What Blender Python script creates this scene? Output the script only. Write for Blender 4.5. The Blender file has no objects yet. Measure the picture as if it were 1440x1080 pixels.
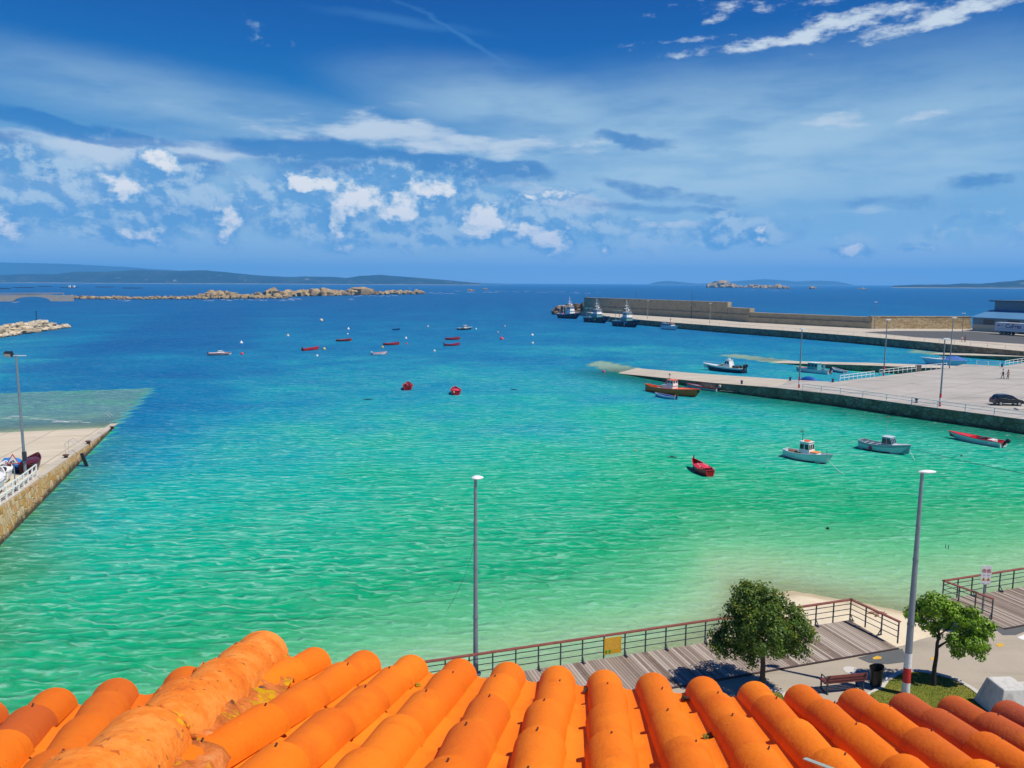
import bpy, bmesh, math, random
import numpy as np
from mathutils import Vector, Matrix, noise as mnoise
random.seed(11)
R = math.radians
sc = bpy.context.scene
COL = sc.collection

# ------------------------------------------------------------------ camera maths
F = 1080.0; PIT = R(7.49); ROLL = R(.27); CH = 18.3
def ray(px, py):
    x = (px-720)/F; y = (540-py)/F
    c, s = math.cos(ROLL), math.sin(ROLL)
    x, y = x*c-y*s, x*s+y*c
    cp, sp = math.cos(PIT), math.sin(PIT)
    return x, cp+y*sp, -sp+y*cp
def at(px, py, z=0.0):
    """point of the photograph that lies at height z"""
    d = ray(px, py); t = (z-CH)/d[2]
    return Vector((d[0]*t, d[1]*t, z))
def atY(px, py, Y):
    """point of the photograph that lies at distance Y"""
    d = ray(px, py); t = Y/d[1]
    return Vector((d[0]*t, Y, CH+d[2]*t))

cam = bpy.data.cameras.new('camera'); camo = bpy.data.objects.new('camera', cam); COL.objects.link(camo)
cam.sensor_fit = 'HORIZONTAL'; cam.sensor_width = 36; cam.lens = 36*F/1440
cam.clip_start = .05; cam.clip_end = 80000
camo.matrix_world = Matrix.Translation((0, 0, CH)) @ Matrix.Rotation(R(90)-PIT, 4, 'X') @ Matrix.Rotation(ROLL, 4, 'Z')
sc.camera = camo
sc.view_settings.view_transform = 'Standard'; sc.view_settings.look = 'None'
sc.view_settings.exposure = 0.16; sc.view_settings.gamma = 1
sc.cycles.max_bounces = 6; sc.cycles.volume_bounces = 1; sc.cycles.transparent_max_bounces = 8
sc.cycles.sample_clamp_direct = 6; sc.cycles.sample_clamp_indirect = 4
sc.cycles.caustics_reflective = False; sc.cycles.caustics_refractive = False

# ------------------------------------------------------------------ object helpers
def tag(o, label=None, cat=None, group=None, kind=None):
    if label: o['label'] = label
    if cat: o['category'] = cat
    if group: o['group'] = group
    if kind: o['kind'] = kind
    return o
def empty(name, loc, rz=0, label=None, cat=None, group=None):
    o = bpy.data.objects.new(name, None); COL.objects.link(o)
    o.location = loc; o.rotation_euler = (0, 0, rz); o.empty_display_size = .3
    return tag(o, label, cat, group)
def kids(o): return [c for c in bpy.data.objects if c.parent is o]
def copy_tree(o, parent=None):
    c = o.copy(); COL.objects.link(c)
    if parent: c.parent = parent
    for ch in list(o.children): copy_tree(ch, c)
    return c

class MB:
    """collects shapes and links them as ONE mesh object"""
    def __init__(s): s.v = []; s.f = []; s.m = []; s.t = []
    def add(s, vs, fs, mi=0, t=0.5):
        b = len(s.v); s.v.extend([tuple(p) for p in vs])
        for f in fs:
            s.f.append([b+i for i in f]); s.m.append(mi); s.t.append(t)
        return s
    def box(s, c, d, rz=0, mi=0, t=.5, M=None):
        x, y, z = d[0]/2, d[1]/2, d[2]/2
        vs = [Vector((i*x, j*y, k*z)) for i in (-1, 1) for j in (-1, 1) for k in (-1, 1)]
        if M is None: M = Matrix.Rotation(rz, 3, 'Z')
        vs = [M @ p + Vector(c) for p in vs]
        return s.add(vs, [(0,1,3,2),(4,6,7,5),(0,4,5,1),(2,3,7,6),(0,2,6,4),(1,5,7,3)], mi, t)
    def bar(s, a, b, w, h, mi=0, t=.5):
        a = Vector(a); b = Vector(b); d = b-a; L = d.length
        if L < 1e-6: return s
        x = d/L; up = Vector((0, 0, 1))
        if abs(x.z) > .99: up = Vector((0, 1, 0))
        y = up.cross(x).normalized(); z = x.cross(y)
        return s.box((a+b)/2, (L, w, h), mi=mi, t=t, M=Matrix((x, y, z)).transposed())
    def tube(s, a, b, r0, r1=None, n=10, mi=0, t=.5, caps=True):
        if r1 is None: r1 = r0
        a = Vector(a); b = Vector(b); x = (b-a).normalized()
        up = Vector((0, 0, 1)) if abs(x.z) < .9 else Vector((1, 0, 0))
        u = up.cross(x).normalized(); w = x.cross(u)
        vs = []
        for p, r in ((a, r0), (b, r1)):
            for i in range(n):
                q = 2*math.pi*i/n; vs.append(p+u*(r*math.cos(q))+w*(r*math.sin(q)))
        fs = [(i, (i+1) % n, n+(i+1) % n, n+i) for i in range(n)]
        if caps: fs += [tuple(range(n-1, -1, -1)), tuple(range(n, 2*n))]
        return s.add(vs, fs, mi, t)
    def path(s, pts, r, n=8, mi=0, closed=False):
        pts = [Vector(p) for p in pts]; N = len(pts); vs = []
        rr = r if isinstance(r, (list, tuple)) else [r]*N
        for i, p in enumerate(pts):
            if closed: d = pts[(i+1) % N]-pts[i-1]
            else: d = pts[min(i+1, N-1)]-pts[max(i-1, 0)]
            d.normalize(); up = Vector((0, 0, 1)) if abs(d.z) < .95 else Vector((1, 0, 0))
            u = up.cross(d).normalized(); w = d.cross(u)
            for k in range(n):
                q = 2*math.pi*k/n; vs.append(p+u*(rr[i]*math.cos(q))+w*(rr[i]*math.sin(q)))
        fs = []
        for i in range(N if closed else N-1):
            j = (i+1) % N
            for k in range(n):
                fs.append((i*n+k, i*n+(k+1) % n, j*n+(k+1) % n, j*n+k))
        if not closed: fs += [tuple(range(n-1, -1, -1)), tuple((N-1)*n+k for k in range(n))]
        return s.add(vs, fs, mi)
    def lathe(s, prof, n=14, o=(0, 0, 0), mi=0, sx=1, sy=1):
        vs = []; o = Vector(o); N = len(prof)
        for r, z in prof:
            for k in range(n):
                q = 2*math.pi*k/n; vs.append(o+Vector((r*math.cos(q)*sx, r*math.sin(q)*sy, z)))
        fs = [(i*n+k, i*n+(k+1) % n, (i+1)*n+(k+1) % n, (i+1)*n+k) for i in range(N-1) for k in range(n)]
        fs += [tuple(range(n-1, -1, -1)), tuple((N-1)*n+k for k in range(n))]
        return s.add(vs, fs, mi)
    def ball(s, c, r, nu=12, nv=8, sx=1, sy=1, sz=1, mi=0):
        prof = [(max(1e-3, r*math.sin(math.pi*i/nv)), 0) for i in range(nv+1)]
        vs = []; c = Vector(c)
        for i in range(nv+1):
            a = math.pi*i/nv; rr = max(.002*r, r*math.sin(a)); z = -r*math.cos(a)
            for k in range(nu):
                q = 2*math.pi*k/nu; vs.append(c+Vector((rr*math.cos(q)*sx, rr*math.sin(q)*sy, z*sz)))
        fs = [(i*nu+k, i*nu+(k+1) % nu, (i+1)*nu+(k+1) % nu, (i+1)*nu+k) for i in range(nv) for k in range(nu)]
        fs += [tuple(range(nu-1, -1, -1)), tuple(nv*nu+k for k in range(nu))]
        return s.add(vs, fs, mi)
    def prism(s, poly, z0, z1, mi=0, t=.5, mi_side=None):
        """poly: xy points (or xyz, whose z is the top); z1 None -> top from the points"""
        n = len(poly)
        top = [(p[0], p[1], z1 if z1 is not None else p[2]) for p in poly]
        bot = [(p[0], p[1], z0) for p in poly]
        b = len(s.v); s.v.extend(top); s.v.extend(bot)
        s.f.append([b+i for i in range(n)]); s.m.append(mi); s.t.append(t)
        s.f.append([b+n+i for i in range(n-1, -1, -1)]); s.m.append(mi); s.t.append(t)
        for i in range(n):
            j = (i+1) % n
            s.f.append([b+i, b+n+i, b+n+j, b+j]); s.m.append(mi if mi_side is None else mi_side); s.t.append(t)
        return s
    def build(s, name, mats, parent=None, smooth=False, ang=40, loc=None, fix=True):
        me = bpy.data.meshes.new(name); me.from_pydata(s.v, [], s.f)
        if not isinstance(mats, (list, tuple)): mats = [mats]
        for m in mats: me.materials.append(m)
        me.polygons.foreach_set('material_index', s.m)
        a = me.attributes.new('tint', 'FLOAT', 'FACE'); a.data.foreach_set('value', s.t)
        if fix:
            bm = bmesh.new(); bm.from_mesh(me); bmesh.ops.recalc_face_normals(bm, faces=bm.faces); bm.to_mesh(me); bm.free()
        if smooth:
            me.polygons.foreach_set('use_smooth', [True]*len(me.polygons)); me.set_sharp_from_angle(angle=R(ang))
        me.update()
        o = bpy.data.objects.new(name, me); COL.objects.link(o)
        if parent: o.parent = parent
        if loc is not None: o.location = loc
        return o

# ------------------------------------------------------------------ materials
class NT:
    def __init__(s, tree): s.t = tree; s.n = tree.nodes; s.l = tree.links
    def new(s, typ, **kw):
        nd = s.n.new(typ)
        for k, v in kw.items(): setattr(nd, k, v)
        return nd
    def put(s, sock, v):
        if isinstance(v, bpy.types.NodeSocket): s.l.new(v, sock)
        elif v is not None:
            try: sock.default_value = v
            except Exception: sock.default_value = (*v, 1)
    def math(s, op, a, b=None, c=None, clamp=False):
        nd = s.new('ShaderNodeMath', operation=op, use_clamp=clamp)
        s.put(nd.inputs[0], a); s.put(nd.inputs[1], b)
        if c is not None: s.put(nd.inputs[2], c)
        return nd.outputs[0]
    def vmath(s, op, a, b=None):
        nd = s.new('ShaderNodeVectorMath', operation=op)
        s.put(nd.inputs[0], a)
        if b is not None: s.put(nd.inputs[1], b)
        return nd.outputs['Value'] if op in ('LENGTH', 'DOT_PRODUCT') else nd.outputs[0]
    def noise(s, vec, scale, detail=4, rough=.55, dist=0, out=0):
        nd = s.new('ShaderNodeTexNoise'); s.put(nd.inputs['Vector'], vec)
        s.put(nd.inputs['Scale'], scale); s.put(nd.inputs['Detail'], detail); s.put(nd.inputs['Roughness'], rough); s.put(nd.inputs['Distortion'], dist)
        return nd.outputs[out]
    def rng(s, v, a, b, c=0., d=1., smooth=True):
        nd = s.new('ShaderNodeMapRange', interpolation_type='SMOOTHSTEP' if smooth else 'LINEAR')
        for i, x in enumerate((v, a, b, c, d)): s.put(nd.inputs[i], x)
        return nd.outputs[0]
    def mix(s, f, a, b, mode='MIX'):
        nd = s.new('ShaderNodeMix', data_type='RGBA', blend_type=mode)
        s.put(nd.inputs[0], f); s.put(nd.inputs[6], a if isinstance(a, bpy.types.NodeSocket) else (*a[:3], 1)); s.put(nd.inputs[7], b if isinstance(b, bpy.types.NodeSocket) else (*b[:3], 1))
        return nd.outputs[2]
    def ramp(s, v, stops, interp='LINEAR'):
        nd = s.new('ShaderNodeValToRGB'); s.put(nd.inputs[0], v); e = nd.color_ramp.elements; nd.color_ramp.interpolation = interp
        while len(e) < len(stops): e.new(.5)
        for el, (p, c) in zip(e, stops): el.position = p; el.color = (*c, 1)
        return nd.outputs[0]
    def mapping(s, vec, loc=(0,0,0), rot=(0,0,0), scale=(1,1,1), typ='POINT'):
        nd = s.new('ShaderNodeMapping', vector_type=typ); s.put(nd.inputs[0], vec)
        nd.inputs[1].default_value = loc; nd.inputs[2].default_value = rot; nd.inputs[3].default_value = scale
        return nd.outputs[0]
    def bump(s, h, dist, strength=1., normal=None):
        nd = s.new('ShaderNodeBump'); s.put(nd.inputs['Height'], h); s.put(nd.inputs['Distance'], dist); s.put(nd.inputs['Strength'], strength)
        if normal is not None: s.put(nd.inputs['Normal'], normal)
        return nd.outputs[0]
def new_mat(name):
    m = bpy.data.materials.new(name); m.use_nodes = True; t = NT(m.node_tree); t.n.clear()
    out = t.new('ShaderNodeOutputMaterial'); return m, t, out
def prin(t, out, col, rough=.6, metal=0, spec=.5, normal=None, coat=0):
    p = t.new('ShaderNodeBsdfPrincipled')
    t.put(p.inputs['Base Color'], col if isinstance(col, bpy.types.NodeSocket) else (*col[:3], 1))
    t.put(p.inputs['Roughness'], rough); t.put(p.inputs['Metallic'], metal); t.put(p.inputs['Specular IOR Level'], spec)
    if coat: t.put(p.inputs['Coat Weight'], coat)
    if normal is not None: t.put(p.inputs['Normal'], normal)
    t.l.new(p.outputs[0], out.inputs[0]); return p
def obj_co(t): return t.new('ShaderNodeTexCoord').outputs['Object']
def wpos(t): return t.new('ShaderNodeNewGeometry').outputs['Position']
def tint(t, name='tint'):
    return t.new('ShaderNodeAttribute', attribute_name=name).outputs['Fac']
_mc = {}
def paint(name, col, rough=.5, var=.18, scale=2.5, metal=0, spec=.5, dirt=None, bump=0, tvar=0):
    """weathered painted or plain surface: colour broken up by two noises, optional dirt colour and bump"""
    if name in _mc: return _mc[name]
    m, t, out = new_mat(name); co = obj_co(t)
    n1 = t.noise(co, scale, 6, .6); n2 = t.noise(co, scale*7, 3, .6)
    f = t.math('ADD', t.math('MULTIPLY', n1, .7), t.math('MULTIPLY', n2, .3))
    k = t.rng(f, .3, .7, 1-var, 1+var, False)
    if tvar: k = t.math('MULTIPLY', k, t.rng(tint(t), 0., 1., 1-tvar, 1+tvar, False))
    c = t.vmath('MULTIPLY', (*col,), None); nd = c.node; 
    cc = t.new('ShaderNodeCombineXYZ'); [t.put(cc.inputs[i], k) for i in range(3)]
    t.l.new(cc.outputs[0], nd.inputs[1])
    if dirt: c = t.mix(t.rng(t.noise(co, scale*1.7, 8, .7), .52, .72, 0, .75), c, dirt)
    nrm = t.bump(n2, bump) if bump else None
    prin(t, out, c, rough, metal, spec, nrm)
    _mc[name] = m; return m
# ------------------------------------------------------------------ sun and sky
SUN_AZ, SUN_EL = R(116), R(60)
sd = Vector((math.sin(SUN_AZ)*math.cos(SUN_EL), math.cos(SUN_AZ)*math.cos(SUN_EL), math.sin(SUN_EL)))
sl = bpy.data.lights.new('sun', 'SUN'); sl.energy = 4.8; sl.angle = R(.5); sl.color = (1, .94, .84)
so = bpy.data.objects.new('sun', sl); COL.objects.link(so); so.rotation_euler = (-sd).to_track_quat('-Z', 'Y').to_euler()
so.location = sd*200

world = bpy.data.worlds.new('World'); sc.world = world; world.use_nodes = True
w = NT(world.node_tree); w.n.clear()
wout = w.new('ShaderNodeOutputWorld'); bg = w.new('ShaderNodeBackground'); w.l.new(bg.outputs[0], wout.inputs[0])
SKY_S = .10
bg.inputs[1].default_value = SKY_S
world.cycles.sampling_method = 'NONE'
sky = w.new('ShaderNodeTexSky', sky_type='NISHITA'); sky.sun_disc = False
sky.sun_elevation = SUN_EL; sky.sun_rotation = SUN_AZ; sky.air_density = 1.0; sky.dust_density = .6; sky.ozone_density = 2.0
dirv = w.new('ShaderNodeTexCoord').outputs['Generated']
sep = w.new('ShaderNodeSeparateXYZ'); w.l.new(dirv, sep.inputs[0])
az = w.math('ARCTAN2', sep.outputs[0], sep.outputs[1]); el = w.math('ARCSINE', sep.outputs[2])
cv = w.new('ShaderNodeCombineXYZ'); w.put(cv.inputs[0], az); w.put(cv.inputs[1], el); P = cv.outputs[0]
def ae(px, py):
    d = Vector(ray(px, py)).normalized(); return math.atan2(d.x, d.y), math.asin(d.z)
def lin(r, g, b, k=1.0/SKY_S):
    k *= .93
    f = lambda c: ((c/255+.055)/1.055)**2.4 if c > 10 else c/255/12.92
    return (f(r)*k, f(g)*k, f(b)*k)
def warp(scale, amp, sx, sy, detail=5, seed=0):
    q = w.mapping(P, loc=(seed, seed*.7, 0), scale=(sx, sy, 1))
    nz = w.noise(q, scale, detail, .6, 0, 1)
    d = w.vmath('MULTIPLY', w.vmath('SUBTRACT', nz, (.5, .5, .5)), (amp, amp*sx/sy, 0))
    return w.vmath('ADD', P, d)
def blob(vec, px, py, rx, ry, ang=0, inner=.2, outer=1.0, amt=1.0):
    a, e = ae(px, py)
    m = w.mapping(vec, (a, e, 0), (0, 0, R(ang)), (rx/F, ry/F, 1), 'TEXTURE')
    return w.rng(w.vmath('LENGTH', m), inner, outer, amt, 0.)
def union(ms):
    r = ms[0]
    for m in ms[1:]: r = w.math('MAXIMUM', r, m)
    return r
# clear-sky colour: the physical sky, made as deep as the photograph's polarised blue
hs = w.new('ShaderNodeHueSaturation'); w.l.new(sky.outputs[0], hs.inputs['Color']); hs.inputs['Saturation'].default_value = 1.35; hs.inputs['Value'].default_value = .35
grad = w.ramp(w.rng(el, 0, R(30), 0, 1, False), [(0, lin(222,232,246)), (.05, lin(196,216,236)), (.11, lin(140,190,226)), (.2, lin(80,156,210)), (.38, lin(16,118,188)), (.52, lin(0,92,172)), (.68, lin(0,66,152)), (1, lin(0,48,130))])
c = w.mix(.94, hs.outputs[0], grad)
def fb(scale, sx, sy, rot=0, detail=10, rough=.58, seed=0, vec=None, off=None):
    q = P if vec is None else vec
    if off: q = w.vmath('ADD', q, off)
    return w.noise(w.mapping(q, (seed, seed*.37, 0), (0, 0, R(rot)), (sx, sy, 1)), scale, detail, rough, 0)
Ws = warp(2.4, .14, 1, 3.0, 7, 3.1)      # long flat clouds
Wm = warp(8, .13, 1, 2.4, 10, 5.3)        # medium
Wc = warp(14, .085, 1, 1.2, 10, 7.7)      # heaped clouds
stk = fb(6, 1, 4.5, -3, 11, .60, 2.0)    # streaky texture
puf = fb(13, 1, 1.35, 4, 13, .64, 6.0)    # puffy texture
puo = fb(13, 1, 1.35, 4, 9, .64, 6.0, None, (.006, .009, 0))
fine = fb(26, 1, 2.6, 8, 9, .62, 8.0)
rim = w.math('MULTIPLY', w.math('SUBTRACT', puf, puo), 6.0)          # >0 on the side towards the sun
def layer(c, mask, tex, lo, hi, col, amt=1.0):
    """cloud layer: texture thresholded by a mask that says how much of the sky it covers"""
    d = w.math('ADD', tex, w.math('MULTIPLY', w.math('SUBTRACT', mask, .5), .42))
    return w.mix(w.rng(d, lo, hi, 0, amt), c, col)
# 1 high pale veil over the right and middle
v1 = union([blob(Ws, 980, 235, 560, 150, 4, .1, 1.15, .98), blob(Ws, 1290, 210, 360, 150, 0, .1, 1.15, .85), blob(Ws, 300, 158, 460, 50, -5, .0, 1.2, .62), blob(Ws, 60, 124, 300, 36, -5, .0, 1.2, .40), blob(Ws, 760, 160, 300, 66, -8, .0, 1.2, .80), blob(Ws, 1240, 118, 360, 40, 3, .0, 1.2, .45), blob(Ws, 330, 300, 680, 120, 0, .3, 1.2, .85)])
c = w.mix(w.math('MULTIPLY', v1, w.rng(stk, .30, .62, .55, 1.0)), c, lin(172,203,222))
# 2 pale flat bands
v2 = union([blob(Wm, 190, 212, 250, 34, 3, .1, 1.2, .95), blob(Wm, 560, 188, 330, 26, -4, .1, 1.2, .85), blob(Wm, 760, 212, 220, 24, -6, .1, 1.2, .85), blob(Wm, 60, 262, 130, 26, 0, .1, 1.2, .85), blob(Wm, 930, 322, 190, 13, 0, .1, 1.2, .9), blob(Wm, 770, 280, 150, 22, -6, .1, 1.2, .95), blob(Wm, 250, 288, 160, 16, 0, .1, 1.2, .7), blob(Wm, 1210, 300, 200, 16, -2, .1, 1.2, .6), blob(Wm, 1180, 165, 60, 14, 0, .1, 1.2, .62), blob(Wm, 1320, 172, 60, 12, 0, .1, 1.2, .6)])
c = layer(c, v2, stk, .44, .68, lin(204,217,228), .9)
# 3 darker blue decks with ragged upper edges
v3 = union([blob(Wm, 430, 208, 190, 26, -2, .3, 1.1, 1.), blob(Wm, 640, 232, 210, 22, -8, .3, 1.1, 1.), blob(Wm, 930, 268, 200, 15, -9, .2, 1.1, .62), blob(Wm, 110, 178, 190, 18, -4, .2, 1.1, .92), blob(Wm, 15, 216, 60, 30, 0, .3, 1.1, .9), blob(Wm, 900, 203, 90, 13, -3, .2, 1.1, .72), blob(Wm, 960, 294, 240, 16, -4, .2, 1.1, .66), blob(Wm, 240, 240, 130, 28, 0, .2, 1.1, .8), blob(Wm, 1290, 285, 190, 18, -3, .2, 1.1, .58), blob(Wm, 1360, 258, 60, 12, 0, .2, 1.1, .66), blob(Wm, 560, 248, 330, 34, -2, .2, 1.1, .72), blob(Wm, 1110, 320, 60, 36, 0, .2, 1.1, .62), blob(Wm, 250, 300, 210, 40, 0, .2, 1.1, .6)])
c = layer(c, v3, w.math('ADD', w.math('MULTIPLY', stk, .5), w.math('MULTIPLY', puf, .5)), .40, .66, lin(34,112,182), .74)
# 4 grey-blue bodies of the heaped clouds, then their white lit heads
v4 = union([blob(Wc, 150, 285, 350, 95, 0, .2, 1.15, 1.0), blob(Wc, 560, 302, 360, 84, 0, .2, 1.15, 1.02), blob(Wc, 1000, 332, 360, 44, 0, .1, 1.2, .76), blob(Wc, 1330, 330, 280, 46, 0, .1, 1.2, .70)])
body4 = w.mix(w.rng(rim, -.35, .4, 0, 1), lin(100,156,206), lin(184,208,225))
lowf = w.rng(el, R(.6), R(3.6), .12, 1.)
c = layer(c, w.math('MULTIPLY', v4, lowf), puf, .42, .60, body4, .88)
v5 = union([blob(Wc, 555, 286, 150, 58, -6, .0, 1.25, .98), blob(Wc, 600, 268, 100, 30, 0, .0, 1.2, .94), blob(Wc, 466, 312, 32, 42, 0, .0, 1.3, 1.0), blob(Wc, 675, 306, 58, 62, 0, .0, 1.25, 1.04), blob(Wc, 765, 332, 84, 36, -14, .0, 1.25, 1.02), blob(Wc, 322, 314, 64, 54, 0, .0, 1.25, .96), blob(Wc, 20, 312, 76, 50, 0, .0, 1.25, .84), blob(Wc, 92, 300, 52, 36, 20, .0, 1.25, .80), blob(Wc, 150, 248, 84, 44, -30, .0, 1.25, .84), blob(Wc, 440, 257, 84, 18, 0, .0, 1.25, .92), blob(Wc, 215, 220, 64, 26, 0, .0, 1.25, .76), blob(Wc, 200, 332, 120, 40, 0, .0, 1.25, .74),
            blob(Wc, 1200, 352, 74, 16, -4, .0, 1.25, .84), blob(Wc, 1078, 332, 22, 26, 0, .0, 1.25, .82), blob(Wc, 845, 356, 30, 13, 0, .0, 1.25, .84), blob(Wc, 480, 346, 150, 22, 0, .0, 1.25, .70), blob(Wc, 760, 268, 130, 18, -4, .0, 1.25, .84), blob(Wc, 1290, 345, 60, 14, 0, .0, 1.25, .72), blob(Wc, 1240, 318, 60, 10, 0, .0, 1.25, .7)])
d5 = w.math('ADD', puf, w.math('MULTIPLY', w.math('SUBTRACT', v5, .5), .54))
lit = w.math('ADD', w.math('MULTIPLY', rim, .55), w.rng(d5, .54, .76, 0, .9))
hcol = w.ramp(lit, [(.0, lin(96,152,206)), (.3, lin(150,186,216)), (.6, lin(206,219,229)), (.95, lin(246,244,240))])
c = w.mix(w.math('MULTIPLY', w.rng(d5, .46, .66, 0, .96), w.rng(lowf, .1, .6, .2, 1)), c, hcol)
# streak of small high clouds at the upper right
st = union([blob(Wm, 1130, 46, 280, 20, 4, .0, 1.2, .90), blob(Wm, 1330, 24, 190, 24, 10, .0, 1.2, .92), blob(P, 960, 57, 120, 10, 2, .0, 1.2, .70), blob(P, 1100, 4, 300, 26, 0, .0, 1.2, .58), blob(P, 1000, 28, 70, 16, 20, .0, 1.2, .55), blob(P, 1440, -30, 160, 60, 0, .0, 1.2, .7)])
sa = w.rng(w.math('ADD', fine, w.math('MULTIPLY', w.math('SUBTRACT', st, .5), .6)), .48, .78, 0, .92)
c = w.mix(sa, c, lin(212,224,232))
tr = union([blob(Ws, 640, 45, 120, 4, -26, .0, 1.2, .30), blob(Ws, 560, 26, 130, 7, -5, .0, 1.2, .26)])
c = w.mix(tr, c, lin(90,150,205))
w.l.new(c, bg.inputs[0])

# ------------------------------------------------------------------ the air: far things fade to blue
hz = MB().box((0, 0, 0), (60000, 60000, 600)).build('haze', []) if False else None
mbh = MB().box((0, 14000, 285), (58000, 29600, 604))
m_haze, t, out = new_mat('haze'); vp = t.new('ShaderNodeVolumePrincipled')
vp.inputs['Color'].default_value = (.17, .58, 1.0, 1); vp.inputs['Density'].default_value = 8.5e-5; vp.inputs['Anisotropy'].default_value = 0.0
t.l.new(vp.outputs[0], out.inputs['Volume'])
hzo = mbh.build('haze', m_haze); tag(hzo, kind='stuff')
# ------------------------------------------------------------------ ground shape
Q = 1.8
SX = [-200, -60, -20, -5, 3, 7, 10, 12, 13.5, 17, 20, 22.5, 26, 30, 40, 60, 90, 200]
SY = [14, 14, 20, 29.6, 33.0, 35.2, 37.5, 40.5, 43.6, 44.2, 42.6, 41.2, 41.2, 42.2, 44, 46, 50, 60]
def shore(x): return float(np.interp(x, SX, SY))
WA = at(160, 601, 0); WB = at(0, 715, 2.2)              # crest of the slipway wall on the left
wdir = (Vector((WB.x-WA.x, WB.y-WA.y, 0))).normalized()  # towards us
wnrm = Vector((-wdir.y, wdir.x, 0))
if wnrm.x < 0: wnrm = -wnrm                               # towards the open water
def slip_z(x, y):
    s = (Vector((x, y, 0))-Vector((WA.x, WA.y, 0))).dot(wdir)
    return s*.05
def slip_d(x, y): return (Vector((x, y, 0))-Vector((WA.x, WA.y, 0))).dot(wnrm)   # <0 on the slipway
def bed(x, y):
    d = y-shore(x)
    if d < 0: return min(1.74, -d*(.30 if x < 10 else .17))
    D = .095*d if d < 8 else .76+8.2*(1-math.exp(-(d-8)/92))
    D += .010*max(0, d-150)
    q = slip_d(x, y)
    if y > 30 and q > -30: D *= 1+.45*math.exp(-(max(q, 0)/14)**2)
    D *= 1+.22*mnoise.noise((x*.03, y*.03, 0))+.22*mnoise.noise((x*.11, y*.11, 3))
    return -min(D, 14)
def in_poly(x, y, poly):
    c = False; n = len(poly)
    for i in range(n):
        a = poly[i]; b = poly[i-1]
        if (a[1] > y) != (b[1] > y) and x < (b[0]-a[0])*(y-a[1])/(b[1]-a[1])+a[0]: c = not c
    return c
# finger ramps: outer edge from the photograph, width added on the far side
def finger(pts, wid):
    d = (pts[-1]-pts[0]); d.z = 0; d.normalize(); n = Vector((-d.y, d.x, 0))
    if n.y < 0: n = -n
    return [Vector(p) for p in pts], [Vector(p)+n*wid for p in pts]
PE = [at(822, 517, -.7), at(875, 525.5, .08), at(1000, 538, 1.35), at(1090, 545, Q), at(1180, 555, Q), at(1280, 569, Q), at(1440, 590, Q)]
f1o, f1i = finger(PE[:4], 9.0)
f1i = [at(846, 511.5, -.7), at(905, 518.6, .12), at(980, 525.0, 1.0), at(1113, 534, Q)]
f2o, f2i = finger([at(1008, 503, -.6), at(1095, 510.5, .1), at(1200, 513, 1.3), at(1330, 518, Q)], 7.5)
f3o, f3i = finger([at(1275, 497, -.5), at(1340, 499, .5), at(1440, 501.5, 1.3), at(1600, 506, 1.7)], 7)
fingers = [(f1o, f1i), (f2o, f2i), (f3o, f3i)]
def over_slab(x, y):
    q = slip_d(x, y)
    if q < 0 and q > -60:
        z = slip_z(x, y)
        if -1.9 < z < 3: return z
    for o, i in fingers:
        for k in range(len(o)-1):
            qd = [o[k], o[k+1], i[k+1], i[k]]
            if in_poly(x, y, [(p.x, p.y) for p in qd]):
                e = o[k+1]-o[k]; tt = (Vector((x, y, 0))-Vector((o[k].x, o[k].y, 0))).dot(Vector((e.x, e.y, 0)))/(e.x**2+e.y**2)
                return o[k].z+(o[k+1].z-o[k].z)*max(0, min(1, tt))
    return None
def axis(segs):
    r = []
    for a, b, st in segs:
        n = max(1, round((b-a)/st)); r += [a+(b-a)*i/n for i in range(n)]
    return r+[segs[-1][1]]
def grid(name, xs, ys, zf, mats, attr=None, smooth=True):
    nx, ny = len(xs), len(ys); X, Y = np.meshgrid(np.array(xs), np.array(ys))
    Z = np.array([[zf(x, y) for x in xs] for y in ys])
    vs = np.stack([X, Y, Z], -1).reshape(-1, 3)
    fs = [(j*nx+i, j*nx+i+1, (j+1)*nx+i+1, (j+1)*nx+i) for j in range(ny-1) for i in range(nx-1)]
    me = bpy.data.meshes.new(name); me.from_pydata(vs.tolist(), [], fs); me.materials.append(mats)
    if attr is not None:
        a = me.attributes.new('depth', 'FLOAT', 'POINT'); a.data.foreach_set('value', np.array([[attr(x, y) for x in xs] for y in ys], dtype=np.float32).ravel())
    if smooth: me.polygons.foreach_set('use_smooth', [True]*len(me.polygons))
    o = bpy.data.objects.new(name, me); COL.objects.link(o); return o

# ------------------------------------------------------------------ water
def wdepth(x, y):
    b = -bed(x, y); s = over_slab(x, y)
    if s is not None: b = min(b, -s)
    if y > 600: b = max(b, 12)
    return max(0.0, b)
m_sea, t, out = new_mat('sea_water')
pos = wpos(t); dep = tint(t, 'depth')
patch = t.noise(t.mapping(pos, (0, 0, 0), (0, 0, R(-8)), (.014, .030, 0)), 1, 5, .6)
dd = t.math('ADD', dep, t.math('MULTIPLY', t.math('SUBTRACT', patch, .5), t.math('MULTIPLY', dep, .35)))
body = t.ramp(t.rng(dd, 0, 14, 0, 1, False), [(0, (.42,.52,.30)), (.03, (.27,.47,.26)), (.065, (.09,.39,.18)), (.11, (.004,.31,.13)), (.20, (.0005,.34,.19)), (.30, (.0003,.335,.285)), (.42, (.0003,.245,.345)), (.56, (.0003,.165,.335)), (.78, (.0,.112,.30)), (1, (.0,.088,.275))])
def wv(seed, sx, sy, ang, detail=3, rough=.5, dist=.3):
    return t.noise(t.mapping(pos, (seed, seed, 0), (0, 0, R(ang)), (sx, sy, 0)), 1, detail, rough, dist)
wA = wv(0, .62, 1.25, 8, 4, .55, .4)        # wind chop
wB = wv(9, .17, .38, 10, 4, .55, .3)       # longer waves
wL = wv(4, .055, .16, 7, 4, .55, .3)       # swell seen from afar
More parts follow.
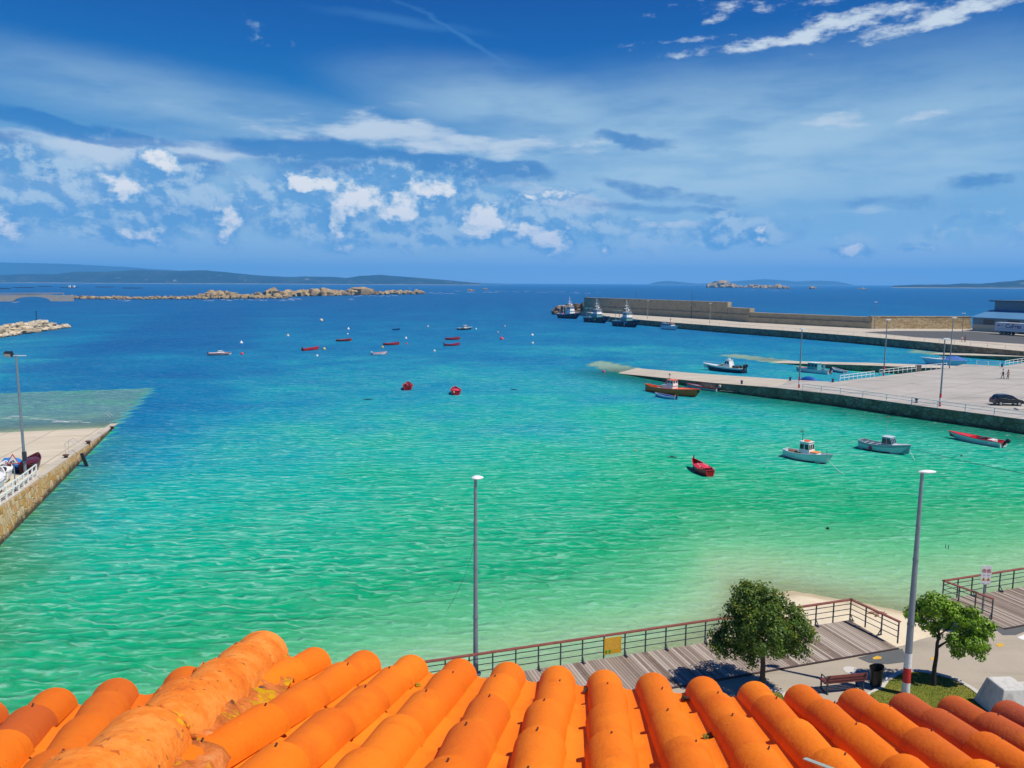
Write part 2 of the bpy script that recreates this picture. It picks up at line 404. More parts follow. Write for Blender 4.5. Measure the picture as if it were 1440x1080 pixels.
wR = wv(21, .60, 1.55, 8, 2, .5, .5)
wS = wv(33, .9, 2.5, -12, 1.5, .5, .4)
wM = wv(51, .26, .62, 9, 2, .5, .4)
def crest(q, k=11.0, pw=1.4): return t.math('POWER', t.math('MAXIMUM', t.math('SUBTRACT', 1, t.math('MULTIPLY', t.math('ABSOLUTE', t.math('SUBTRACT', q, .5)), k)), 0), pw)
calm = tint(t, 'calm'); slabk = tint(t, 'slab')
gust = t.rng(t.noise(t.mapping(pos, (5, 2, 0), (0, 0, R(10)), (.016, .04, 0)), 1, 4, .6), .3, .7, .8, 1.2)
def waves(lam, ang, dist, dsc, seed):
    nd = t.new('ShaderNodeTexWave', wave_type='BANDS', bands_direction='Y', wave_profile='SIN'); t.put(nd.inputs['Vector'], t.mapping(pos, (seed, seed*.6, 0), (0, 0, R(ang)), (.8, 1, 0)))
    nd.inputs['Scale'].default_value = .314/lam; nd.inputs['Distortion'].default_value = dist; nd.inputs['Detail'].default_value = 2.0; nd.inputs['Detail Scale'].default_value = dsc; nd.inputs['Detail Roughness'].default_value = .55
    return nd.outputs['Fac']
w1, w2, w3, w4 = waves(.85, 7, 9, 1.7, 0), waves(1.3, -9, 8, 1.2, 7), waves(3.2, 4, 6, .5, 3), waves(8.5, -3, 7, .3, 5)
gust = t.math('MULTIPLY', gust, t.rng(calm, 0, .8, 1, .35))
body = t.mix(t.math('MULTIPLY', t.rng(slabk, 0, .5, 0, .95, False), t.rng(t.noise(pos, .16, 5, .65), .30, .55, .70, 1.0)), body, t.mix(t.rng(slabk, .5, 1, 0, 1, False), (.07, .18, .225), (.22, .31, .27)))
body = t.mix(t.math('MULTIPLY', calm, .8), body, (.001, .085, .045))  # dark reflection of the quay wall, painted into the water colour
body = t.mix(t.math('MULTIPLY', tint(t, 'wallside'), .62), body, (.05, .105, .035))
pk = lambda q, e_: t.math('POWER', q, e_)
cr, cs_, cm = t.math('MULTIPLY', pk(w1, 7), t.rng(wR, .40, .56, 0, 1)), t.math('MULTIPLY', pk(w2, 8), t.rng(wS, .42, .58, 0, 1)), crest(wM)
h = t.math('ADD', t.math('MULTIPLY', wA, .40), t.math('ADD', t.math('MULTIPLY', wB, .8), t.math('MULTIPLY', wL, 1.0)))
hsoft = t.math('MULTIPLY', t.math('ADD', t.math('ADD', t.math('MULTIPLY', wv(0, .55, 1.1, 8, 1.5, .5, .3), .25), t.math('ADD', t.math('MULTIPLY', w1, .085), t.math('ADD', t.math('MULTIPLY', w2, .10), t.math('ADD', t.math('MULTIPLY', w3, .12), t.math('MULTIPLY', w4, .20))))), t.math('ADD', t.math('MULTIPLY', wB, .35), t.math('MULTIPLY', wL, .5))), gust)
h = t.math('ADD', h, t.math('ADD', t.math('ADD', t.math('MULTIPLY', cr, .05), t.math('ADD', t.math('MULTIPLY', w1, .07), t.math('ADD', t.math('MULTIPLY', w3, .10), t.math('MULTIPLY', w4, .18)))), t.math('ADD', t.math('MULTIPLY', cs_, .02), t.math('MULTIPLY', cm, .11))))
h = t.math('MULTIPLY', h, gust)
nb = t.bump(h, 3.2, 1.0)
# bright crest lines, painted into the body colour in place of sky glints
crest_light = t.math('ADD', t.math('MULTIPLY', cr, .85), t.math('ADD', t.math('MULTIPLY', cs_, .70), t.math('MULTIPLY', cm, .30)))
crest_light = t.math('MULTIPLY', crest_light, t.rng(dd, 2, 9, 1, .30))
crest_light = t.math('MULTIPLY', t.math('MULTIPLY', crest_light, t.rng(wB, .36, .60, .55, 1.0)), gust, None, True)
body = t.mix(t.math('MULTIPLY', crest_light, t.rng(dep, .3, 3.0, .28, .52)), body, t.mix(.75, body, (.45, .78, .66)))
df = t.new('ShaderNodeBsdfDiffuse'); t.l.new(body, df.inputs[0]); t.l.new(t.bump(t.math('ADD', hsoft, t.math('MULTIPLY', t.math('ADD', cr, t.math('MULTIPLY', cm, .6)), .030)), t.rng(dep, .2, 2, .35, .95), 1.0), df.inputs[2])
tr = t.new('ShaderNodeBsdfTransparent'); tr.inputs[0].default_value = (.80, .95, .86, 1)
al = t.math('SUBTRACT', 1, t.math('POWER', 2.718, t.math('MULTIPLY', dep, -4.5)))
under = t.new('ShaderNodeMixShader'); t.put(under.inputs[0], al); t.l.new(tr.outputs[0], under.inputs[1]); t.l.new(df.outputs[0], under.inputs[2])
gl = t.new('ShaderNodeBsdfGlossy'); gl.inputs['Roughness'].default_value = .12; t.l.new(nb, gl.inputs['Normal'])
fr = t.new('ShaderNodeFresnel'); fr.inputs[0].default_value = 1.33; t.l.new(nb, fr.inputs[1])
fac = t.math('MINIMUM', t.math('MULTIPLY', fr.outputs[0], .48), .30)
ms = t.new('ShaderNodeMixShader'); t.put(ms.inputs[0], fac); t.l.new(under.outputs[0], ms.inputs[1]); t.l.new(gl.outputs[0], ms.inputs[2])
t.l.new(ms.outputs[0], out.inputs[0])
xs = axis([(-28000, -4000, 6000), (-4000, -400, 600), (-400, -90, 10), (-90, -30, 1.2), (-30, 60, 1.5), (60, 130, 2.0), (130, 400, 15), (400, 4000, 600), (4000, 28000, 6000)])
ys = axis([(24, 30, 2), (30, 60, 1.), (60, 135, 1.4), (135, 215, 2.0), (215, 480, 8), (480, 2000, 80), (2000, 8000, 1000), (8000, 28000, 5000)])
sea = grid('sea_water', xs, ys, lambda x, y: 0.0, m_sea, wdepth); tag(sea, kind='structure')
def add_attr(o, name, fn):
    a = o.data.attributes.new(name, 'FLOAT', 'POINT'); a.data.foreach_set('value', np.array([[fn(x, y) for x in xs] for y in ys], dtype=np.float32).ravel())
def slab_kind(x, y):
    s = over_slab(x, y)
    return 0.0 if s is None or s > 0 else (.5 if x < 0 else 1.0)
def calm_reflect_f(x, y):
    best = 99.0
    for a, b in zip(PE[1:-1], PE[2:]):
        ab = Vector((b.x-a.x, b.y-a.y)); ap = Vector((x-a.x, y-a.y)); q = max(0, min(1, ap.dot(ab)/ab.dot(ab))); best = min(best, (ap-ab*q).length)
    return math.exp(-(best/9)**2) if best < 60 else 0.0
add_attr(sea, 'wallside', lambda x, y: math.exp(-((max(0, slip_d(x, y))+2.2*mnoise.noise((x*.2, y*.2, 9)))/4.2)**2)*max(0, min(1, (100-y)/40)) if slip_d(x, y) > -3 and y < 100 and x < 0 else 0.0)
add_attr(sea, 'slab', slab_kind); add_attr(sea, 'calm', calm_reflect_f)

# ------------------------------------------------------------------ sea bed and beach
m_sand, t, out = new_mat('sand')
pos = wpos(t); z = t.new('ShaderNodeSeparateXYZ'); t.l.new(pos, z.inputs[0])
n1 = t.noise(pos, .35, 6, .6); n2 = t.noise(pos, 5, 4, .65); n3 = t.noise(pos, .09, 5, .65)
cs = t.ramp(n1, [(.3, (.56,.46,.31)), (.5, (.66,.56,.39)), (.7, (.72,.62,.46))])
cs = t.mix(t.rng(n2, .55, .75, 0, .35), cs, (.36, .29, .19))
wet = t.rng(t.math('ADD', z.outputs[2], t.math('MULTIPLY', t.math('SUBTRACT', n1, .5), .35)), .05, .32, 1, 0)
cs = t.mix(t.math('MULTIPLY', wet, .55), cs, (.30, .235, .13))
weed = t.math('MULTIPLY', t.rng(n3, .58, .66, 0, .85), t.rng(z.outputs[2], -.3, -.05, 1, 0))
cs = t.mix(weed, cs, (.035, .075, .03))
prin(t, out, cs, .9, 0, .2, t.bump(n2, .04))
bx = axis([(-60, -10, 2.5), (-10, 34, .5), (34, 80, 3)])
tag(grid('beach', bx, axis([(26, 50, .5)]), lambda x, y: bed(x, y)+.03*mnoise.noise((x*1.3, y*1.3, 1)), m_sand), kind='structure')
tag(grid('seabed', axis([(-400, -90, 30), (-90, 150, 4), (150, 400, 30)]), axis([(50, 250, 5), (250, 900, 60)]), lambda x, y: bed(x, y), m_sand), kind='structure')

# ------------------------------------------------------------------ stone and concrete
def stone_mat(name, cols, scale, joint, wetz=None, weed=(.03,.035,.02), jw=.05, stretch=(1,1,1), band=.5, bmp=.06):
    m, t, out = new_mat(name); co = obj_co(t); pos = wpos(t)
    q = t.vmath('ADD', co, t.vmath('MULTIPLY', t.noise(co, 1.1, 3, .5, 0, 1), (.45, .45, .45)))
    q = t.mapping(q, scale=stretch)
    v = t.new('ShaderNodeTexVoronoi', feature='F1'); t.l.new(q, v.inputs[0]); v.inputs['Scale'].default_value = scale; v.inputs['Randomness'].default_value = .85
    e = t.new('ShaderNodeTexVoronoi', feature='DISTANCE_TO_EDGE'); t.l.new(q, e.inputs[0]); e.inputs['Scale'].default_value = scale; e.inputs['Randomness'].default_value = .85
    s = t.new('ShaderNodeSeparateColor'); t.l.new(v.outputs['Color'], s.inputs[0])
    n = len(cols); c = t.ramp(s.outputs[0], [(i/(n-1), k) for i, k in enumerate(cols)])
    g = t.noise(co, 6, 6, .65); c = t.mix(t.rng(g, .45, .75, 0, .5), c, tuple(k*.45 for k in cols[0]))
    c = t.mix(t.rng(e.outputs[0], 0, jw, 1, 0), c, joint)
    if wetz is not None:
        sp = t.new('ShaderNodeSeparateXYZ'); t.l.new(pos, sp.inputs[0])
        zz = t.math('ADD', sp.outputs[2], t.math('MULTIPLY', t.math('SUBTRACT', t.noise(pos, .7, 4), .5), 1.0))
        c = t.mix(t.rng(zz, wetz-band, wetz+band, .92, 0), c, weed)
    hgt = t.math('ADD', t.rng(e.outputs[0], 0, jw*2.5, 0, 1), t.math('MULTIPLY', g, .5))
    prin(t, out, c, .85, 0, .3, t.bump(hgt, bmp)); return m
def concrete_mat(name, col, streak=(.2, 1.2), ang=0, stain=(.22,.2,.17), amt=.5, scl=1.0, rough=.85, joint=0, jang=0):
    m, t, out = new_mat(name); pos = wpos(t)
    n1 = t.noise(t.mapping(pos, (0,0,0), (0,0,R(ang)), (streak[0]*scl, streak[1]*scl, 1)), 1, 6, .65, .3)
    n2 = t.noise(pos, .22*scl, 5, .6); n3 = t.noise(pos, 8, 4, .7)
    c = t.mix(t.rng(n1, .45, .75, 0, amt), col, stain)
    c = t.mix(t.rng(n2, .35, .7, 0, .35), c, tuple(min(1, k*1.25) for k in col))
    c = t.mix(t.rng(n3, .5, .8, 0, .3), c, stain)
    if joint:
        s = t.new('ShaderNodeSeparateXYZ'); t.l.new(t.mapping(pos, (0,0,0), (0,0,R(jang)), (1/joint, 1/joint, 1)), s.inputs[0])
        jl = t.math('MAXIMUM', *[t.math('LESS_THAN', t.math('FRACT', s.outputs[k]), .14/joint) for k in (0, 1)])
        c = t.mix(t.math('MULTIPLY', jl, .6), c, tuple(k*.45 for k in stain))
        c = t.mix(t.rng(t.noise(pos, .30, 5, .7), .60, .74, 0, .55), c, tuple(k*.55 for k in stain))
        v = t.new('ShaderNodeTexWhiteNoise', noise_dimensions='2D'); fl = t.vmath('FLOOR', t.mapping(pos, (0,0,0), (0,0,R(jang)), (1/joint, 1/joint, 0))); t.l.new(fl, v.inputs['Vector'])
        c = t.mix(t.math('MULTIPLY', v.outputs['Value'], .22), c, stain)
    prin(t, out, c, rough, 0, .3, t.bump(n3, .01)); return m
m_wallwarm = stone_mat('warm_granite', [(.56,.25,.05), (.62,.38,.15), (.68,.50,.28), (.60,.32,.08), (.70,.54,.34), (.62,.27,.09)], 1.9, (.34,.21,.09), .42, (.035,.03,.02), .035, (1,1,.8), .30, .04)
m_wallgrey = stone_mat('quay_granite', [(.18,.12,.065), (.30,.215,.12), (.36,.28,.175), (.24,.165,.085), (.40,.32,.22), (.30,.20,.09)], 1.15, (.10,.07,.04), .25, (.035,.03,.014), .028, (1,1,1.3), .40, .06)
m_wallsea = stone_mat('sea_wall_granite', [(.34,.25,.13), (.46,.35,.19), (.54,.42,.24), (.40,.28,.13), (.50,.40,.26)], .9, (.15,.12,.085), None, jw=.05, stretch=(1,1,1.5), bmp=.05)
m_wallcon = concrete_mat('breakwater_concrete', (.40,.33,.21), (.5, .5), 0, (.15,.125,.08), .8, 1.0)
m_slip = concrete_mat('slipway_concrete', (.56,.49,.38), (.05, .55), 8, (.40,.34,.24), .85, 1.0, .85, 5.0, -18)
m_quay = concrete_mat('quay_concrete', (.40,.375,.34), (.05, .42), 22, (.25,.235,.22), .95, 1.0, .85, 6.0, 52)
m_apron = concrete_mat('apron_concrete', (.48,.43,.35), (.06, .3), 0, (.34,.30,.24), .6, 1.0, .85, 5.0, 50)
m_asph = concrete_mat('asphalt', (.085,.088,.09), (.03, .1), 15, (.06,.06,.06), .5, 1.0, .9)
m_path = concrete_mat('worn_asphalt', (.37,.32,.25), (.06, .5), 25, (.23,.20,.15), .65, 1.3, .9)
def sheet(name, poly, mat, thick=.5, kind='structure'):
    o = MB().prism(poly, 0, None, 0).build(name, mat); return tag(o, kind=kind)
def slab(name, o_, i_, mat, zb=-6, kind='structure'):
    """sloping slab between two edges"""
    mb = MB(); n = len(o_)
    vs = [tuple(p) for p in o_]+[tuple(p) for p in i_]+[(p.x, p.y, zb) for p in o_]+[(p.x, p.y, zb) for p in i_]
    fs = []
    for k in range(n-1):
        fs += [(k, k+1, n+k+1, n+k), (2*n+k, 2*n+k+1, k+1, k), (3*n+k, n+k, n+k+1, 3*n+k+1)]
    fs += [(0, n, 3*n, 2*n), (n-1, 3*n-1, 4*n-1, 2*n-1)]
    mb.add(vs, fs); return tag(mb.build(name, mat), kind=kind)
def wall_strip(name, pts, zb, th, mat, inward, batter=0, cap=None, label=None, cat='wall', drop=.0, group=None):
    """stone facing along an edge: top follows pts, face stands proud of the slab behind"""
    mb = MB(); n = len(pts); vs = []
    for k, p in enumerate(pts):
        a = pts[max(k-1, 0)]; b = pts[min(k+1, n-1)]; d = Vector((b.x-a.x, b.y-a.y, 0)).normalized(); nn = Vector((-d.y, d.x, 0))
        if nn.dot(inward) > 0: nn = -nn           # outward
        z = p.z-drop
        vs += [p+nn*.05+Vector((0, 0, z-p.z)), Vector((p.x, p.y, zb))+nn*(.05+batter), Vector((p.x, p.y, z))-nn*th, Vector((p.x, p.y, zb))-nn*th]
    fs = []
    for k in range(n-1):
        a = 4*k; b = a+4
        fs += [(a, a+1, b+1, b), (a+2, b+2, b+3, a+3), (a, b, b+2, a+2), (a+1, a+3, b+3, b+1)]
    fs += [(0, 2, 3, 1), (4*n-4, 4*n-3, 4*n-1, 4*n-2)]
    mb.add(vs, fs); o = mb.build(name, mat); return tag(o, label, cat, group)
# ------------------------------------------------------------------ the tiled roof under the camera
AZ_M, AZ_L, AZ_H, SL = R(6.0), R(-21.0), R(-7.5), .335
H0 = CH-.593
m_tile, t, out = new_mat('clay_tile')
co = obj_co(t); tn = tint(t)
n1 = t.noise(co, 9, 6, .65); n2 = t.noise(co, 55, 3, .6); n3 = t.noise(co, 3.2, 5, .6); n4 = t.noise(co, 22, 5, .7)
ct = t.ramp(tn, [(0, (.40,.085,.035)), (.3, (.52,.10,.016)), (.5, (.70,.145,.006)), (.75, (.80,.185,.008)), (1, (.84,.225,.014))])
ct = t.mix(t.rng(n3, .45, .7, 0, .45), ct, (.84,.235,.012))
ct = t.mix(t.rng(n1, .52, .72, 0, .4), ct, (.62,.095,.002))
ct = t.mix(t.rng(n4, .66, .74, 0, .5), ct, (.86,.34,.07))
ct = t.mix(t.rng(n2, .70, .76, 0, .75), ct, (.16,.045,.02))
ct = t.mix(t.math('MULTIPLY', t.rng(t.noise(co, 4.5, 7, .72), .64, .70, 0, .8), t.rng(tn, .15, .5, 1, .35)), ct, (.22,.13,.02))
prin(t, out, ct, .72, 0, .12, t.bump(t.math('ADD', n2, t.math('MULTIPLY', n1, 1.5)), .0025))
m_hip, t, out = new_mat('old_hip_tile')
co = obj_co(t); n1 = t.noise(co, 7, 7, .7); n2 = t.noise(co, 40, 3, .6); n3 = t.noise(co, 16, 6, .7)
ch_ = t.ramp(n1, [(.3, (.62,.125,.008)), (.46, (.74,.19,.016)), (.60, (.80,.27,.045)), (.74, (.76,.225,.022))])
ch_ = t.mix(t.rng(n3, .60, .68, 0, .8), ch_, (.42,.12,.03))
ch_ = t.mix(t.rng(n3, .33, .27, 0, .5), ch_, (.80,.50,.25))
ch_ = t.mix(t.rng(t.noise(co, 5.5, 6, .7, 0.2), .64, .70, 0, .9), ch_, (.62,.36,.01))
ch_ = t.mix(t.rng(n2, .64, .72, 0, .8), ch_, (.16,.05,.02))
prin(t, out, ch_, .8, 0, .2, t.bump(n2, .006))
m_mortar, t, out = new_mat('pink_mortar')
co = obj_co(t); n1 = t.noise(co, 12, 7, .7); n2 = t.noise(co, 4.2, 6, .7)
cm_ = t.ramp(n1, [(.3, (.10,.05,.03)), (.42, (.46,.12,.025)), (.56, (.64,.18,.04)), (.72, (.70,.30,.11))])
cm_ = t.mix(t.rng(n2, .54, .60, 0, .95), cm_, (.60,.34,.005))
cm_ = t.mix(t.rng(n2, .42, .36, 0, .85), cm_, (.09,.075,.07))
prin(t, out, cm_, .95, 0, .1, t.bump(n1, .02))
m_nail = paint('rusty_nail', (.09,.03,.02), .7)
m_lichen = paint('yellow_lichen', (.50,.29,.005), .95, .5, 30, bump=.01)
m_moss = paint('brown_moss', (.17,.13,.012), .95, .5, 18, bump=.01)

def frame_for(azm):
    d = Vector((math.sin(azm), math.cos(azm), -SL)).normalized()
    s = Vector((math.cos(azm), -math.sin(azm), 0)); return d, s, s.cross(d)*1.0   # down-slope, sideways, normal
HIPH = H0+.03
hd = Vector((math.sin(AZ_H), math.cos(AZ_H), -SL*math.cos(AZ_M-AZ_H)))
hp = None
def barrel(mb, o, d, s, n, L, r0, r1, th, lift0, lift1, up=1, seg=12, arc=86, mi=0, t=.5, sag=1.0):
    """one curved tile: from o along d, radius r0 -> r1, arching up (cover) or down (pan)"""
    vs = []
    for (q, r, lf) in ((0, r0, lift0), (L*.5, (r0+r1)/2, (lift0+lift1)/2), (L, r1, lift1)):
        for off in (0, -th):
            for k in range(seg+1):
                a = R(-arc+2*arc*k/seg)
                rr = r+off
                vs.append(o+d*q+s*(rr*math.sin(a))+n*(up*(rr*math.cos(a)*sag-r*sag)+lf))
    W = seg+1; fs = []
    for ring in range(2):
        b0 = ring*2*W; b1 = b0+2*W
        for k in range(seg):
            fs.append((b0+k, b0+k+1, b1+k+1, b1+k)); fs.append((b0+W+k, b1+W+k, b1+W+k+1, b0+W+k+1))
        fs.append((b0, b1, b1+W, b0+W)); fs.append((b0+seg, b0+W+seg, b1+W+seg, b1+seg))
    for b in (0, 4*W):
        for k in range(seg): fs.append((b+k, b+W+k, b+W+k+1, b+k+1))
    mb.add(vs, fs, mi, t)
def hip_side(p):
    """signed distance from the hip line in plan, + on the right-hand slope"""
    q = Vector((p.x-HE.x, p.y-HE.y)); h = Vector((math.sin(AZ_H), math.cos(AZ_H)))
    return q.x*h.y-q.y*h.x
HE = atY(366, 892, 3.13)                     # outer end of the hip
dm, smv, nm = frame_for(AZ_M); smv = Vector((math.cos(R(3)), -math.sin(R(3)), -math.tan(R(2.8)))).normalized(); nm = smv.cross(dm).normalized(); dl, slv, nl = frame_for(AZ_L)
EXPO, SP = .385, .212
roof = empty('tiled_roof', (0, 0, 0), 0, 'weathered orange clay-tiled roof with a mortared hip, across the bottom of the picture', 'roof')
def plane_pt(azm, n, ref, u, v):
    pass
E0 = at(784, 936, H0-SL*3.16+SL*0)           # crown end of the eave row near the middle
# eave reference for the main slope: distance 3.15 m in front of the camera
E0 = atY(783, 937, 3.15)
def slope_rows(name, E, d, s, n, ks, side, tintf, seed):
    rnd = random.Random(seed); mb = MB()
    for k in ks:
        base = E+s*(SP*k+rnd.uniform(-.006, .006))
        yaw = rnd.uniform(-.012, .012)
        # cover tiles from the eave upwards
        for j in range(8):
            L = .45 if j else .40
            end = base-d*(EXPO*j-(.0 if j == 0 else 0.0)-(0))-d*(0.02 if j else 0)
            if j: end = base-d*(.30+EXPO*(j-1))
            end = end+s*rnd.uniform(-.005, .005)
            start = end-d*L
            mid = (start+end)/2
            if side*hip_side(mid) < .045: continue
            if mid.y < -.9: continue
            tt = tintf(k, j, rnd)
            dd_ = (d+s*yaw*0+s*rnd.uniform(-.012, .012)).normalized()
            barrel(mb, start, dd_, s, n, L, .064, .080, .013, -.022, .004+rnd.uniform(-.002, .003), 1, 12, 84, 0, tt)
            if rnd.random() < .85 and j:
                a = R(rnd.uniform(-14, 20)); q = end-d*rnd.uniform(.03, .06)+s*(.08*math.sin(a))+n*(.08*math.cos(a)-.08+.004)
                mb.tube(q-n*.004, q+n*.006+s*.004, .0030, .0026, 6, 1)
        # pan tiles, to the right of the row
        for j in range(9):
            end = base+s*SP/2-d*(EXPO*j)+n*(-.118)+d*.02
            L = .45; start = end-d*L; mid = (start+end)/2
            if side*hip_side(mid) < .05 or mid.y < -.9: continue
            barrel(mb, start, d, s, n, L, .098, .084, .016, -.004, .026, -1, 8, 66, 0, min(1, max(0, tintf(k, j+20, rnd)+.12)))
    return mb.build(name, [m_tile, m_nail], roof, True, 50)
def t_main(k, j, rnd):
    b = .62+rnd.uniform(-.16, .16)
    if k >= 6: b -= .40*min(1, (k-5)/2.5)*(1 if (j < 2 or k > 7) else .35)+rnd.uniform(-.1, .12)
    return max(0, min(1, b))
def t_left(k, j, rnd): return max(0, min(1, .50+rnd.uniform(-.12, .2)-(.08 if j < 2 else 0)))
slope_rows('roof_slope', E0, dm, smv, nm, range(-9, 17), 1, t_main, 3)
EL = atY(255, 938, 2.93)
# put the left eave row end on its own plane through the hip
def on_left(px, py):
    r_ = Vector(ray(px, py)); o = Vector((0, 0, CH)); hl = HE-Vector((0, 0, .045)); tt = (hl-o).dot(nl)/r_.dot(nl); return o+r_*tt
EL = on_left(255, 940)
slope_rows('roof_slope', EL, dl, slv, nl, range(-14, 3), -1, t_left, 9)
# boarding under the tiles, one sheet per slope
bd = MB()
for (E, d, s, n, k0, k1) in ((E0, dm, smv, nm, -9, 17),):
    a = E+s*(SP*k0)-n*.150; b = E+s*(SP*k1)-n*.150; up = -d*4.4
    bd.add([a-d*.03, b-d*.03, b+up, a+up], [(0, 1, 2, 3)], 0); 
m_dark = paint('roof_underlay', (.10,.045,.025), .9)
hl = HE-Vector((0, 0, .19)); hu = hl-hd.normalized()*4.6
b2 = E0+smv*(SP*17)-nm*.15
und = MB(); a0 = hl; pr = b2-dm*.03; und.add([hl, pr, pr-dm*4.4, hu], [(0, 1, 2, 3)], 0)
pl_ = EL-slv*(SP*14)-nl*.15; und.add([hl, hu, pl_-dl*4.4, pl_-dl*.03], [(0, 1, 2, 3)], 0)
und.build('underlay', m_dark, roof)
# hip cap tiles, largest at the outer end, bedded in mortar
hdn = hd.normalized(); hs_ = Vector((math.cos(AZ_H), -math.sin(AZ_H), 0)); hn = hs_.cross(hdn)
cap = MB(); rnd = random.Random(5)
for j in range(9):
    end = HE-hdn*(.36*j)+hs_*rnd.uniform(-.006, .006); L = .44
    barrel(cap, end-hdn*L, (hdn+hs_*rnd.uniform(-.015, .015)).normalized(), hs_, hn, L, .090, .116, .018, -.030, .016, 1, 14, 88, 0, rnd.random())
    if j:
        n_ = 26; pts = []
        for k in range(n_+1):
            a = R(-62+142*k/n_); rr = .112+rnd.uniform(-.004, .004); pts.append(end+hdn*(.004+rnd.uniform(-.008, .008))+hs_*(rr*math.sin(a))+hn*(rr*math.cos(a)-.100+rnd.uniform(-.004, .004)))
        cap.path(pts, [rnd.uniform(.002, .006) for _ in pts], 6, 1)
cap.build('hip_cap', [m_hip, m_mortar], roof, True, 50)
mo = MB(); N = 150; W = 13; vs = []
for i in range(N+1):
    q = i/N*3.4; c0 = HE-hdn*(q+.03)
    for k in range(W):
        u = -1+2*k/(W-1); wd = .165+(.035 if u > 0 else 0)+.04*mnoise.noise((q*5, 0, u*2))
        ht = -.066-(.09 if u < 0 else .07)*abs(u)**1.8+.030*mnoise.noise((q*9, u*3, 2))+.018*mnoise.noise((q*26, u*8, 5))
        vs.append(c0+hs_*(u*wd)+hn*ht)
mo.add(vs, [(i*W+k, i*W+k+1, (i+1)*W+k+1, (i+1)*W+k) for i in range(N) for k in range(W-1)])
mo.build('mortar_bed', m_mortar, roof, True, 80)
# lichen and moss tufts sitting in the valleys
li = MB(); rl = random.Random(8)
def tuft(P0, d, s, n, L, wd, cnt, mi):
    for _ in range(cnt):
        p = P0+d*rl.uniform(-L, L)+s*rl.uniform(-wd, wd); r = rl.uniform(.003, .009)
        li.ball(p+n*rl.uniform(-.004, .006), r, 6, 4, rl.uniform(.8, 1.8), rl.uniform(.8, 1.8), .55, mi)
for (px, py, z, L, wd, c_, mi) in ((392, 938, .0, .09, .035, 60, 0), (372, 946, 0, .06, .03, 40, 0), (357, 958, 0, .05, .02, 26, 0), (268, 1043, 0, .05, .03, 40, 0), (425, 971, 0, .012, .01, 8, 0), (588, 963, 0, .015, .01, 9, 0)):
    r_ = Vector(ray(px, py)); o = Vector((0, 0, CH)); tt = (E0-nm*.055-o).dot(nm)/r_.dot(nm); tuft(o+r_*tt, hdn, hs_, nm, L, wd, c_, mi)
for (px, py, L, wd, c_, off, mi) in ((1003, 1044, .10, .018, 60, .085, 1), (826, 970, .03, .012, 18, .07, 2), (962, 981, .03, .01, 14, .07, 2)):
    r_ = Vector(ray(px, py)); o = Vector((0, 0, CH)); tt = (E0-nm*off-o).dot(nm)/r_.dot(nm); tuft(o+r_*tt, dm, smv, nm, L, wd, c_, mi)
li.build('lichen', [m_lichen, m_moss, paint('dark_debris', (.035,.022,.012), .95, .4, 20)], roof)
# eaves board, gutter line and the house wall below
m_render = paint('cream_render', (.62,.56,.46), .85, .12, 1.5, dirt=(.38,.33,.27))
ev = MB(); lft = hl+Vector((-.05, -.12, -.07))
cor = [EL-slv*(SP*14), HE, E0+smv*(SP*17)]
wl = [Vector((p.x, p.y, 0)) for p in cor]; bk = Vector((0, -.55, 0))
poly = [(wl[0].x, wl[0].y-.45), (wl[1].x, wl[1].y-.45), (wl[2].x, wl[2].y-.45), (wl[2].x-.3, -9), (wl[0].x+1, -9)]
zt = min(p.z for p in cor)-.32
ev.prism(poly, 0.5, zt); ev.build('house_wall', m_render, roof)
fa = MB()
for a, b in ((cor[0], cor[1]), (cor[1], cor[2])):
    fa.bar(a+Vector((0, -.14, -.235)), b+Vector((0, -.14, -.235)), .05, .12)
fa.build('fascia_board', paint('brown_fascia', (.14,.07,.04), .7), roof)
# pale metal strap lying on the tiles near the bottom edge
r_ = Vector(ray(1150, 1073)); o = Vector((0, 0, CH)); tt = (E0+nm*.018-o).dot(nm)/r_.dot(nm); p0 = o+r_*tt
hk = MB(); hk.bar(p0-dm*.10+smv*.055, p0+dm*.035-smv*.025, .014, .003)
tag(hk.build('metal_strap', paint('galvanised_green', (.42,.50,.42), .45, .15, 6, metal=.2)), 'short pale green metal strap lying on the orange roof tiles at the lower right', 'strap')
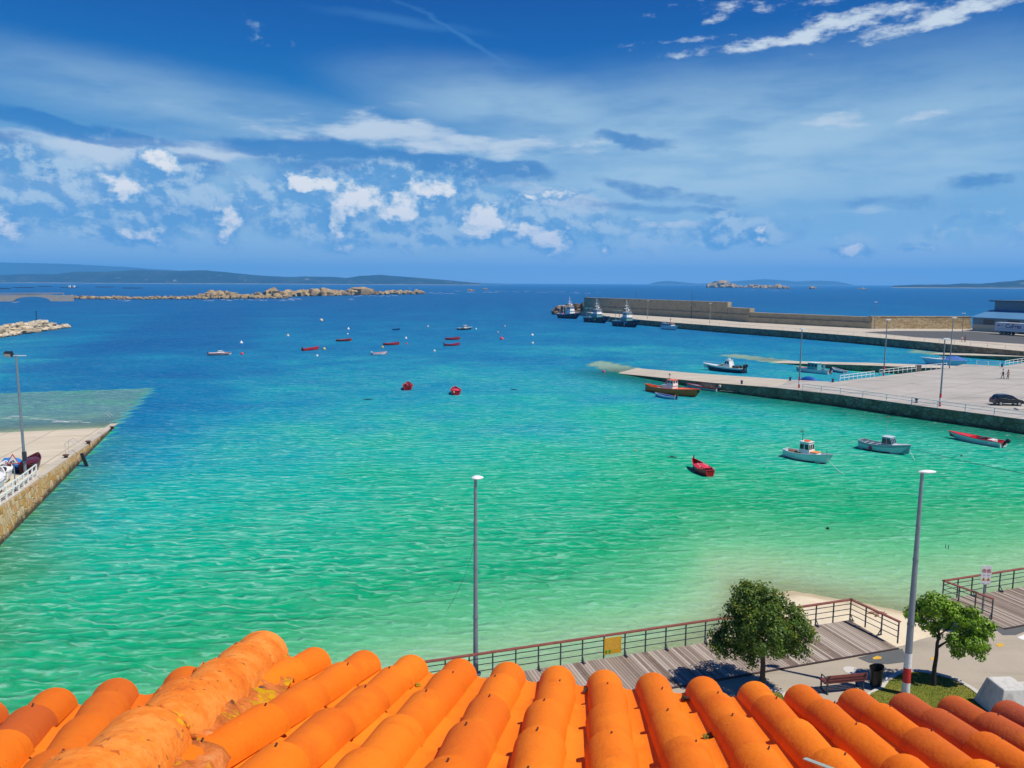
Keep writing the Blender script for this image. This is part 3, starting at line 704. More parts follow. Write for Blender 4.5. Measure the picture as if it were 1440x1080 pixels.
# ------------------------------------------------------------------ hills, islets, reef
m_hill, t, out = new_mat('wooded_hill')
pos = wpos(t); n1 = t.noise(pos, .004, 8, .65); n2 = t.noise(t.mapping(pos, (0,0,0), (0,0,0), (1,1,.3)), .012, 4, .7)
chl = t.ramp(n1, [(.35, (.006,.022,.032)), (.5, (.012,.034,.044)), (.62, (.03,.05,.05))])
sp = t.new('ShaderNodeSeparateXYZ'); t.l.new(pos, sp.inputs[0])
houses = t.math('MULTIPLY', t.rng(n2, .60, .68, 0, .8), t.rng(sp.outputs[2], 25, 95, 1, 0))
chl = t.mix(houses, chl, (.30,.28,.26))
chl = t.mix(t.rng(t.math('ADD', sp.outputs[2], t.math('MULTIPLY', n2, 9)), 5, 10, .6, 0), chl, (.45,.40,.32))
prin(t, out, chl, .95, 0, .1)
def ridge(name, prof, Y, thick, mat, step=8, rough=.10, k=1):
    """a range of hills: skyline from the photograph, given its own depth and slopes"""
    pts = []
    x0, x1 = prof[0][0], prof[-1][0]; n = int((x1-x0)/step)
    xs_ = [p[0] for p in prof]; ys_ = [p[1] for p in prof]
    M = 9; vs = []
    for i in range(n+1):
        px = x0+(x1-x0)*i/n; py = float(np.interp(px, xs_, ys_)); top = atY(px, py, Y); hh = max(2., top.z)
        for j in range(M):
            q = j/(M-1)*2-1
            pr = (math.cos(q*math.pi)+1)/2
            nz = mnoise.fractal((px*.035*k, q*3, Y*.001), 1, 2, 5)
            vs.append((top.x*(1+q*thick/Y), Y+q*thick+nz*thick*.1, -2+(hh+2)*pr*(1+rough*nz*(1 if abs(q) > .1 else .25))))
    fs = [(i*M+j, (i+1)*M+j, (i+1)*M+j+1, i*M+j+1) for i in range(n) for j in range(M-1)]
    mb = MB().add(vs, fs); return tag(mb.build(name, mat, smooth=True, ang=180), kind='structure')
ridge('hills', [(-260,392),(-160,384),(-60,388),(0,387),(40,385),(75,386),(105,382),(150,382),(195,379.5),(240,381),(290,380),(320,383),(360,387),(400,390),(430,388.5),(470,389.5),(488,391),(505,388),(535,386.5),(560,388.5),(600,391.5),(640,395),(676,398.5)], 7000, 700, m_hill, 5)
ridge('far_hills', [(-300,372),(-120,366),(0,369),(90,371),(170,375),(230,379),(300,385),(400,389),(520,393),(640,396.5),(720,399)], 14000, 1500, m_hill, 8)
ridge('far_islands', [(912,399.5),(925,396),(940,394.8),(960,397),(985,399),(1000,398),(1040,395),(1075,392.5),(1100,394),(1120,396),(1150,394.5),(1175,395.5),(1200,400.5)], 15000, 900, m_hill, 6)
ridge('headland', [(1255,402),(1290,400.3),(1330,400),(1352,398.5),(1380,399),(1400,397),(1425,395),(1440,393),(1500,388),(1640,380),(1900,386)], 5200, 500, m_hill, 6)

m_rock, t, out = new_mat('golden_granite_rock')
pos = wpos(t); n1 = t.noise(pos, .16, 8, .7); n2 = t.noise(pos, .9, 5, .7)
cr_ = t.ramp(n1, [(.32, (.16,.12,.075)), (.46, (.30,.215,.11)), (.58, (.42,.31,.17)), (.72, (.50,.41,.28))])
cr_ = t.mix(t.rng(n2, .5, .75, 0, .6), cr_, (.13,.10,.07))
sp = t.new('ShaderNodeSeparateXYZ'); t.l.new(pos, sp.inputs[0])
cr_ = t.mix(t.rng(t.math('ADD', sp.outputs[2], t.math('MULTIPLY', n2, 1.0)), .6, 1.6, .9, 0), cr_, (.045,.04,.028))
prin(t, out, cr_, .9, 0, .2, t.bump(n2, .25))
m_rock_pale, t, out = new_mat('pale_boulder')
co = obj_co(t); n1 = t.noise(co, 1.1, 7, .7); n2 = t.noise(co, 6, 5, .7); oi = t.new('ShaderNodeObjectInfo').outputs['Random']
cr_ = t.ramp(t.math('ADD', t.math('MULTIPLY', n1, .6), t.math('MULTIPLY', oi, .4)), [(.3, (.33,.27,.19)), (.45, (.45,.38,.27)), (.6, (.56,.49,.38)), (.75, (.48,.37,.22))])
cr_ = t.mix(t.rng(n2, .5, .75, 0, .5), cr_, (.22,.18,.12))
sp = t.new('ShaderNodeSeparateXYZ'); t.l.new(wpos(t), sp.inputs[0])
cr_ = t.mix(t.rng(sp.outputs[2], .1, .7, .85, 0), cr_, (.05,.045,.03))
prin(t, out, cr_, .9, 0, .2, t.bump(n2, .05))
def rock_pts(mb, c, r, rnd, sq=(1, 1, .8), nu=9, nv=6, mi=0):
    """one angular boulder"""
    sd_ = Vector((rnd.uniform(0, 99), rnd.uniform(0, 99), rnd.uniform(0, 99))); rz = Matrix.Rotation(rnd.uniform(0, 6.3), 3, 'Z') @ Matrix.Rotation(rnd.uniform(-.5, .5), 3, 'X')
    c = Vector(c); vs = []
    for i in range(nv+1):
        a = math.pi*i/nv
        for k in range(nu):
            q = 2*math.pi*k/nu; d = Vector((math.sin(a)*math.cos(q), math.sin(a)*math.sin(q), -math.cos(a)))
            f = 1/max(abs(d.x), abs(d.y), abs(d.z))**.5
            rr = r*f*(.80+.42*mnoise.noise(d*1.3+sd_)+.18*mnoise.noise(d*3.1+sd_))
            p = rz @ Vector((d.x*rr*sq[0], d.y*rr*sq[1], d.z*rr*sq[2])); vs.append(c+p)
    fs = [(i*nu+k, i*nu+(k+1) % nu, (i+1)*nu+(k+1) % nu, (i+1)*nu+k) for i in range(nv) for k in range(nu)]
    mb.add(vs, fs, mi)
def reef(name, pl, seed, sz=1.0, nper=5, mat=None):
    """bedrock reef: pl = (px, py waterline, height px)"""
    rnd = random.Random(seed); mb = MB()
    for (a, b) in zip(pl[:-1], pl[1:]):
        L = abs(b[0]-a[0]); n = max(2, int(L/nper))
        for k in range(n):
            for _ in range(3):
                q = (k+rnd.random())/n; px = a[0]+(b[0]-a[0])*q; py = a[1]+(b[1]-a[1])*q-rnd.random()*1.2; hp = a[2]+(b[2]-a[2])*q
                g = at(px, py, 0); h = hp*g.y/F*(.45+.75*rnd.random()**1.5)
                r = max(.9*sz, h*.62*rnd.uniform(.8, 1.3))
                rock_pts(mb, (g.x+rnd.uniform(-2, 2), g.y+rnd.uniform(-3, 12), h*.28), r, rnd, (rnd.uniform(1.1, 2.0), rnd.uniform(.9, 1.5), max(.35, h*.75/r)), 8, 6)
    return tag(mb.build(name, mat or m_rock, smooth=True, ang=38), kind='structure')
reef('rocky_reef', [(84,420.5,4),(130,421,3.6),(200,421.5,4),(262,421,4),(300,421,4),(345,420.5,5),(400,420,5)], 4, .8, 4)
reef('rocky_reef', [(276,418.5,3),(292,418,8),(308,418,10),(325,418,6),(345,418,4),(365,418,8),(383,419,13),(398,419,9),(415,417,8),(440,416.5,10),(465,416,8),(490,415.5,7),(503,415,12),(510,415,11),(520,415,6),(545,414.5,5),(570,414,5),(585,414,6),(597,413.5,2)], 6, 1.0, 4)
reef('rock_skerries', [(655,409.5,1.2),(664,409.5,2.5),(668,409.3,1.0)], 3, .6, 3)
reef('rock_skerries', [(680,407.5,2),(684,407.5,2.2)], 8, .6, 3)
reef('rocky_islet', [(995,404.5,3),(1003,405,9),(1012,405,11),(1022,405,7),(1040,405.5,3),(1060,405.5,4.5),(1085,406,5),(1095,406,6),(1106,406.5,4),(1114,406.8,1)], 12, 1, 4)
reef('rock_skerries', [(1136,406.5,1.5),(1143,406.5,4),(1150,406.6,1.6)], 15, 1, 3)
reef('rock_skerries', [(1205,407,1),(1214,407.2,2.5),(1222,407.3,1)], 16, 1, 3)
m_foam = paint('sea_foam', (.78,.80,.80), .8, .15, .3)
fm = MB(); rf = random.Random(2)
for (px0, px1, py, n) in ((345,415,421.5,14),(398,425,420.3,6),(500,560,415.8,14),(285,345,421.8,10),(585,640,412.5,16),(640,745,410.3,26),(150,180,422.3,6),(1050,1120,408,8),(1230,1440,404,6),(755,860,411.5,14),(15,40,424.8,3),(490,500,421.5,2)):
    for _ in range(n):
        px = rf.uniform(px0, px1); g = at(px, py+rf.uniform(-1.2, 1.2), .03); L = rf.uniform(1.5, 5)*g.y/900; W_ = rf.uniform(.6, 2.0)*g.y/500; pts = []
        for k in range(9):
            a = 2*math.pi*k/9; rr = rf.uniform(.55, 1.1); pts.append((g.x+L*math.cos(a)*rr, g.y+W_*math.sin(a)*rr))
        fm.prism(pts, .02, .05+rf.random()*.02)
# broken surf where the sea runs up the slipway
for k in range(16):
    q = rf.random()
    g = at(6+q*128, 586.5+q*8.5+rf.uniform(-2.4, 2.4), .03); pts = []; L = rf.uniform(.3, 1.3); W_ = rf.uniform(.04, .12)
    for j in range(9):
        a = 2*math.pi*j/9; rr = rf.uniform(.5, 1.1); pts.append((g.x+L*math.cos(a)*rr, g.y+W_*math.sin(a)*rr))
    fm.prism(pts, .02, .05+rf.random()*.02)
tag(fm.build('surf_foam', m_foam), kind='stuff')

m_rock_brown = paint('brown_boulder', (.17,.115,.07), .9, .45, 1.4, bump=.1)
# rubble breakwater on the left: one boulder after another
rb = random.Random(21); protos = []
for k in range(8):
    mb = MB(); rock_pts(mb, (0, 0, 0), 1.0, rb, (1.25, .95, .75), 9, 7); o = mb.build('boulder', m_rock_pale, smooth=True, ang=30); protos.append(o.data); bpy.data.objects.remove(o)
tipR, zeroR = at(93, 461, 0), at(0, 474.5, 0); dR = (zeroR-tipR); dR.z = 0; LR = dR.length; dR.normalize(); nR = Vector((-dR.y, dR.x, 0)); nR = nR if nR.x < 0 else -nR
protos_b = []
for d_ in protos:
    d2 = d_.copy(); d2.materials.clear(); d2.materials.append(m_rock_brown); protos_b.append(d2)
def put_boulder(p, r, src=None):
    o = bpy.data.objects.new('boulder', rb.choice(src or protos)); COL.objects.link(o); o.location = p; o.scale = (r*rb.uniform(.9, 1.35), r*rb.uniform(.85, 1.2), r*rb.uniform(.75, 1.05)); o.rotation_euler = (rb.uniform(-.4, .4), rb.uniform(-.4, .4), rb.uniform(0, 6.28))
    return o
NB = 0
for s_ in np.arange(0, LR+14, 3.0):
    fade = min(1, .35+s_/14)
    for row, (off, zz) in enumerate(((0, .25), (2.0, 1.35), (4.2, 2.3*fade+.2))):
        if row == 2 and s_ < 3: continue
        p = tipR+dR*(s_+rb.uniform(-.8, .8))+nR*(off+rb.uniform(-.5, .5)); p.z = zz*fade+rb.uniform(-.2, .3)
        tag(put_boulder(p, rb.uniform(1.25, 1.85)), 'pale granite boulder in the seaward-running rubble breakwater on the left', 'boulder', 'boulders heaped in the rubble breakwater'); NB += 1
ctop = [tipR+dR*5+nR*4.5, tipR+dR*(LR+20)+nR*4.5, tipR+dR*(LR+20)+nR*10.5, tipR+dR*6+nR*9]
tag(MB().prism([(p.x, p.y) for p in ctop], -3, 2.6).build('breakwater_path', m_apron), kind='structure')
pm = tipR+dR*13+nR*5.2
o = MB(); o.tube((0, 0, 0), (0, 0, 4.2), .16, .13); o.box((0, 0, 4.3), (.4, .4, .2)); o = o.build('beacon_post', paint('dark_green_paint', (.01, .05, .03), .5)); o.location = (pm.x, pm.y, 2.55)
tag(o, 'thin dark marker post standing on the end of the rubble breakwater', 'post')
# boulders round the head of the long pier
hp0 = at(780, 443, 0)
for k in range(26):
    q = rb.random(); lev = rb.random()
    p = atY(784+q*42, 441-lev*(9+4*q), 455+rb.uniform(-5, 14)); p.z = max(.2, min(5.5, p.z))
    tag(put_boulder(p, rb.uniform(1.8, 3.2), protos_b), 'brown boulder of the rock heap around the head of the long pier', 'boulder', 'boulders around the pier head')
for k in range(18):
    p = atY(780+rb.random()*44, 444, 452+rb.uniform(-3, 16)); p.z = rb.uniform(0, .8)
    tag(put_boulder(p, rb.uniform(1.8, 2.8), protos_b), 'brown boulder of the rock heap around the head of the long pier', 'boulder', 'boulders around the pier head')

# ------------------------------------------------------------------ left slipway
s0, s1 = -38., 75.
def slip_pt(s, q): return Vector((WA.x, WA.y, s*.05))+wdir*s-wnrm*q
cs = []
top = [slip_pt(s0, 0), slip_pt(0, 0), slip_pt(s1, 0)]; topi = [slip_pt(s0, 60), slip_pt(0, 60), slip_pt(s1, 60)]
slab('slipway', top, topi, m_slip, -7)
wall_strip('retaining_wall', [slip_pt(s, 0)+Vector((0, 0, .06)) for s in (-6, 0, 12, 24, 36, 48, 60, 75)], -5, .75, m_wallwarm, -wnrm, .9, None, 'ochre and cream granite retaining wall sloping into the water along the left slipway', 'wall')
cop = MB()
for a in range(-1, 24):
    p, q = slip_pt(a*3+.02, .42), slip_pt(a*3+2.98, .42); cop.bar(p+Vector((0, 0, .10)), q+Vector((0, 0, .10)), .86, .12)
tag(cop.build('kerb_stones', m_apron), kind='structure')

# ------------------------------------------------------------------ harbour quay, finger ramps, long pier on the right
dE = (PE[-1]-PE[3]); dE.z = 0; dE.normalize(); nE = Vector((-dE.y, dE.x, 0)); nE = nE if nE.y > 0 else -nE
slab('finger_ramp', f1o, f1i, m_apron, -7)
slab('finger_ramp', f2o, f2i, m_apron, -7)
slab('finger_ramp', f3o, f3i, m_apron, -7)
PX = PE[-1]+dE*45
inA, inB, inC, inD = at(1172, 537, Q), at(1334, 517.5, Q), at(1355, 512, Q), at(1410, 515, Q)
plaza = [PE[3], PE[4], PE[5], PE[6], PX, PX+Vector((90, 30, 0)), at(1520, 507, Q), at(1440, 509.5, Q), inD, inC, inB, inA, f1i[3]]
MBq = MB().prism([(p.x, p.y) for p in plaza], -7, Q+.004); tag(MBq.build('quay', m_quay), kind='structure')
wall_strip('quay_wall', [PE[1]-dE*2+Vector((0, 0, -.3)), PE[1], PE[2], PE[3], PE[4], PE[5], PE[6], PX], -6, .6, m_wallgrey, nE, .12, None, 'dark weathered granite quay wall below the car park on the right', 'wall', .03)
wall_strip('quay_wall', [inA, inB], -6, .4, m_wallgrey, (inD-inA).cross(Vector((0, 0, 1)))*1.0 if False else Vector((.3, -1, 0)), .05, None, 'dark inner quay wall under the white fence, beside the small basin', 'wall', .03)
wall_strip('quay_wall', [f2o[0]+Vector((0, 0, -.02)), f2o[1], f2o[2], f2o[3]], -6, .5, m_wallgrey, f2i[1]-f2o[1], .05, None, 'low dark stone side wall of the middle finger ramp', 'wall', .02)
wall_strip('quay_wall', [f3o[0]+Vector((0, 0, -.02)), f3o[1], f3o[2], f3o[3]], -6, .5, m_wallgrey, f3i[1]-f3o[1], .05, None, 'low dark stone side wall of the farthest finger ramp', 'wall', .02)
QB = 2.4
BE = [at(858, 445.5, QB), at(905, 450, QB), at(960, 454.5, QB), at(1040, 460.5, QB), at(1100, 464.5, QB), at(1200, 472, QB), at(1300, 480.5, QB), at(1440, 494, QB), at(1600, 511, QB)]
SW = [at(820, 438, QB), at(1021, 450.5, QB), at(1052, 453.3, QB), at(1225, 462.3, QB), at(1366, 462.5, QB)]
pier = BE+[BE[-1]+Vector((120, 30, 0)), Vector((260, 300, QB)), SW[4]+Vector((2, 4, 0)), SW[3]+Vector((1, 4, 0)), SW[1]+Vector((2, 4, 0)), SW[0]+Vector((0, 6, 0)), at(833, 440.5, QB)]
tag(MB().prism([(p.x, p.y) for p in pier], -8, QB).build('pier', m_apron), kind='structure')
road = [at(1212, 467, QB), at(1262, 465.2, QB), at(1366, 466, QB), at(1440, 471.5, QB), at(1560, 480, QB), at(1560, 496, QB), at(1440, 484, QB), at(1288, 474, QB)]
tag(MB().prism([(p.x, p.y) for p in road], QB-.3, QB+.012).build('asphalt_road', m_asph), kind='structure')
wall_strip('pier_wall', BE, -7, .5, m_wallgrey, Vector((1, .3, 0)), .1, None, 'long dark stone pier wall rising from the water below the pale pier walkway', 'wall', .02)
# sea wall: two lifts with a ledge, higher at the outer end
def seawall(name, pts, h, label, ledge=None, mat=m_wallcon, thick=2.2):
    mb = MB()
    for a, b in zip(pts[:-1], pts[1:]):
        d = (b-a); d.z = 0; d.normalize(); n = Vector((-d.y, d.x, 0)); n = n if n.y > 0 else -n
        def pr(off0, off1, z0, z1):
            q = [a+n*off0, b+n*off0, b+n*off1, a+n*off1]; mb.prism([(p.x, p.y) for p in q], z0, z1)
        pr(0, thick+.6, QB-.4, QB+(ledge or h))
        if ledge: pr(.55, thick+.6, QB+ledge, QB+h)
        pr(.45 if ledge else -.08, thick+.7, QB+h, QB+h+.22)
    return tag(mb.build(name, mat), label, 'wall')
seawall('sea_wall', [SW[0], SW[1]], 7.8, 'tall weathered concrete sea wall along the outer half of the long pier', 3.0)
seawall('sea_wall', [SW[1]+Vector((.1, 0, 0)), SW[2]], 5.6, 'short stepped section of concrete sea wall between the tall and the low sections', 3.0)
seawall('sea_wall', [SW[2]+Vector((.1, 0, 0)), SW[3]], 4.0, 'long low grey-brown sea wall section behind the pier walkway', 2.2)
seawall('sea_wall', [SW[3]+Vector((.1, 0, 0)), SW[4]], 4.3, 'sunlit golden stone sea wall section beside the blue warehouse', 1.9, m_wallsea)

# ------------------------------------------------------------------ promenade, deck, planted beds
gL, gR = at(700, 983, Q), at(1269, 911, Q)
dk = (at(1195, 873, Q)-at(735, 945, Q)); dk.z = 0; dk.normalize(); dkn = Vector((-dk.y, dk.x, 0))
C1 = at(1195, 873, Q); C1r = at(1262, 906, Q)
depth_deck = 5.2
prom = [(-60, 6), (60, 6), (60, 44), (36, 40.2), (25.6, 36.2), (22.9, 34.9), (21.0, 35.0), (19.2, 34.2), (18.05, 33.55), (9, 30.6), (-60, 12)]
tag(MB().prism(prom, -1, Q).build('promenade', m_path), kind='structure')
m_deck, t, out = new_mat('grey_boards')
co = wpos(t); tn = tint(t); n1 = t.noise(co, 3, 5, .65); n2 = t.noise(co, 22, 4, .6)
cdk = t.ramp(tn, [(0, (.17,.125,.10)), (.4, (.27,.215,.175)), (.7, (.34,.28,.235)), (1, (.44,.38,.325))])
cdk = t.mix(t.rng(n1, .5, .75, 0, .5), cdk, (.33,.28,.19)); cdk = t.mix(t.rng(n2, .55, .75, 0, .5), cdk, (.13,.09,.07))
prin(t, out, cdk, .85, 0, .2)
def deck(name, corner, along, n_boards, length, pitch, seed, front):
    """boards laid square to the railing; corner is the outer corner under the rail"""
    rnd = random.Random(seed); mb = MB(); inn = -Vector((-along.y, along.x, 0)); inn = inn if inn.y < 0 else -inn
    for k in range(n_boards):
        c0 = corner+along*(pitch*(k+.5)); c = c0+inn*(length/2); 
        M = Matrix((inn, along, Vector((0, 0, 1)))).transposed()
        mb.box((c.x, c.y, Q+.02+rnd.uniform(-.003, .003)), (length+rnd.uniform(-.01, .01), pitch-.018, .05), mi=0, t=rnd.random(), M=M)
    a = corner+inn*.1; b = corner+along*(pitch*n_boards)+inn*.1; e = inn*(length-.2)
    mb.prism([(p.x, p.y) for p in (a, b, b+e, a+e)], Q-.25, Q-.03, 1)
    f0 = corner+inn*(length+.05); f1 = f0+along*(pitch*n_boards)
    mb.bar((f0.x, f0.y, Q+.015), (f1.x, f1.y, Q+.015), .07, .09, 1)
    return tag(mb.build(name, [m_deck, paint('deck_joist', (.05,.03,.03), .8)]), kind='structure')
deck('boardwalk', C1, -dk, 205, 3.05, .145, 3, None)
C2 = at(1325, 845, Q); dk2 = at(1440, 826, Q)-C2; dk2.z = 0; dk2.normalize()
deck('boardwalk', C2, dk2, 110, 3.5, .145, 4, None)
# low white wall of the beach under the boardwalk edge
# kerbed beds with grass
m_kerb = concrete_mat('kerb_concrete', (.50,.47,.42), (1, 1), 0, (.33,.3,.26), .5, 2)
m_soil, t, out = new_mat('lawn')
pos = wpos(t); n1 = t.noise(pos, .8, 6, .65); n2 = t.noise(pos, 9, 5, .7)
cg = t.ramp(n1, [(.3, (.09,.13,.018)), (.5, (.16,.17,.025)), (.68, (.26,.21,.06))]); cg = t.mix(t.rng(n2, .45, .75, 0, .6), cg, (.05,.085,.012))
prin(t, out, cg, .95, 0, .1, t.bump(n2, .05))
grass_mb = MB()
def bed_island(poly, seed):
    rnd = random.Random(seed); n = len(poly); P_ = [Vector((p[0], p[1], 0)) for p in poly]; c = sum(P_, Vector())/n
    inner = [p+(c-p).normalized()*.22 for p in P_]
    kb = MB(); vs = []
    for a, b in zip(P_, inner): vs += [(a.x, a.y, Q-.1), (a.x, a.y, Q+.11), (b.x, b.y, Q+.11), (b.x, b.y, Q-.1)]
    fs = []
    for k in range(n):
        a = 4*k; b = 4*((k+1) % n); fs += [(a, b, b+1, a+1), (a+1, b+1, b+2, a+2), (a+2, b+2, b+3, a+3)]
    kb.add(vs, fs); tag(kb.build('kerb', m_kerb), kind='structure')
    tag(MB().prism([(p.x, p.y) for p in inner], Q-.1, Q+.085).build('lawn_bed', m_soil), kind='structure')
    xs_ = [p.x for p in inner]; ys_ = [p.y for p in inner]; pl = [(p.x, p.y) for p in inner]
    area = (max(xs_)-min(xs_))*(max(ys_)-min(ys_))
    for _ in range(int(area*220)):
        x = rnd.uniform(min(xs_), max(xs_)); y = rnd.uniform(min(ys_), max(ys_))
        if not in_poly(x, y, pl): continue
        h_ = rnd.uniform(.03, .08); a = rnd.uniform(0, 6.28); dx, dy = .012*math.cos(a), .012*math.sin(a); lx, ly = rnd.uniform(-.03, .03), rnd.uniform(-.03, .03)
        grass_mb.add([(x-dx, y-dy, Q+.084), (x+dx, y+dy, Q+.084), (x+lx, y+ly, Q+.084+h_)], [(0, 1, 2)], 0, rnd.random())
A = lambda px, py: at(px, py, Q+.1)
isl2 = [A(1268,941), A(1290,941), A(1312,944.5), A(1345,953), A(1370,967), A(1392,984), A(1400,1010), A(1230,1010), A(1205,992), A(1218,975), A(1236,966), A(1242,955)]
bed_island([(p.x, p.y) for p in isl2], 5)
isl1 = [A(1050,969), A(1076,965), A(1104,973), A(1112,985), A(1100,1010), A(1040,1010), A(1040,985)]
bed_island([(p.x, p.y) for p in isl1], 6)
m_blade, t, out = new_mat('grass_blade')
cb = t.ramp(tint(t), [(0, (.05,.09,.012)), (.5, (.12,.15,.02)), (1, (.28,.24,.06))]); prin(t, out, cb, .8, 0, .2)
tag(grass_mb.build('grass', m_blade, fix=False), kind='stuff')
def mark(name, pts, mat, z=.006):
    ps = [at(x, y, Q+z) for x, y in pts]
    return tag(MB().prism([(p.x, p.y) for p in ps], Q-.05, Q+z).build(name, mat), kind='structure')
m_yel = paint('worn_yellow_paint', (.62,.36,.03), .8, .4, 6); m_wht = paint('worn_white_paint', (.66,.65,.62), .8, .3, 6)
m_patch = concrete_mat('dark_asphalt_patch', (.10,.105,.105), (.5, .5), 0, (.07,.07,.07), .5, 1.5, .9)
mark('asphalt_patch', [(1206,925),(1236,917),(1269,912),(1275,925),(1272,931),(1248,934),(1222,932)], m_patch, .008)
mark('asphalt_patch', [(1399,884),(1420,878),(1446,871),(1446,886),(1428,893),(1410,893)], m_patch, .008)
mark('yellow_mark', [(1227,925),(1234,922),(1240,924),(1239,926),(1233,927),(1228,927)], m_yel, .016)
mark('yellow_mark', [(1400,906),(1407,904),(1413,907),(1405,910)], m_yel, .012)
mark('yellow_mark', [(1308,926),(1315,923),(1317,925),(1310,928)], m_yel, .012)
mark('white_mark', [(1430,896),(1446,890),(1446,901),(1436,899)], m_wht, .012)
mark('white_mark', [(1378,968),(1388,962),(1440,958),(1446,962),(1392,970)], m_kerb, .03)
mh = at(1198, 943, Q)
o = MB(); o.lathe([(.36, -.02), (.36, .012), (.30, .016), (.0, .016)], 20); o = o.build('manhole_cover', m_kerb); o.location = (mh.x, mh.y, Q); tag(o, kind='structure')
# ------------------------------------------------------------------ promenade furniture
m_pole = paint('grey_blue_metal', (.22,.26,.31), .45, .12, 3, metal=.3, dirt=(.16,.17,.18))
m_white = paint('white_enamel', (.78,.79,.80), .4, .06, 3)
m_red = paint('signal_red', (.55,.02,.02), .5, .15, 4)
m_bandw = paint('chipped_white_band', (.72,.72,.72), .6, .12, 5, dirt=(.45,.42,.38))
m_iron = paint('dark_grey_iron', (.035,.04,.055), .45, .2, 6)
m_rail = paint('red_brown_handrail', (.22,.065,.045), .55, .3, 5, dirt=(.30,.16,.12))
m_whrail = paint('white_tube_rail', (.84,.83,.80), .5, .06, 3)
m_black = paint('black_plastic', (.012,.012,.014), .35, .2, 5)
m_blackrub = paint('black_rubber', (.014,.014,.015), .8, .3, 5)
def street_lamp(base, H, r0, r1, head, label, bands=False, collars=(.3, .55, .78, .93), group=None, hl=.55, hw=.26, ext=.12, side=1):
    e = empty('street_lamp', base, 0, label, 'street lamp', group)
    p = MB(); z0 = 0
    if bands: z0 = 1.86
    def rr(z): return r0+(r1-r0)*z/H
    p.tube((0, 0, z0), (0, 0, H), rr(z0), r1, 14); p.build('pole', m_pole, e, True)
    for q in collars: c = MB(); c.tube((0, 0, H*q-.04), (0, 0, H*q+.04), rr(H*q)+.016, None, 14); c.build('collar', m_pole, e, True)
    if bands:
        for k in range(3):
            b = MB(); b.tube((0, 0, k*.62), (0, 0, k*.62+.62), rr(k*.62)+.004, rr(k*.62+.62)+.004, 14); b.build('painted_band', m_red if k == 1 else m_bandw, e, True)
    bp = MB(); bp.tube((0, 0, 0), (0, 0, .05), r0*2.0, None, 14); bp.build('base_plate', m_pole, e, True)
    h = MB(); n = 16; vs = []; prof = [(0.02, .085), (.55, .075), (.9, .045), (1, .015), (.92, -.02), (.5, -.035), (.02, -.04)]
    for f_, z in prof:
        for k in range(n):
            a = 2*math.pi*k/n; x = math.cos(a); y = math.sin(a); tap = 1-.35*max(0, x)
            vs.append((side*(x*hl*.5*f_+ext), y*hw*.5*f_*tap, H+z+.03))
    fs = [(i*n+k, i*n+(k+1) % n, (i+1)*n+(k+1) % n, (i+1)*n+k) for i in range(len(prof)-1) for k in range(n)]
    h.add(vs, fs); h.build('lamp_head', m_white, e, True, 60)
    return e
bC = at(669, 948, Q); bR = at(1273, 979, Q)
def top_z(b, px, py): return atY(px, py, b.y).z
street_lamp((bC.x, bC.y, Q), top_z(bC, 674.5, 673)-Q, .115, .062, None, 'slim grey street lamp with a white disc head standing in front of the boardwalk railing', hl=.50, hw=.5, ext=.09)
street_lamp((bR.x, bR.y, Q), top_z(bR, 1297, 665)-Q, .155, .062, None, 'tall street lamp with red and white foot bands beside the small light green tree', True, (.33, .62), hl=.70, hw=.30, ext=.20)
# a loose cable hanging beside the slim lamp
cb = MB(); pts = []
for k in range(13):
    q = k/12; pts.append((bC.x-.06-1.15*q**2.2, bC.y+.05, Q+6.2-3.4*q+.25*math.sin(q*3.1)))
cb.path(pts, .007, 5); tag(cb.build('loose_cable', m_iron), 'thin loose cable hanging down beside the slim grey lamp pole', 'cable')

def railing(pts, label, ends=(1, 1), step=1.02, name='boardwalk_railing', brace=2, skip0=False):
    e = empty(name, pts[0], 0, label, 'railing')
    o0 = Vector(pts[0]); P_ = [Vector(p)-o0 for p in pts]
    hr = MB(); rails = [MB() for _ in range(3)]
    for i, (a, b) in enumerate(zip(P_[:-1], P_[1:])):
        d = (b-a).normalized(); u = Vector((0, 0, 1))
        hr.bar(a+u*1.06-d*(.05 if i else .0), b+u*1.06+d*.05, .15, .055)
        for r_, z in zip(rails, (.84, .58, .30)): r_.bar(a+u*z, b+u*z, .028, .028)
        L = (b-a).length; n = max(1, round(L/step))
        for k in range(n+1):
            if i and k == 0: continue
            p = a+(b-a)*(k/n); pm_ = MB(); pm_.bar(p, p+u*1.035, .05, .05) if False else pm_.box((p.x, p.y, .52), (.05, .05, 1.03), rz=math.atan2(d.y, d.x))
            if k % brace == 0:
                inn = Vector((d.y, -d.x, 0)); inn = inn if inn.y < 0 else -inn
                pm_.bar(p+inn*.24+u*.035, p+u*.34, .03, .04); pm_.box((p.x+inn.x*.12, p.y+inn.y*.12, .045), (.10, .30, .02), rz=math.atan2(d.y, d.x))
            pm_.build('post', m_iron, e)
    hr.build('handrail', m_rail, e)
    for r_ in rails: r_.build('rail', m_iron, e)
    return e
z = Q+.045
rl0 = C1-dk*22.5
V = lambda p: Vector((p.x, p.y, z))
railing([V(rl0), V(C1), V(at(1262, 906, Q))], 'long railing with red-brown handrail along the boardwalk behind the dark green tree')
railing([V(at(1394, 872, Q)), V(C2), V(C2+dk2*14)], 'railing with red-brown handrail around the second boardwalk, behind the small light green tree')

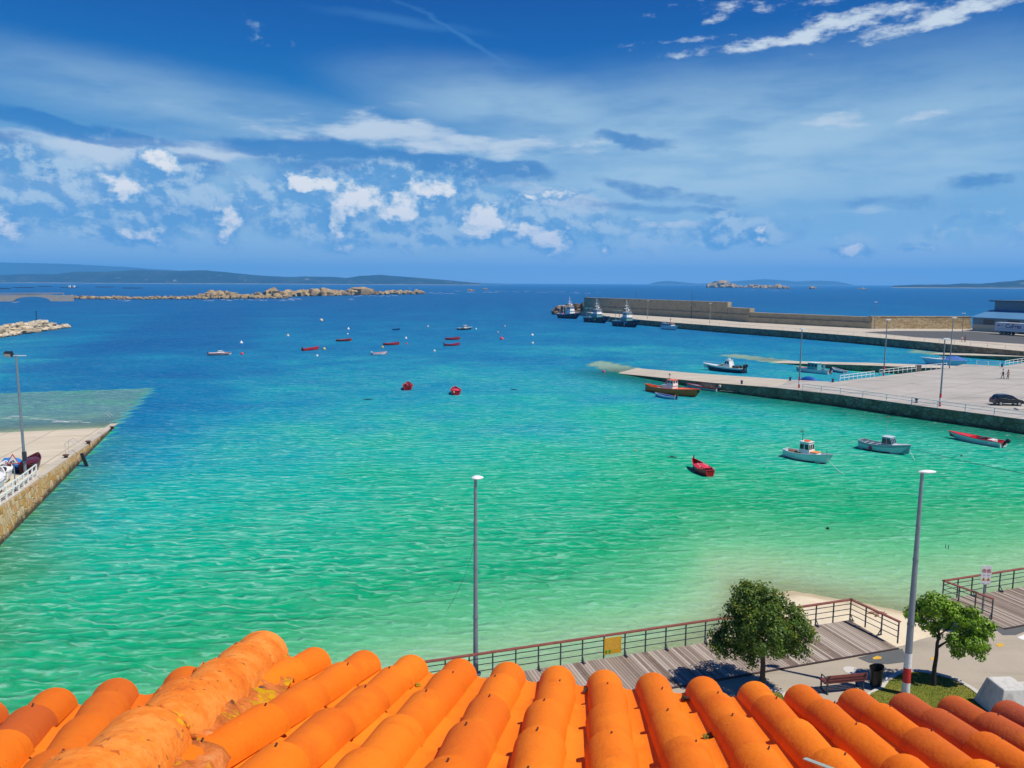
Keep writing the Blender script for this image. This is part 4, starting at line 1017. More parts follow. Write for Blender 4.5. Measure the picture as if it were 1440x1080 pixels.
# yellow notice tied to the railing
m_notice, t, out = new_mat('yellow_notice')
co = obj_co(t); n1 = t.noise(t.mapping(co, (0,0,0), (0,0,0), (1,1,2.2)), 22, 4, .7)
prin(t, out, t.mix(t.rng(n1, .48, .60, 0, .8), (.62,.33,.015), (.40,.20,.01)), .6, 0, .3)
pn = C1-dk*((at(866, 915, Q)-C1).length); a0, a1 = atY(854.5, 905, pn.y), atY(878, 905, pn.y)
e = empty('notice_board', (0, 0, 0), 0, 'faded yellow notice panel tied to the boardwalk railing', 'notice')
pa = at(854.5, 934, Q); tA = (pa-C1).dot(-dk); pb = at(878, 929.5, Q); tB = (pb-C1).dot(-dk)
off = Vector((dk.y, -dk.x, 0)); off = off if off.y < 0 else -off
A_ = C1-dk*tA+off*.06; B_ = C1-dk*tB+off*.06; e.location = (A_.x, A_.y, Q); ax = (B_-A_); ax.z = 0; LN = ax.length; ax.normalize(); e.rotation_euler.z = math.atan2(ax.y, ax.x)
nb_ = MB(); nb_.box((LN/2, 0, .62), (LN, .02, .76)); nb_.build('panel', m_notice, e)
tr_ = MB()
for x_ in (.10, .27): tr_.lathe([(.045, .0), (.07, .06), (.05, .12), (.01, .15)], 8, (x_, -.012, .30), sy=.12); tr_.box((x_, -.014, .27), (.02, .006, .07))
tr_.build('tree_emblem', paint('emblem_green', (.06,.25,.02), .6), e)
tx = MB(); rt = random.Random(4)
for row in range(9):
    x_ = .06
    while x_ < LN-.12:
        wd = rt.uniform(.03, .12); tx.box((x_+wd/2, -.012, .93-row*.058), (wd, .004, .018)); x_ += wd+.025
    if row > 6: pass
tx.build('small_print', paint('pale_ink', (.72,.46,.10), .7), e)
st_ = MB(); st_.bar((LN*.06, .03, .98), (LN*.02, .05, 1.16), .02, .02); st_.build('tie', m_white, e)

# bench, seen from behind
m_wood = paint('dark_red_wood', (.15,.035,.028), .5, .3, 6, tvar=.15)
bl, br = at(1160, 977, Q), at(1217, 971.5, Q); bd_ = br-bl; bd_.z = 0; LB = bd_.length; bd_.normalize()
e = empty('park_bench', ((bl.x+br.x)/2, (bl.y+br.y)/2, Q), math.atan2(bd_.y, bd_.x), 'dark red slatted park bench seen from behind, beside the black bin', 'bench')
b = MB()
for k in range(3): b.box((0, -.02-.045*k*.4, .52+k*.125), (LB, .035, .105), t=random.random(), M=Matrix.Rotation(R(-10), 3, 'X'))
b.build('backrest', m_wood, e)
b = MB()
for k in range(4): b.box((0, .10+k*.115, .44), (LB, .095, .035), t=random.random())
b.build('seat', m_wood, e)
for sx in (-1, 1):
    f_ = MB(); x = sx*(LB/2-.10)
    f_.bar((x, .02, 0), (x, .03, .46), .05, .05); f_.bar((x, .44, 0), (x, .46, .44), .05, .05); f_.bar((x, -.0, .42), (x, -.115, .86), .05, .03); f_.bar((x, .02, .415), (x, .50, .415), .05, .03)
    f_.bar((x, .03, .64), (x, .46, .64), .045, .03); f_.bar((x, .46, .43), (x, .46, .64), .04, .03); f_.bar((x, -.05, .03), (x, .5, .03), .06, .03)
    f_.build('leg', m_iron, e)
# litter bin
bb = at(1231, 966, Q); e = empty('litter_bin', (bb.x, bb.y, Q), R(-20), 'glossy black round litter bin with a slanted open top, beside the bench', 'bin')
b = MB(); n = 22; vs = []
for (r_, z0, sl_) in ((.22, .10, 0), (.235, .14, 0), (.25, .5, 0), (.27, .86, .07), (.285, .88, .075), (.265, .87, .075), (.24, .55, .0), (.23, .5, 0)):
    for k in range(n):
        a = 2*math.pi*k/n; vs.append((r_*math.cos(a), r_*math.sin(a), z0+sl_*math.cos(a-.6)+(.02*math.cos(2*a) if sl_ else 0)))
fs = [(i*n+k, i*n+(k+1) % n, (i+1)*n+(k+1) % n, (i+1)*n+k) for i in range(7) for k in range(n)]+[tuple(range(n-1, -1, -1)), tuple(7*n+k for k in range(n))]
b.add(vs, fs); b.build('body', m_black, e, True, 35)
b = MB(); b.tube((0, 0, 0), (0, 0, .11), .17, .15, 16); b.build('foot', m_iron, e, True)
b = MB(); b.path([(.262*math.cos(a), .262*math.sin(a), .72) for a in [2*math.pi*k/24 for k in range(24)]], .010, 6, closed=True); b.build('band', m_iron, e, True)

# white sign with two prohibitions and two warnings
sg = at(1381, 864, Q); e = empty('beach_sign', (sg.x, sg.y, Q), R(-8), 'white beach sign with two red rings and two orange triangles by the second boardwalk', 'sign')
p = MB(); p.tube((0, 0, 0), (0, 0, 2.05), .05, None, 12); p.build('post', m_pole, e, True)
zt = atY(1386, 795, sg.y).z-Q; zb = atY(1385, 821, sg.y).z-Q; hw_ = .235; zc = (zt+zb)/2; hh = (zt-zb)/2
p = MB(); p.box((0, -.065, zc), (hw_*2, .02, hh*2)); p.build('panel', m_white, e)
def ring(mb, c, r0, r1, y, n=24, mi=0):
    vs = []
    for k in range(n):
        a = 2*math.pi*k/n
        for r_ in (r0, r1): vs += [(c[0]+r_*math.cos(a), y, c[1]+r_*math.sin(a))]
    mb.add(vs, [(2*k, 2*k+1, (2*k+3) % (2*n), (2*k+2) % (2*n)) for k in range(n)], mi)
for sx in (-1, 1):
    c_ = (sx*.108, zc+hh*.45); q = MB(); ring(q, c_, .070, .098, -.078); q.bar((c_[0]-.055, -.078, c_[1]+.055), (c_[0]+.055, -.078, c_[1]-.055), .006, .024); q.build('prohibition_ring', m_red, e, fix=False)
    q = MB(); q.bar((c_[0]-.03, -.0765, c_[1]-.03), (c_[0]+.03, -.0765, c_[1]+.035), .003, .02); q.bar((c_[0]-.01, -.0765, c_[1]+.045), (c_[0]+.02, -.0765, c_[1]+.045), .003, .022); q.build('pictogram', m_black, e)
    c_ = (sx*.108, zc-hh*.42); q = MB(); q.add([(c_[0]-.10, -.078, c_[1]-.085), (c_[0]+.10, -.078, c_[1]-.085), (c_[0], -.078, c_[1]+.10)], [(0, 1, 2)]); q.build('warning_triangle', paint('warning_orange', (.72,.30,.01), .5), e, fix=False)
    q = MB(); q.bar((c_[0]-.03, -.0805, c_[1]-.06), (c_[0]+.02, -.0805, c_[1]+.0), .003, .02); q.bar((c_[0]+.0, -.0805, c_[1]+.01), (c_[0]+.0, -.0805, c_[1]+.04), .003, .018); q.bar((c_[0]-.04, -.0805, c_[1]-.062), (c_[0]+.045, -.0805, c_[1]-.062), .003, .012); q.build('pictogram', m_black, e)
q = MB(); rt = random.Random(6)
for sx in (-1, 1):
    for zz in (zc+.01, zc-hh+.05):
        for k in range(2): q.box((sx*.108+rt.uniform(-.01, .01), -.077, zz-k*.026), (.13+rt.uniform(-.03, .02), .003, .012))
q.build('small_print', paint('grey_ink', (.3,.3,.32), .7), e)

# concrete block at the road edge
m_block = concrete_mat('rough_concrete', (.52,.51,.48), (1.2, 1.2), 0, (.22,.21,.19), .75, 2.2)
bk = at(1413, 1000, Q); zt = atY(1414, 960, bk.y).z
e = MB(); t0 = .50; b0 = .80
vs = [(-b0, -b0, 0), (b0, -b0, 0), (b0, b0, 0), (-b0, b0, 0), (-t0, -t0, zt-Q), (t0, -t0, zt-Q), (t0, t0, zt-Q), (-t0, t0, zt-Q)]
e.add(vs, [(3, 2, 1, 0), (4, 5, 6, 7), (0, 1, 5, 4), (1, 2, 6, 5), (2, 3, 7, 6), (3, 0, 4, 7)])
o = e.build('concrete_block', m_block); o.location = (bk.x, bk.y, Q); o.rotation_euler.z = R(3); bv = o.modifiers.new('bevel', 'BEVEL'); bv.width = .05; bv.segments = 2
tag(o, 'pale tapering concrete block just beyond the roof edge at the far right', 'block')

# driftwood on the sand
for (px, py, L, a, lab) in ((1229, 858, .75, 10, 'small bleached stick of driftwood lying on the beach sand'), (1241, 856.5, .5, -20, 'reddish piece of driftwood lying beside the bleached stick on the sand'), (1234, 864, .4, 40, 'short driftwood stub lying on the sand nearest the boardwalk corner')):
    g = at(px, py, .7); g.z = bed(g.x, g.y)+.05; mb = MB(); mb.path([(-L/2, 0, 0), (-L*.2, .03, .05), (L*.2, -.02, .04), (L/2, .04, .0)], [.05, .06, .05, .02], 6); mb.path([(L*.1, 0, .03), (L*.25, .12, .12)], [.03, .012], 5)
    o = mb.build('driftwood', paint('driftwood', (.30,.16,.10), .9, .4, 6), smooth=True); o.location = g; o.rotation_euler.z = R(a); tag(o, lab, 'driftwood')

# ------------------------------------------------------------------ trees
def leaf_mat(name, stops, trans=.35):
    m, t, out = new_mat(name); c = t.ramp(tint(t), stops)
    d = t.new('ShaderNodeBsdfPrincipled'); t.l.new(c, d.inputs['Base Color']); d.inputs['Roughness'].default_value = .5; d.inputs['Specular IOR Level'].default_value = .35
    tl = t.new('ShaderNodeBsdfTranslucent'); t.l.new(t.mix(.5, c, (.25,.35,.02), 'MIX'), tl.inputs[0])
    mx = t.new('ShaderNodeMixShader'); mx.inputs[0].default_value = trans*.5; t.l.new(d.outputs[0], mx.inputs[1]); t.l.new(tl.outputs[0], mx.inputs[2]); t.l.new(mx.outputs[0], out.inputs[0]); return m
m_leaf1 = leaf_mat('dark_leaf', [(0, (.03,.072,.010)), (.45, (.07,.145,.016)), (.72, (.13,.21,.022)), (.82, (.19,.26,.028)), (1, (.36,.38,.06))], .6)
m_leaf2 = leaf_mat('bright_leaf', [(0, (.07,.15,.012)), (.4, (.16,.32,.015)), (.75, (.26,.43,.02)), (1, (.38,.52,.04))], .5)
m_bark = paint('brown_bark', (.075,.05,.035), .9, .4, 8, bump=.02)
m_bark2 = paint('dark_bark', (.03,.022,.018), .9, .4, 8, bump=.02)
def tree(base, lobes, trunk, limbs, seed, mleaf, mbark, label, nclump, nleaf, crad, lsz, buds, name='tree'):
    e = empty(name, base, 0, label, 'tree'); rnd = random.Random(seed)
    tb = MB(); tb.path([p[0] for p in trunk], [p[1] for p in trunk], 9)
    for l in limbs: tb.path([p[0] for p in l], [p[1] for p in l], 6)
    tb.build('trunk', mbark, e, True, 80)
    cr = MB(); wts = [l[1]**2 for l in lobes]
    for _ in range(nclump):
        (c, r, sq) = rnd.choices(lobes, wts)[0]
        d = Vector((rnd.gauss(0, 1), rnd.gauss(0, 1), rnd.gauss(0, 1))).normalized()
        if d.z < -.55: d.z *= .4; d.normalize()
        ext = rnd.uniform(.62, 1.02)
        cc = Vector(c)+Vector((d.x*r*sq[0], d.y*r*sq[1], d.z*r*sq[2]))*ext
        R_ = crad*rnd.uniform(.65, 1.25); sh = rnd.uniform(-.12, .12)
        for _ in range(nleaf):
            q = Vector((rnd.gauss(0, 1), rnd.gauss(0, 1), rnd.gauss(0, 1))).normalized(); p = cc+q*R_*rnd.uniform(.5, 1.0)
            out_ = (q+d*.7+Vector((0, 0, .25))).normalized(); s_ = lsz*rnd.uniform(.7, 1.3)
            u = out_.cross(Vector((rnd.gauss(0, 1), rnd.gauss(0, 1), rnd.gauss(0, 1)))).normalized(); v = out_.cross(u)
            t_ = min(1, max(0, .38+sh+rnd.uniform(-.22, .28)))
            a = p; b = p+u*s_*.5+v*s_*.28+out_*s_*.10; c_ = p+u*s_+out_*s_*rnd.uniform(-.1, .2); d_ = p+u*s_*.5-v*s_*.28+out_*s_*.10
            cr.add([a, b, c_, d_], [(0, 1, 2, 3)], 0, t_)
        if rnd.random() < buds and d.z > -.25:
            for _ in range(rnd.randint(4, 9)):
                q = (d+Vector((rnd.gauss(0, .5), rnd.gauss(0, .5), rnd.gauss(0, .5)))).normalized(); p = cc+q*R_*1.02; s_ = lsz*.8
                u = q.cross(Vector((rnd.gauss(0, 1), rnd.gauss(0, 1), 1))).normalized(); v = q.cross(u)
                for k in range(3): 
                    uu = u*math.cos(k*2.1)+v*math.sin(k*2.1); cr.add([p, p+uu*s_*.5+q*s_*.2, p+q*s_*.8, p-uu*s_*.1+q*s_*.3], [(0, 1, 2, 3)], 0, rnd.uniform(.82, 1))
    cr.build('crown', mleaf, e, fix=False)
    return e
t1 = at(1071, 970, Q+.1); Y1 = t1.y
def L1(px, py, dy=0): 
    p = atY(px, py, Y1+dy); return (p.x-t1.x, p.y-t1.y, p.z-t1.z)
u1 = Y1/F*1.06
def lob(fn, px, py, rp, dy=0, sq=(1, 1, 1), u=u1): return (fn(px, py, dy), rp*u, sq)
tree(t1, [lob(L1, 1062, 858, 34), lob(L1, 1048, 838, 20, .1), lob(L1, 1078, 846, 22, -.2), lob(L1, 1100, 872, 30, .2), lob(L1, 1118, 888, 24, -.1), lob(L1, 1040, 882, 30, .1), lob(L1, 1024, 905, 22, .2), lob(L1, 1036, 915, 18, -.2), lob(L1, 1070, 895, 38, .0), lob(L1, 1104, 905, 22, .2), lob(L1, 1122, 911, 14, -.2), lob(L1, 1058, 926, 11, .3), lob(L1, 1075, 885, 34, -.7), lob(L1, 1070, 880, 34, .8)],
     [((0, 0, 0), .13), ((.01, 0, .6), .11), (L1(1073, 935), .10), (L1(1072, 910), .08), (L1(1068, 870), .05), (L1(1066, 840), .02)],
     [[(L1(1072, 925), .06), (L1(1052, 905, .2), .045), (L1(1036, 885, .3), .02)], [(L1(1073, 918), .06), (L1(1096, 898, -.2), .04), (L1(1114, 884, -.2), .02)], [(L1(1072, 915), .05), (L1(1078, 890, -.6), .03), (L1(1076, 866, -.7), .015)]],
     31, m_leaf1, m_bark, 'dense dark green round-crowned tree with yellowish tips standing in front of the boardwalk', 430, 52, .25, .125, .85)
t2 = at(1313, 963, Q+.1); Y2 = t2.y
def L2(px, py, dy=0):
    p = atY(px, py, Y2+dy); return (p.x-t2.x, p.y-t2.y, p.z-t2.z)
u2 = Y2/F*1.06
def lob2(px, py, rp, dy=0, sq=(1, 1, 1)): return (L2(px, py, dy), rp*u2, sq)
tree(t2, [lob2(1311, 849, 16), lob2(1296, 858, 14, .2), lob2(1326, 856, 16, -.2), lob2(1284, 868, 9, .1), lob2(1304, 874, 13, .2), lob2(1322, 872, 14, .4), lob2(1344, 862, 13, 0), lob2(1362, 868, 15, -.2), lob2(1378, 880, 15, .1), lob2(1386, 894, 11, 0), lob2(1372, 905, 14, -.2), lob2(1352, 908, 14, .1), lob2(1374, 921, 8, 0), lob2(1342, 914, 10, .2), lob2(1338, 898, 9, -.3), lob2(1360, 888, 16, .4), lob2(1316, 892, 6, .1), lob2(1332, 905, 6, 0), lob2(1277, 863, 6, 0)],
     [((0, 0, 0), .10), (L2(1314, 940), .085), (L2(1317, 922), .075), (L2(1318, 905), .065), (L2(1321, 893), .05), (L2(1318, 880), .035), (L2(1308, 866), .015)],
     [[(L2(1318, 911), .05), (L2(1325, 906), .045), (L2(1334, 901), .035), (L2(1352, 892, .1), .025), (L2(1372, 882, .1), .012)], [(L2(1321, 893), .035), (L2(1330, 886, .1), .03), (L2(1344, 872, 0), .012)], [(L2(1320, 896), .03), (L2(1308, 884, .2), .02), (L2(1296, 868, .2), .01)], [(L2(1330, 886), .02), (L2(1340, 884), .015), (L2(1352, 880), .008)], [(L2(1334, 901), .025), (L2(1346, 906), .02), (L2(1364, 912), .01)]],
     17, m_leaf2, m_bark2, 'small light green tree with a forked open crown on the grass bed', 300, 30, .19, .135, .0)
# ------------------------------------------------------------------ boat kit (x = bow, z = 0 on the waterline)
def bpaint(name, col, var=.12): return paint('boat_'+name, col, .38, var, 2.2, dirt=tuple(k*.6+.03 for k in col))
W_ = bpaint('white', (.76,.76,.74), .08); RED = bpaint('red', (.66,.016,.022)); DRED = bpaint('dark_red', (.30,.018,.02)); ORA = bpaint('orange', (.88,.13,.008)); NAVY = bpaint('navy', (.010,.018,.055)); BLU = bpaint('blue', (.02,.10,.42)); LBL = bpaint('light_blue', (.16,.42,.62)); GRY = bpaint('grey', (.30,.36,.40)); PGR = bpaint('pale_grey_blue', (.52,.60,.63)); CYA = bpaint('cyan', (.10,.42,.46)); BRN = bpaint('wood_brown', (.24,.13,.06), .3); BLK = bpaint('black', (.015,.015,.017)); GRN = bpaint('green', (.02,.30,.04)); YEL = bpaint('yellow', (.70,.50,.02)); CRM = bpaint('cream', (.62,.52,.36)); MAR = bpaint('maroon', (.09,.012,.018)); TEAL = bpaint('teal_grey', (.14,.30,.30)); ORG2 = bpaint('orange_top', (.75,.25,.03)); ANTI = bpaint('antifouling', (.14,.022,.018), .2); PINK = bpaint('pinkred', (.66,.03,.06)); STEEL = bpaint('steel', (.42,.44,.46))
GLS, t, out = new_mat('dark_window'); prin(t, out, (.02, .03, .04), .08, 0, .6)
TARP = paint('blue_tarp', (.004,.10,.42), .55, .15, 3, bump=.05)
TBLU = paint('bright_blue_cover', (.01,.22,.62), .5, .12, 3)
ROPE = paint('pale_rope', (.62,.62,.56), .9, .1, 8); ROPED = paint('dark_rope', (.05,.07,.06), .9, .1, 8)

class Hull:
    def __init__(s, L, B, H, draft=.28, tw=.7, bow=.45, stern=.05, rake=.55, mid=.42, pw=2.0, n=18, k=7, flare=.0):
        s.L, s.B, s.H, s.n, s.k = L, B, H, n, k; s.st = []; s.draft = draft
        for i in range(n+1):
            q = i/n
            if q < mid: f_ = tw+(1-tw)*math.sin(q/mid*math.pi/2)
            else: f_ = (1-((q-mid)/(1-mid))**pw)**.85 if q < 1 else 0
            b = max(.015, B/2*f_); zs = H*(1+bow*max(0, (q-.25)/.75)**2+stern*4*max(0, .25-q)**1.5/.5)
            d = draft*(1-.75*max(0, (q-.7)/.3)**2)*(1-.35*max(0, (.2-q)/.2))
            row = []
            for j in range(k+1):
                a = j/k; y = b*math.sin(a*math.pi/2)**.62*(1+flare*(a-.6)*q); z = -d+(zs+d)*(1-math.cos(a*math.pi/2))**.9
                x = L*(q-.5)+rake*max(0, z)*q**4-.10*L*max(0, (.12-z)/(.12+d))*q**8
                row.append(Vector((x, y, z)))
            s.st.append(row)
    def sheer(s, i, sgn, inset=0, dz=0):
        p = s.st[i][-1]; return Vector((p.x-inset*.5*(i == s.n), sgn*max(.0, p.y-inset), p.z+dz))
    def half(s, q):
        i = min(s.n, max(0, int(round(q*s.n)))); return s.st[i][-1].y, s.st[i][-1].z, s.st[i][-1].x
    def shell(s, parent, mats, bands=(.05, .84), name='hull'):
        """mats: bottom, side, top strake"""
        mb = MB(); k, n = s.k, s.n; vs = []; W2 = 2*k+1
        for row in s.st:
            vs += [Vector((p.x, -p.y, p.z)) for p in reversed(row[1:])]+[row[0]]+row[1:]
        b0 = 0; mb.v = [tuple(p) for p in vs]
        for i in range(n):
            for j in range(W2-1):
                f_ = [i*W2+j, i*W2+j+1, (i+1)*W2+j+1, (i+1)*W2+j]; zc = sum(mb.v[q][2] for q in f_)/4; top = (s.st[i][-1].z+s.st[i+1][-1].z)/2
                mb.f.append(f_); mb.m.append(0 if zc < bands[0] else (2 if zc > bands[1]*top else 1)); mb.t.append(.5)
        mb.f.append(list(range(W2))); mb.m.append(1); mb.t.append(.5)
        return mb.build(name, list(mats), parent, True, 55)
    def gunwale(s, parent, mat, w=.09, h=.06, name='gunwale'):
        mb = MB()
        for sgn in (-1, 1):
            pts = [s.sheer(i, sgn) for i in range(s.n+1)]
            for a, b in zip(pts[:-1], pts[1:]): mb.bar(a+(a-b)*.03, b+(b-a)*.03, w, h)
        a, b = s.sheer(0, -1), s.sheer(0, 1); mb.bar(a, b, w, h)
        return mb.build(name, mat, parent)
    def inside(s, parent, mat, mfloor=None, zf=.02, inset=.07, name='interior'):
        mb = MB(); vs = []
        for i in range(s.n+1):
            p = s.st[i][-1]; y = max(.004, p.y-inset)
            vs += [(p.x, -y, p.z-.005), (p.x-.25*s.H*(i/s.n)**3, -y*.72, zf), (p.x-.25*s.H*(i/s.n)**3, y*.72, zf), (p.x, y, p.z-.005)]
        for i in range(s.n):
            a = 4*i; b = a+4
            mb.f += [[a, a+1, b+1, b], [a+1, a+2, b+2, b+1], [a+2, a+3, b+3, b+2]]; mb.m += [0, 1, 0]; mb.t += [.5]*3
        mb.f.append([0, 1, 2, 3]); mb.m.append(0); mb.t.append(.5); mb.v = vs
        return mb.build(name, [mat, mfloor or mat], parent, True, 40, fix=False)
    def deck(s, parent, mat, q0=0, q1=1, drop=.12, inset=.05, name='deck', camber=.04):
        mb = MB(); i0, i1 = int(round(q0*s.n)), int(round(q1*s.n)); vs = []
        for i in range(i0, i1+1):
            p = s.st[i][-1]; y = max(.003, p.y-inset); vs += [(p.x-inset*.3, -y, p.z-drop), (p.x-inset*.3, 0, p.z-drop+camber), (p.x-inset*.3, y, p.z-drop)]
        for i in range(i1-i0):
            a = 3*i; b = a+3; mb.f += [[a, a+1, b+1, b], [a+1, a+2, b+2, b+1]]; mb.m += [0, 0]; mb.t += [.5, .5]
        # closing faces down from the ends
        nv = len(vs)
        for a in (0, nv-3):
            b_ = len(vs); vs += [(vs[a][0], vs[a][1], vs[a][2]-.35), (vs[a+2][0], vs[a+2][1], vs[a+2][2]-.35)]; mb.f.append([a, a+1, a+2, b_+1, b_]); mb.m.append(0); mb.t.append(.5)
        mb.v = vs
        return mb.build(name, mat, parent, True, 40)
    def thwart(s, parent, mat, q, w=.22, dz=-.12):
        y, z, x = s.half(q); mb = MB(); mb.box((x, 0, z+dz), (w, 2*max(.05, y-.09), .04)); return mb.build('thwart', mat, parent)
def outboard(parent, x, z, cowl, leg=None, sc_=1.0, tilt=0, y=0):
    M = Matrix.Rotation(R(tilt), 3, 'Y')
    def T(p): return Vector((x, y, z))+M @ (Vector(p)*sc_)
    mb = MB(); vs = []; prof = [(0, .10, .08), (.05, .17, .13), (.22, .19, .145), (.34, .16, .12), (.40, .08, .06)]
    n = 12
    for zz, rx, ry in prof:
        for k in range(n):
            a = 2*math.pi*k/n; vs.append(T((-.16+rx*math.cos(a)-.03*zz, ry*math.sin(a), .12+zz)))
    mb.add(vs, [(i*n+k, i*n+(k+1) % n, (i+1)*n+(k+1) % n, (i+1)*n+k) for i in range(4) for k in range(n)]+[tuple(range(n-1, -1, -1)), tuple(4*n+k for k in range(n))])
    o = mb.build('outboard_motor', cowl, parent, True, 50)
    lg = MB(); lg.bar(T((-.15, 0, .14)), T((-.16, 0, -.55)), .10*sc_, .10*sc_); lg.bar(T((-.14, 0, -.48)), T((-.34, 0, -.5)), .09*sc_, .08*sc_); lg.bar(T((0, 0, .08)), T((-.12, 0, .08)), .16*sc_, .16*sc_)
    lg.build('motor_leg', leg or BLK, o); return o
def cabin(parent, x0, x1, hw, z0, h, mwall, mroof, rf=.12, rb=.05, top=.86, nside=2, nfront=2, name='wheelhouse', over=.10, wz=(.48, .86), roofh=.06, y=0, back=False, mwin=None):
    """tapered house with a roof and separate windows"""
    mb = MB(); z1 = z0+h; w1 = hw*top
    B4 = [Vector((x0, -hw, z0)), Vector((x1, -hw, z0)), Vector((x1, hw, z0)), Vector((x0, hw, z0))]
    T4 = [Vector((x0+rb, -w1, z1)), Vector((x1-rf, -w1, z1)), Vector((x1-rf, w1, z1)), Vector((x0+rb, w1, z1))]
    if y: B4 = [p+Vector((0, y, 0)) for p in B4]; T4 = [p+Vector((0, y, 0)) for p in T4]
    mb.add(B4+T4, [(3, 2, 1, 0), (4, 5, 6, 7), (0, 1, 5, 4), (1, 2, 6, 5), (2, 3, 7, 6), (3, 0, 4, 7)])
    o = mb.build(name, mwall, parent)
    def win(a, b, c, d, n, pad=.12):
        for k in range(n):
            u0 = (k+pad)/n if n else 0; u1 = (k+1-pad)/n
            def pt(u, v): return (a+(b-a)*u)*(1-v)+(d+(c-d)*u)*v
            q = [pt(u0, wz[0]), pt(u1, wz[0]), pt(u1, wz[1]), pt(u0, wz[1])]; nn = (q[1]-q[0]).cross(q[3]-q[0]).normalized()*.012
            cen = Vector(((x0+x1)/2, y, z0+h/2)); nn = nn if nn.dot(q[0]-cen) > 0 else -nn
            wb = MB(); wb.add([p+nn for p in q]+[p-nn*.5 for p in q], [(0, 1, 2, 3), (7, 6, 5, 4), (0, 4, 5, 1), (1, 5, 6, 2), (2, 6, 7, 3), (3, 7, 4, 0)]); wb.build('window', mwin or GLS, o)
    win(B4[0], B4[1], T4[1], T4[0], nside); win(B4[3], B4[2], T4[2], T4[3], nside)
    if nfront: win(B4[1], B4[2], T4[2], T4[1], nfront)
    if back: win(B4[0], B4[3], T4[3], T4[0], 1, .3)
    rb_ = MB(); rb_.box(((x0+rb+x1-rf)/2, y, z1+roofh/2), (x1-rf-x0-rb+2*over, 2*w1+over, roofh)); rb_.build('roof', mroof, o)
    return o
def mast(parent, x, z0, h, mat, r=.035, cross=(), stays=(), name='mast', y=0):
    mb = MB(); mb.tube((x, y, z0), (x, y, z0+h), r, r*.6, 8)
    for cz, cl in cross: mb.bar((x, y-cl/2, z0+cz), (x, y+cl/2, z0+cz), r*1.2, r*1.2)
    for (px, pz) in stays: mb.tube((x, y, z0+h*.95), (px, y, pz), r*.25, None, 4)
    return mb.build(name, mat, parent)
def torus(parent, c, R_, r, mat, name='lifebuoy', axis='Z'):
    mb = MB(); pts = []
    for k in range(18):
        a = 2*math.pi*k/18; p = (R_*math.cos(a), R_*math.sin(a), 0) if axis == 'Z' else ((R_*math.cos(a), 0, R_*math.sin(a)) if axis == 'Y' else (0, R_*math.cos(a), R_*math.sin(a))); pts.append(Vector(c)+Vector(p))
    mb.path(pts, r, 7, closed=True); return mb.build(name, mat, parent, True, 60)
def fender(parent, c, r, mat, sz=1.2, name='fender'):
    mb = MB(); mb.ball(c, r, 10, 7, 1, 1, sz); mb.tube((c[0], c[1], c[2]+r*sz*.9), (c[0], c[1], c[2]+r*sz+.25), .012, None, 5); return mb.build(name, mat, parent, True, 60)
def rails(parent, hull, q0, q1, h, mat, name='bow_rail', mid=True):
    mb = MB(); i0, i1 = int(q0*hull.n), int(q1*hull.n)
    for sgn in (-1, 1):
        pts = [hull.sheer(i, sgn, .05, h) for i in range(i0, i1+1)]; mb.path(pts, .018, 5)
        for i in range(i0, i1+1, 2): mb.tube(hull.sheer(i, sgn, .05), hull.sheer(i, sgn, .05, h), .014, None, 5)
    mb.build(name, mat, parent)
def boat_at(stern_px, bow_px, name, label, cat='boat', group=None, Lfix=None, z=0, ctr=None):
    """boat root between the stern and bow seen on the water; returns root and length"""
    a, b = at(*stern_px, z), at(*bow_px, z); d = b-a; L = d.length
    c = (a+b)/2 if ctr is None else ctr
    return empty(name, (c.x, c.y, z), math.atan2(d.y, d.x), label, cat, group), (Lfix or L)
def rowboat(e, L, B=None, H=.48, side=RED, top=None, inner=None, floor=None, motor=None, nthw=3, bottom=None, bow=.65, stern=.10, tw=.62, gun=None, mt=(1.0, 0)):
    h = Hull(L, B or L*.34, H, .22, tw, bow, stern, .45)
    h.shell(e, [bottom or side, side, top or side]); h.gunwale(e, gun or top or side, .07, .05); h.inside(e, inner or side, floor or BRN)
    for k in range(nthw): h.thwart(e, BRN if inner is None else inner, .18+.27*k)
    if motor: outboard(e, -L/2, h.half(0)[1]-.08, motor, None, *mt)
    return h
G_ROW = 'small boats moored in the bay'
# mid bay boats
e, L = boat_at((293, 499.5), (323, 499), 'motor_boat', 'low white motorboat with a red stripe and dark side windows, farthest left in the bay', 'boat', G_ROW)
h = Hull(L, 1.9, .55, .25, .85, .25, .0, .7); h.shell(e, [RED, W_, RED], (.26, .74)); h.deck(e, W_, .45, 1, .0); h.gunwale(e, RED, .08, .05); h.inside(e, W_, W_, .1); cabin(e, -.3, 1.3, .55, .62, .42, W_, W_, .55, .1, .75, 2, 2, 'windscreen_house', .0); outboard(e, -L/2, .35, BLK, None, .9)
e, L = boat_at((425.5, 493.5), (447, 491.5), 'rowing_boat', 'red open boat with a dark outboard and a yellow buoy beside it', 'boat', G_ROW); rowboat(e, L, 1.6, .55, RED, RED, DRED, BRN, BLK, 3, DRED)
e, L = boat_at((472.5, 480), (493, 479.7), 'rowing_boat', 'dark red open boat with a brown interior, beyond the red outboard boat', 'boat', G_ROW); rowboat(e, L, 1.7, .55, DRED, RED, BRN, BRN, None, 3, MAR)
e, L = boat_at((539, 485.5), (560, 485), 'rowing_boat', 'plain red open boat just above the white-hulled boat with the red interior', 'boat', G_ROW); rowboat(e, L, 1.7, .55, RED, RED, DRED, DRED, None, 2, DRED)
e, L = boat_at((523.5, 499.5), (542.5, 498.5), 'rowing_boat', 'white-hulled open boat with red interior and a white outboard', 'boat', G_ROW); rowboat(e, L, 1.5, .5, W_, W_, RED, RED, W_, 3, RED)
